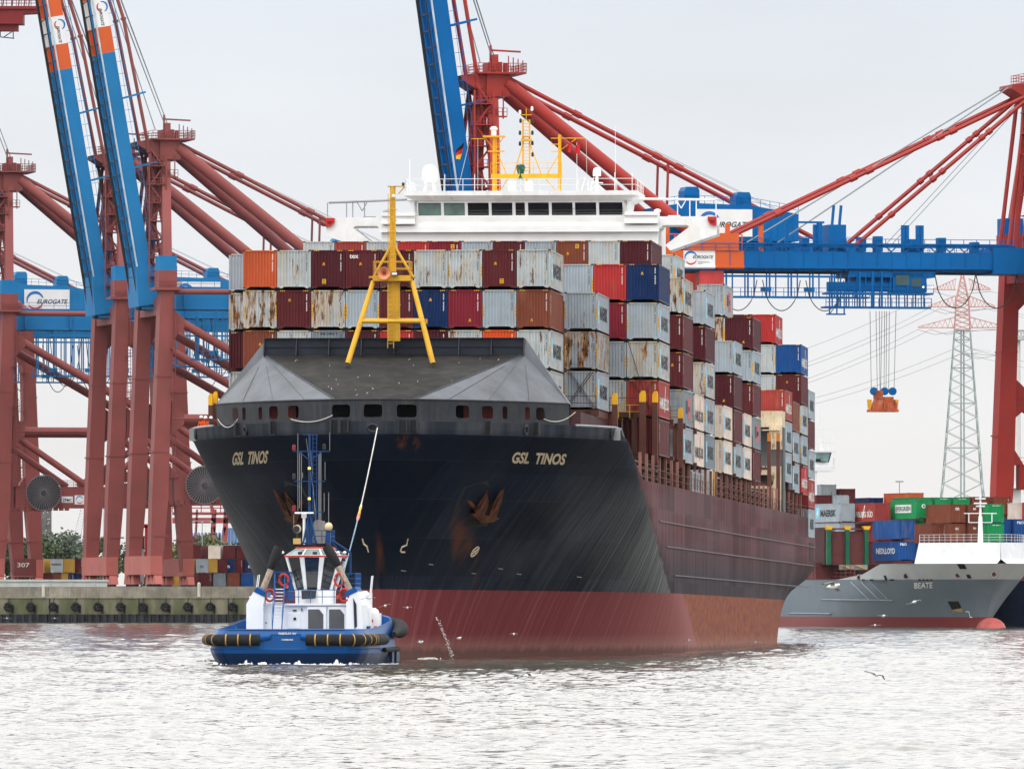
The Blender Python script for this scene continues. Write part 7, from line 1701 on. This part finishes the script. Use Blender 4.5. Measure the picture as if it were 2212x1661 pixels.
def trees():
    rr = random.Random(21)
    spec = [(22, 1162, 12, 0, 'dark green tree behind the leg cut by the left edge of the photo'), (47, 1145, 9, 0, 'dark green tree seen between the two legs of the numbered crane'), (75, 1172, 10, 2, 'grey green tree just left of the grey tower'), (97, 1166, 9, 0, 'dark green tree before the foot of the grey tower'),
            (125, 1148, 13, 2, 'tall grey green tree just right of the grey tower'), (150, 1152, 12, 2, 'grey green tree left of the thin leaning lattice jib'), (172, 1165, 9, 1, 'olive tree touching the leftmost leg of the crane group'), (222, 1160, 10, 0, 'dark green tree between the first and second legs of the crane group'),
            (108, 1187, 10, 1, 'low olive tree over the yellow containers below the grey tower'), (142, 1190, 10, 1, 'low olive tree over the red container left of the crane group'), (292, 1168, 10, 0, 'dark green tree seen left of the red straddle carrier'), (366, 1180, 8, 1, 'olive tree just right of the rightmost leg of the crane group'),
            (400, 1172, 12, 0, 'dark green tree under the far red gantry crane'), (430, 1176, 12, 0, 'dark green tree right of the slim light mast near the bow'), (462, 1150, 11, 1, 'thin olive tree standing highest between the cranes and the bow'), (490, 1168, 10, 2, 'grey green tree before the pale blue hall'), (517, 1172, 9, 0, 'dark green tree beside the short lamp post near the bow'), (545, 1170, 9, 0, 'dark green tree half hidden by the bow'), (33, 1178, 11, 1, 'low olive tree beside the cut off leg at the left edge'), (62, 1182, 11, 0, 'low dark tree behind the number on the crane leg base'), (418, 1186, 12, 1, 'low olive tree over the yellow containers right of the crane group'), (447, 1188, 12, 2, 'low grey green tree over the grey yard container right of the crane group'), (476, 1186, 12, 1, 'low olive tree over the cream container near the bow'), (505, 1188, 11, 2, 'low grey green tree over the rear maroon containers near the bow')]
    for i, (px, top, wd, k, lab) in enumerate(spec):
        Y = 2250 + rr.uniform(-40, 60); p = W(px, HY, Y); p.z = 6.4; zt = CAMZ - (top - HY) / FD * Y - 6.4
        t = empty('tree', p); tag(t, lab, 'tree', 'trees behind the yard')
        mb = MB(); mb.tube((0, 0, 0), (rr.uniform(-.4, .4), 0, zt * .62), .34, .12, 7)
        for j in range(5): a = rr.uniform(0, 6.28); h = zt * rr.uniform(.3, .55); mb.tube((0, 0, h), (math.cos(a) * wd * .28, math.sin(a) * wd * .28, h + zt * .25), .14, .04, 5)
        mb.build('trunk', BARK, t)
        mb = MB(); cl = []
        for j in range(22):
            a = rr.uniform(0, 6.28); q = rr.uniform(.1, 1) ** .5; hz = rr.uniform(.18, .92); rad = wd * .5 * (1 - abs(hz - .5) * 1.1) ; cl.append((math.cos(a) * rad * q, math.sin(a) * rad * q, zt * hz, wd * rr.uniform(.13, .24)))
        for cx_, cy_, cz, cr_ in cl:
            for j in range(95):
                d = Vector((rr.gauss(0, 1), rr.gauss(0, 1), rr.gauss(0, .8))); d = d / (d.length or 1) * cr_ * rr.uniform(.5, 1.05); c = Vector((cx_, cy_, cz)) + d; s = rr.uniform(.25, .55)
                u_ = unit((rr.gauss(0, 1), rr.gauss(0, 1), rr.gauss(0, 1))); v_ = unit(u_.cross(Vector((rr.gauss(0, 1), rr.gauss(0, 1), rr.gauss(0, 1))) + Vector((.01, 0, 0)))); mb.face([c - u_ * s, c - v_ * s * .7, c + u_ * s, c + v_ * s * .7])
        mb.build('crown', LEAFM[k], t)
trees()
def far_things():
    def at(px, Y, z=6.4): p = W(px, HY, Y); p.z = z; return p
    # grey tower
    Y = 2500.0; p = at(97, Y); t = empty('concrete_tower', p); tag(t, 'tall grey concrete tower with white patches behind the left crane legs', 'tower'); zt = CAMZ - (1085 - HY) / FD * Y - 6.4
    mb = MB(); mb.box(-1.7, 1.6, 0, 3, 0, zt); mb.box(-1.9, -1.7, -.1, 3.1, 0, zt * .97); mb.build('shaft', M('tower_grey', (.12, .115, .11), .8, vary=.4, scale=.5, streak=.5), t)
    rr = random.Random(2); mb = MB()
    for i in range(26): x = rr.uniform(-1.5, 1.4); z = rr.uniform(.25, .95) * zt; mb.box(x, x + .18, -.03, 0, z, z + .25)
    mb.build('pigeon_ledge', INKW, t)
    # far red crane and blue hall beyond the bow
    Y = 3000.0; s = FD / Y; p = at(470, Y); c = empty('far_gantry_crane', p); tag(c, 'faint red gantry crane far behind, between the crane legs and the bow', 'gantry crane'); ppm = s
    X = lambda px: (px - 470) / s; Zz = lambda y: CAMZ - (y - HY) / s - 6.4
    mb = MB()
    for a, b in ((378, 385), (398, 408), (418, 422), (452, 462), (478, 488)): mb.hexa([(X(a) - .5, 0, 0), (X(b) - .2, 0, 0), (X(b) - .2, 2, 0), (X(a) - .5, 2, 0), (X(a) + .8, 0, Zz(1100)), (X(b) + .8, 0, Zz(1100)), (X(b) + .8, 2, Zz(1100)), (X(a) + .8, 2, Zz(1100))])
    mb.box(X(372), X(560), 0, 3, Zz(1130), Zz(1118)); mb.box(X(372), X(560), 0, 3, Zz(1112), Zz(1106)); mb.rail([(X(372), 0, Zz(1106)), (X(560), 0, Zz(1106))], 2.6, .3, 3); mb.box(X(410), X(520), 0, 3, Zz(1092), Zz(1075)); mb.beam((X(452), 0, Zz(1080)), (X(463), 0, Zz(1110)), 1); mb.beam((X(400), 0, Zz(985)), (X(424), 0, Zz(1060)), .8); mb.beam((X(405), 0, Zz(1075)), (X(405), 0, Zz(1000)), 1.0); mb.box(X(402), X(412), 0, 2, Zz(1012), Zz(1000))
    mb.build('frame', M('far_red', (.30, .06, .06), .6, vary=.2), c)
    mb = MB()
    for i in range(10): x = X(418 + i * 7.5); mb.prism([(-.45, Zz(1138)), (.45, Zz(1138)), (0, Zz(1158))], lambda a, b, q: (x + a, q, b), 0, 1)
    mb.build('hanging_lamp', WHITE, c)
    Y = 3300.0; p = at(500, Y); h = empty('blue_hall', p); tag(h, 'pale blue high rack hall far behind the trees beside the bow', 'building'); s2 = FD / Y
    mb = MB(); z0 = lambda y: CAMZ - (y - HY) / s2 - 6.4; mb.box((478 - 500) / s2, (600 - 500) / s2, 0, 30, 0, z0(1140)); mb.box((398 - 500) / s2, (478 - 500) / s2, 4, 30, 0, z0(1150)); mb.build('wall', M('hall_blue', (.10, .18, .34), .6, vary=.15), h)
    mb = MB()
    for a in range(400, 600, 7): mb.box((a - 500) / s2, (a + 2 - 500) / s2, -.2, 0 if a > 478 else 3.9, z0(1215), z0(1152)) if a < 478 else mb.box((a - 500) / s2, (a + 1 - 500) / s2, -.2, 0, z0(1215), z0(1145))
    mb.build('wall_panel', M('hall_pale', (.36, .42, .52), .6), h)
    Y = 3200.0; p = at(233, Y); h = empty('white_silo', p); tag(h, 'pale blue white silo tower between the crane legs', 'silo'); s3 = FD / Y; zt = CAMZ - (1095 - HY) / s3 - 6.4; mb = MB(); mb.box(-1.6, 1.6, 0, 3, 0, zt); mb.box(-.25, .25, -.1, 0, 0, zt); mb.build('shaft', M('silo_blue', (.45, .52, .60), .6), h)
    # pale lattice jib
    Y = 2900.0; mb = MB(); a, b = W(160, 1195, Y), W(182, 1085, Y); d = Vector((1.3, 0, 0))
    for o_ in (-d, d): mb.beam(a + o_, b + o_ * .4, .18)
    for i in range(16): q, r = a.lerp(b, i / 16), a.lerp(b, (i + 1) / 16); k = 1 - .6 * i / 16; mb.beam(q - d * k, r + d * k, .1)
    mb.beam(a, (a.x, a.y, 6.4), 1.0); tag(mb.build('mobile_crane_jib', M('jib_grey', (.45, .46, .47), .5)), 'thin grey lattice jib leaning beside the left crane leg', 'crane jib')
    # red straddle carrier between the legs and lamp post
    Y = 1850.0; p = at(315, Y); s4 = FD / Y; c = empty('straddle_carrier', p); tag(c, 'red straddle carrier standing between the crane legs', 'straddle carrier'); zt = CAMZ - (1135 - HY) / s4 - 6.4
    mb = MB(); mb.box(-.2, .9, 0, 1, 1, zt); mb.box(-.5, 1.2, 0, 6, zt - .4, zt + .3); mb.box(.6, 1.0, 0, 1, 0, 1); mb.build('frame', M('carrier_red', (.5, .02, .025), .45), c); mb = MB(); mb.box(-2.2, -.3, 0, 2, zt - 4.5, zt - 2.2); mb.build('cabin', DARK, c); mb = MB(); mb.box(-1.6, -.4, 0, 2, 1, zt - 4.5); mb.build('engine_box', GREY, c)
    Y = 2150.0; p = at(579, Y); mb = MB(); zt = CAMZ - (1180 - HY) / FD * Y - 6.4
    for px, y0, lab in ((186, 1170, 'slim grey light mast behind the yard containers left of the crane legs'), (437, 1125, 'slim grey light mast behind the yard containers right of the crane legs'), (501, 1178, 'short grey lamp post with cross arms beside the bow')):
        p = at(px, Y); l = empty('light_mast', p); tag(l, lab, 'light mast', 'light masts'); zt = CAMZ - (y0 - HY) / FD * Y - 6.4; mb = MB(); mb.tube((0, 0, 0), (0, 0, zt), .16, .1, 6); mb.build('post', GREY, l); mb = MB(); mb.beam((-2, 0, zt), (2, 0, zt), .2)
        for x in (-2, 0, 2): mb.box(x - .25, x + .25, -.2, .2, zt - .4, zt)
        mb.build('lamp_bar', GREY, l)
    p = at(1943, 1700); zt = CAMZ - (1040 - HY) / FD * 1700 - 6.4; l = empty('light_mast', p); tag(l, 'thin light mast rising above the feeder ship containers', 'light mast', 'light masts'); mb = MB(); mb.tube((0, 0, 0), (0, 0, zt), .12, .08, 6); mb.build('post', GREY, l); mb = MB(); mb.beam((-.7, 0, zt), (.7, 0, zt), .25); mb.build('lamp_bar', GREY, l)
    # pylon
    Y = 2300.0; s = FD / Y; p = at(2079, Y); py = empty('power_pylon', p, (0, 0, 0)); tag(py, 'lattice power pylon, green below and red above, behind the right crane', 'pylon')
    X = lambda px: (px - 2079) / s; Zz = lambda y: CAMZ - (y - HY) / s - 6.4
    def lattice(mb, zs, hw, t, tb):
        for i in range(len(zs) - 1):
            z0, z1 = zs[i], zs[i + 1]; a, b = hw(z0), hw(z1); c0 = [(-a, -a), (a, -a), (a, a), (-a, a)]; c1 = [(-b, -b), (b, -b), (b, b), (-b, b)]
            for j in range(4):
                k = (j + 1) % 4; mb.beam((*c0[j], z0), (*c1[j], z1), t); mb.beam((*c0[j], z0), (*c1[k], z1), tb); mb.beam((*c0[k], z0), (*c1[j], z1), tb)
                if i % 3 == 0: mb.beam((*c0[j], z0), (*c0[k], z0), tb)
    zb, zm, zt = Zz(1250), Zz(712), Zz(586); hw = lambda z: float(np.interp(z, [0, Zz(1065), zm, Zz(650), zt], [8.2, 4.85, 1.85, 1.5, .08]))
    zs = [0.0]
    while zs[-1] < zm: zs.append(zs[-1] + max(2.1, hw(zs[-1]) * .95))
    zs[-1] = zm; mb = MB(); lattice(mb, zs, hw, .26, .13)
    for b in (0, .9): mb.tube((-.4 + b, -hw(zm) * .3, 0), (-.35 + b * .7, -hw(zm) * .3, zm), .20, n=5)
    mb.build('lower_tower', M('hazed_pylon_green', (.30, .36, .35), .6), py)  # green lightened to paint in the distance haze
    mb = MB(); zs = list(np.linspace(zm, zt, 13)); lattice(mb, zs, hw, .24, .13)
    mb.build('upper_tower', M('hazed_pylon_red', (.56, .28, .24), .6), py)  # red lightened to paint in the distance haze
    for y, l, r in ((708, 1983, 2175), (663, 2005, 2150), (626, 2018, 2140)):
        mb = MB(); z = Zz(y); h = 2.6
        for sg, xe in ((-1, X(l)), (1, X(r))):
            for yy in (-.9, .9): mb.beam((sg * 1.6, yy, z), (xe, 0, z), .22); mb.beam((sg * 1.5, yy, z + h), (xe, 0, z + .2), .18)
            n = 7
            for i in range(n):
                t0, t1 = i / n, (i + .5) / n; f = lambda t, u_: (sg * 1.6 + (xe - sg * 1.6) * t, -.9 * (1 - t), z + (h * (1 - t) if u_ else 0)); mb.beam(f(t0, 1), f(t1, 0), .12); mb.beam(f(t1, 0), f(min(1, (i + 1) / n), 1), .12)
        mb.build('cross_arm', M('hazed_pylon_red', (0, 0, 0)), py)
    # wires
    G_ = 'power lines of the pylon'
    for i, (y0, x0, xe, ye) in enumerate(((708, 1983, 1700, 792), (708, 2010, 1700, 802), (663, 2005, 1700, 765), (663, 2030, 1700, 775), (626, 2018, 1700, 742), (750, 2060, 1700, 800), (760, 2075, 1700, 812))):
        a = W(x0, y0 + 4, Y); b = W(xe - 600, ye + 100 - 2 * i, Y + 350); mb = MB(); mb.path([a.lerp(b, t) - Vector((0, 0, 9 * 4 * t * (1 - t))) for t in np.linspace(0, 1, 25)], .045, 4)
        mb.path([W(x0 + 60, y0 + 4, Y) if False else a, a + Vector((4, 0, -1.2)), a + Vector((9, 0, -.4)), Vector((2 * W(2079, 0, Y).x - a.x, a.y, a.z))], .05, 4)
        a2 = Vector((2 * W(2079, 0, Y).x - a.x, a.y, a.z)); b2 = a2 + Vector((70, -200, -14)); mb.path([a2.lerp(b2, t) - Vector((0, 0, 3 * 4 * t * (1 - t))) for t in np.linspace(0, 1, 9)], .045, 4)
        tag(mb.build('power_line', CABLE), 'thin power line sagging from the lattice pylon arms across the sky', 'power line', G_)
    # pale round column with a head frame behind the right leg
    Y = 2350.0; s = FD / Y; p = at(2196, Y); l = empty('white_column', p); tag(l, 'tall white round column with a flat lattice head behind the right crane leg', 'column'); zt = CAMZ - (735 - HY) / s - 6.4
    mb = MB(); mb.tube((0, 0, 0), (0, 0, zt), 1.15, .95, 20); z = CAMZ - (1055 - HY) / s - 6.4; mb.tube((0, 0, z), (0, 0, z + .2), 3.2, n=16); mb.build('shaft', M('column_white', (.62, .61, .58), .6, vary=.06), l, smooth=True)
    mb = MB(); mb.box(-3.6, 6, -2, 2, zt, zt + .8)
    for i in range(12): x = -3.4 + i * .8; mb.beam((x, -2, zt + .8), (x + .8, -2, zt + 2.2), .15); mb.beam((x + .8, -2, zt + .8), (x, -2, zt + 2.2), .15)
    mb.box(-3.6, 6, -2, 2, zt + 2.2, zt + 2.5); mb.build('head_frame', M('column_grey', (.42, .42, .40), .6), l)
    # nearer red crane platform entering at the upper left corner
    Y = 1810.0; p = W(20, 70, Y); p.z = 6.4; c = empty('crane_apex', p); tag(c, 'dark red crane platform with railings reaching in at the upper left corner', 'crane'); s = FD / Y; X = lambda px: (px - 20) / s; Zz = lambda y: CAMZ - (y - HY) / s - 6.4
    DR = M('deep_crane_red', (.22, .022, .024), .5, vary=.1); mb = MB(); mb.box(X(-60), X(50), 0, 6, Zz(52), Zz(18)); mb.box(X(-60), X(78), -.5, 7, Zz(20), Zz(14)); mb.box(X(-60), X(38), 1, 5, Zz(66), Zz(52)); mb.prism([(X(50), Zz(16)), (X(90), Zz(16)), (X(84), Zz(28)), (X(50), Zz(30))], lambda a, b, t: (a, t, b), 0, 5)
    mb.box(X(-72), X(-34), 1, 5, 0, Zz(66)); mb.build('platform', DR, c)
    mb = MB(); mb.rail([(X(-60), -.4, Zz(14)), (X(78), -.4, Zz(14))], 1.6, .12, .9, 3)
    for x in (6, 26, 40, 52, 62): mb.beam((X(x), 0, Zz(14)), (X(x) + .2, 0, Zz(-6)), .22)
    mb.build('railing', DR, c); mb = MB()
    for a, b in (((0, 66), (0, 80)), ((0, 80), (30, 83)), ((28, 66), (28, 84)), ((8, 80), (26, 68))): mb.beam((X(a[0]), 1, Zz(a[1])), (X(b[0]), 1, Zz(b[1])), .18)
    mb.build('hanging_frame', DARK, c)
far_things()

# ------------------------------------------------------------------ crew on the forecastle
def person(p, label, suit, rot=0, lean=.1):
    J = [(0, 0, .95), (0, .02, 1.15), (0, .03 - lean * .3, 1.38), (0, .02 - lean * .6, 1.50), (0, -lean * .7, 1.62), (0, -lean * .75, 1.74), (-.11, 0, .90), (-.12, -.03, .50), (-.12, .02, .08), (-.12, -.14, .04), (.11, 0, .90), (.12, -.02, .50), (.12, .03, .08), (.12, -.13, .04),
         (-.19, .01 - lean * .5, 1.42), (-.27, -.04, 1.17), (-.22, -.25, 1.03), (-.20, -.33, 1.02), (.19, .01 - lean * .5, 1.42), (.28, -.06, 1.17), (.20, -.26, 1.05), (.18, -.34, 1.05)]
    Rr = [.155, .15, .165, .07, .085, .09, .10, .075, .05, .045, .10, .075, .05, .045, .075, .055, .04, .035, .075, .055, .04, .035]
    E = [(0, 1), (1, 2), (2, 3), (3, 4), (4, 5), (0, 6), (6, 7), (7, 8), (8, 9), (0, 10), (10, 11), (11, 12), (12, 13), (2, 14), (14, 15), (15, 16), (16, 17), (2, 18), (18, 19), (19, 20), (20, 21)]
    me = bpy.data.meshes.new('person'); me.from_pydata(J, E, []); o = obj('person', me); o.location = p; o.rotation_euler = (0, 0, rot)
    md = o.modifiers.new('skin', 'SKIN'); sv = me.skin_vertices[0].data
    for i, r in enumerate(Rr): sv[i].radius = (r, r * (.75 if i < 3 else 1)); sv[i].use_root = i == 0
    o.modifiers.new('smooth', 'SUBSURF').levels = 1; o.modifiers['smooth'].render_levels = 2
    me.materials.append(suit); tag(o, label, 'person', 'crew on the forecastle')
    mb = MB(); h = Vector(J[5]); mb.lathe([(.125, -.01), (.155, -.01), (.15, .0), (.125, .02), (.115, .09), (.07, .135), (.01, .145)], h + Vector((0, -.01, .0)), 14); mb.build('helmet', WHITE, o, smooth=True)
    mb = MB(); mb.ball(h + Vector((0, -.045, -.055)), .078, 0, 12, .9, .85, 1.1); mb.ball(h + Vector((0, -.12, -.06)), .016, 0, 6); mb.build('face', M('skin', (.45, .25, .17), .6), o, smooth=True)
ORS = M('orange_overall', (.75, .10, .015), .7)
for dx, u, rot, lab, m in ((436, 24.6, -.6, 'crew member in orange overalls and white helmet, leftmost at the bow rail', ORS), (443, 26.0, .3, 'crew member in orange overalls bending at the bow rail, second from the left', ORS), (454, 26.6, .8, 'crew member in dark clothes and white helmet beside the lashing posts', M('dark_overall', (.05, .04, .06), .7))):
    p = Vector(sh(dx, 905, u)); p.z = 15.27; person(SHIP_M @ p, lab, m, rot)

# ------------------------------------------------------------------ gulls
def gull(dx, dy, Y, span, bank, flap, head, label, yawd=0):
    span *= .82
    mb = MB(); L_ = span * .42
    mb.path([(0, L_ * .55, -.01), (0, L_ * .34, 0), (0, L_ * .1, 0), (0, -L_ * .18, .0), (0, -L_ * .36, .025), (0, -L_ * .46, .035), (0, -L_ * .52, .03)], .05, 8, 0, rs=[.012, .045, .075, .075, .045, .042, .022])
    mb.path([(0, -L_ * .51, .03), (0, -L_ * .60, .022)], .012, 5, 2, rs=[.014, .003]); mb.face([(-.02, L_ * .5, .0), (.02, L_ * .5, .0), (.07, L_ * .78, .0), (-.07, L_ * .78, .0)], 0)
    mb.face([(-.02, L_ * .5, -.008), (-.07, L_ * .78, -.008), (.07, L_ * .78, -.008), (.02, L_ * .5, -.008)], 0)
    for s in (-1, 1):
        f = R(flap[0] if s < 0 else flap[1]); h = span / 2
        st = [(.0, .0), (.25, .30), (.5, .42), (.78, .30), (1.0, .12)]; pts = []
        for i, t in enumerate((.04, .28, .52, .76, .92, 1.0)):
            x = h * t; z = h * (t * math.sin(f) - max(0, t - .45) * (math.sin(f) * 1.5 + .12)); y = -.10 * math.sin(math.pi * min(1, t * 1.2)) * span + .16 * span * max(0, t - .5) * 1.4; c = span * (.155, .15, .135, .10, .06, .012)[i]; pts.append((s * x * math.cos(f * .6), y, z, c))
        for (x0, y0, z0, c0), (x1, y1, z1, c1), i in zip(pts[:-1], pts[1:], range(5)):
            m = 1 if i >= 4 else 3; q = [(x0, y0 - c0 * .3, z0 + .01), (x1, y1 - c1 * .3, z1 + .01), (x1, y1 + c1 * .7, z1), (x0, y0 + c0 * .7, z0)]; lo = [(x, y, z - .022) for x, y, z in q]; mb.hexa(lo + q if s > 0 else lo[::-1] + q[::-1], m)
    o = obj('gull', mb.mesh('gull', [M('gull_white', (.80, .80, .79), .6, vary=.05), BLACK, M('gull_bill', (.45, .12, .03), .5), M('gull_grey', (.27, .27, .27), .6, vary=.05)], True)); o.location = W(dx, dy, Y)
    o.rotation_euler = (R(head), R(bank), R(yawd)); tag(o, label, 'gull', 'gulls over the water')
gull(1800, 1266, 290, 1.22, 8, (30, -22), -4, 'large white gull gliding close by, before the feeder ship stern', 60)
gull(1975, 1300, 480, 1.15, -8, (-8, 24), 0, 'white gull with bent wings before the feeder ship name', 20)
gull(1908, 1330, 560, .95, 4, (18, 18), 0, 'small white gull below the bent winged one before the grey hull', 30)
gull(1890, 1350, 600, 1.0, -3, (4, 4), 0, 'white gull skimming low before the red waterline of the feeder ship', 0)
gull(1893, 1457, 400, 1.25, 22, (-2, 20), 0, 'brownish gull with long wings over the open water at the right', 25)
gull(1148, 1460, 290, 1.35, -16, (58, 38), 6, 'grey gull flapping over the water below the big ship', 35)
gull(880, 1312, 630, .85, 0, (24, 24), 0, 'white gull before the red hull just right of the tug', 0)
gull(909, 1386, 600, .9, 10, (40, 20), 0, 'white gull turning low before the red hull beside the tug fender', 70)
gull(992, 1378, 610, .8, -6, (22, 34), 0, 'white gull before the red hull right of the water jet', 60)
gull(1110, 1369, 620, .75, 0, (22, 22), 0, 'white gull before the middle of the red hull', 10)
gull(1488, 1383, 700, 1.0, -8, (12, 6), 0, 'white gull low over the waterline below the side of the big ship', 15)
gull(1632, 1387, 720, 1.45, -2, (2, 3), 0, 'white gull with straight wings at the stern waterline of the big ship', 0)
gull(798, 1292, 600, 1.25, -4, (10, 14), 0, 'grey winged gull flying over the tug side house', 15)
gull(832, 1308, 600, 1.1, -12, (10, 22), 0, 'grey winged gull just below the other one over the tug', 15)
gull(15, 1335, 900, 1.1, 0, (6, 6), 0, 'white gull before the sheet piling at the far left', 0)
gull(118, 1335, 900, .8, 0, (16, 16), 0, 'white gull before the sheet piling below the fenders', 0)
gull(540, 1290, 640, .9, 0, (10, 14), 0, 'white gull just left of the tug funnel casing', 30)
# ------------------------------------------------------------------ haze: a thin even air over the whole scene
def haze():
    mb = MB(); mb.box(-1000, 1000, -350, 4200, -3.5, 120); o = mb.build('haze', (lambda: None) and bpy.data.materials.new('air'))
    m = o.data.materials[0]; m.use_nodes = True; nt = m.node_tree; nt.nodes.clear(); v = nt.nodes.new('ShaderNodeVolumePrincipled'); q = nt.nodes.new('ShaderNodeOutputMaterial')
    v.inputs['Color'].default_value = (.90, .93, 1.0, 1); v.inputs['Density'].default_value = 6e-6; v.inputs['Anisotropy'].default_value = .2
    nt.links.new(v.outputs[0], q.inputs['Volume']); tag(o, kind='stuff'); o.display_type = 'WIRE'
haze()
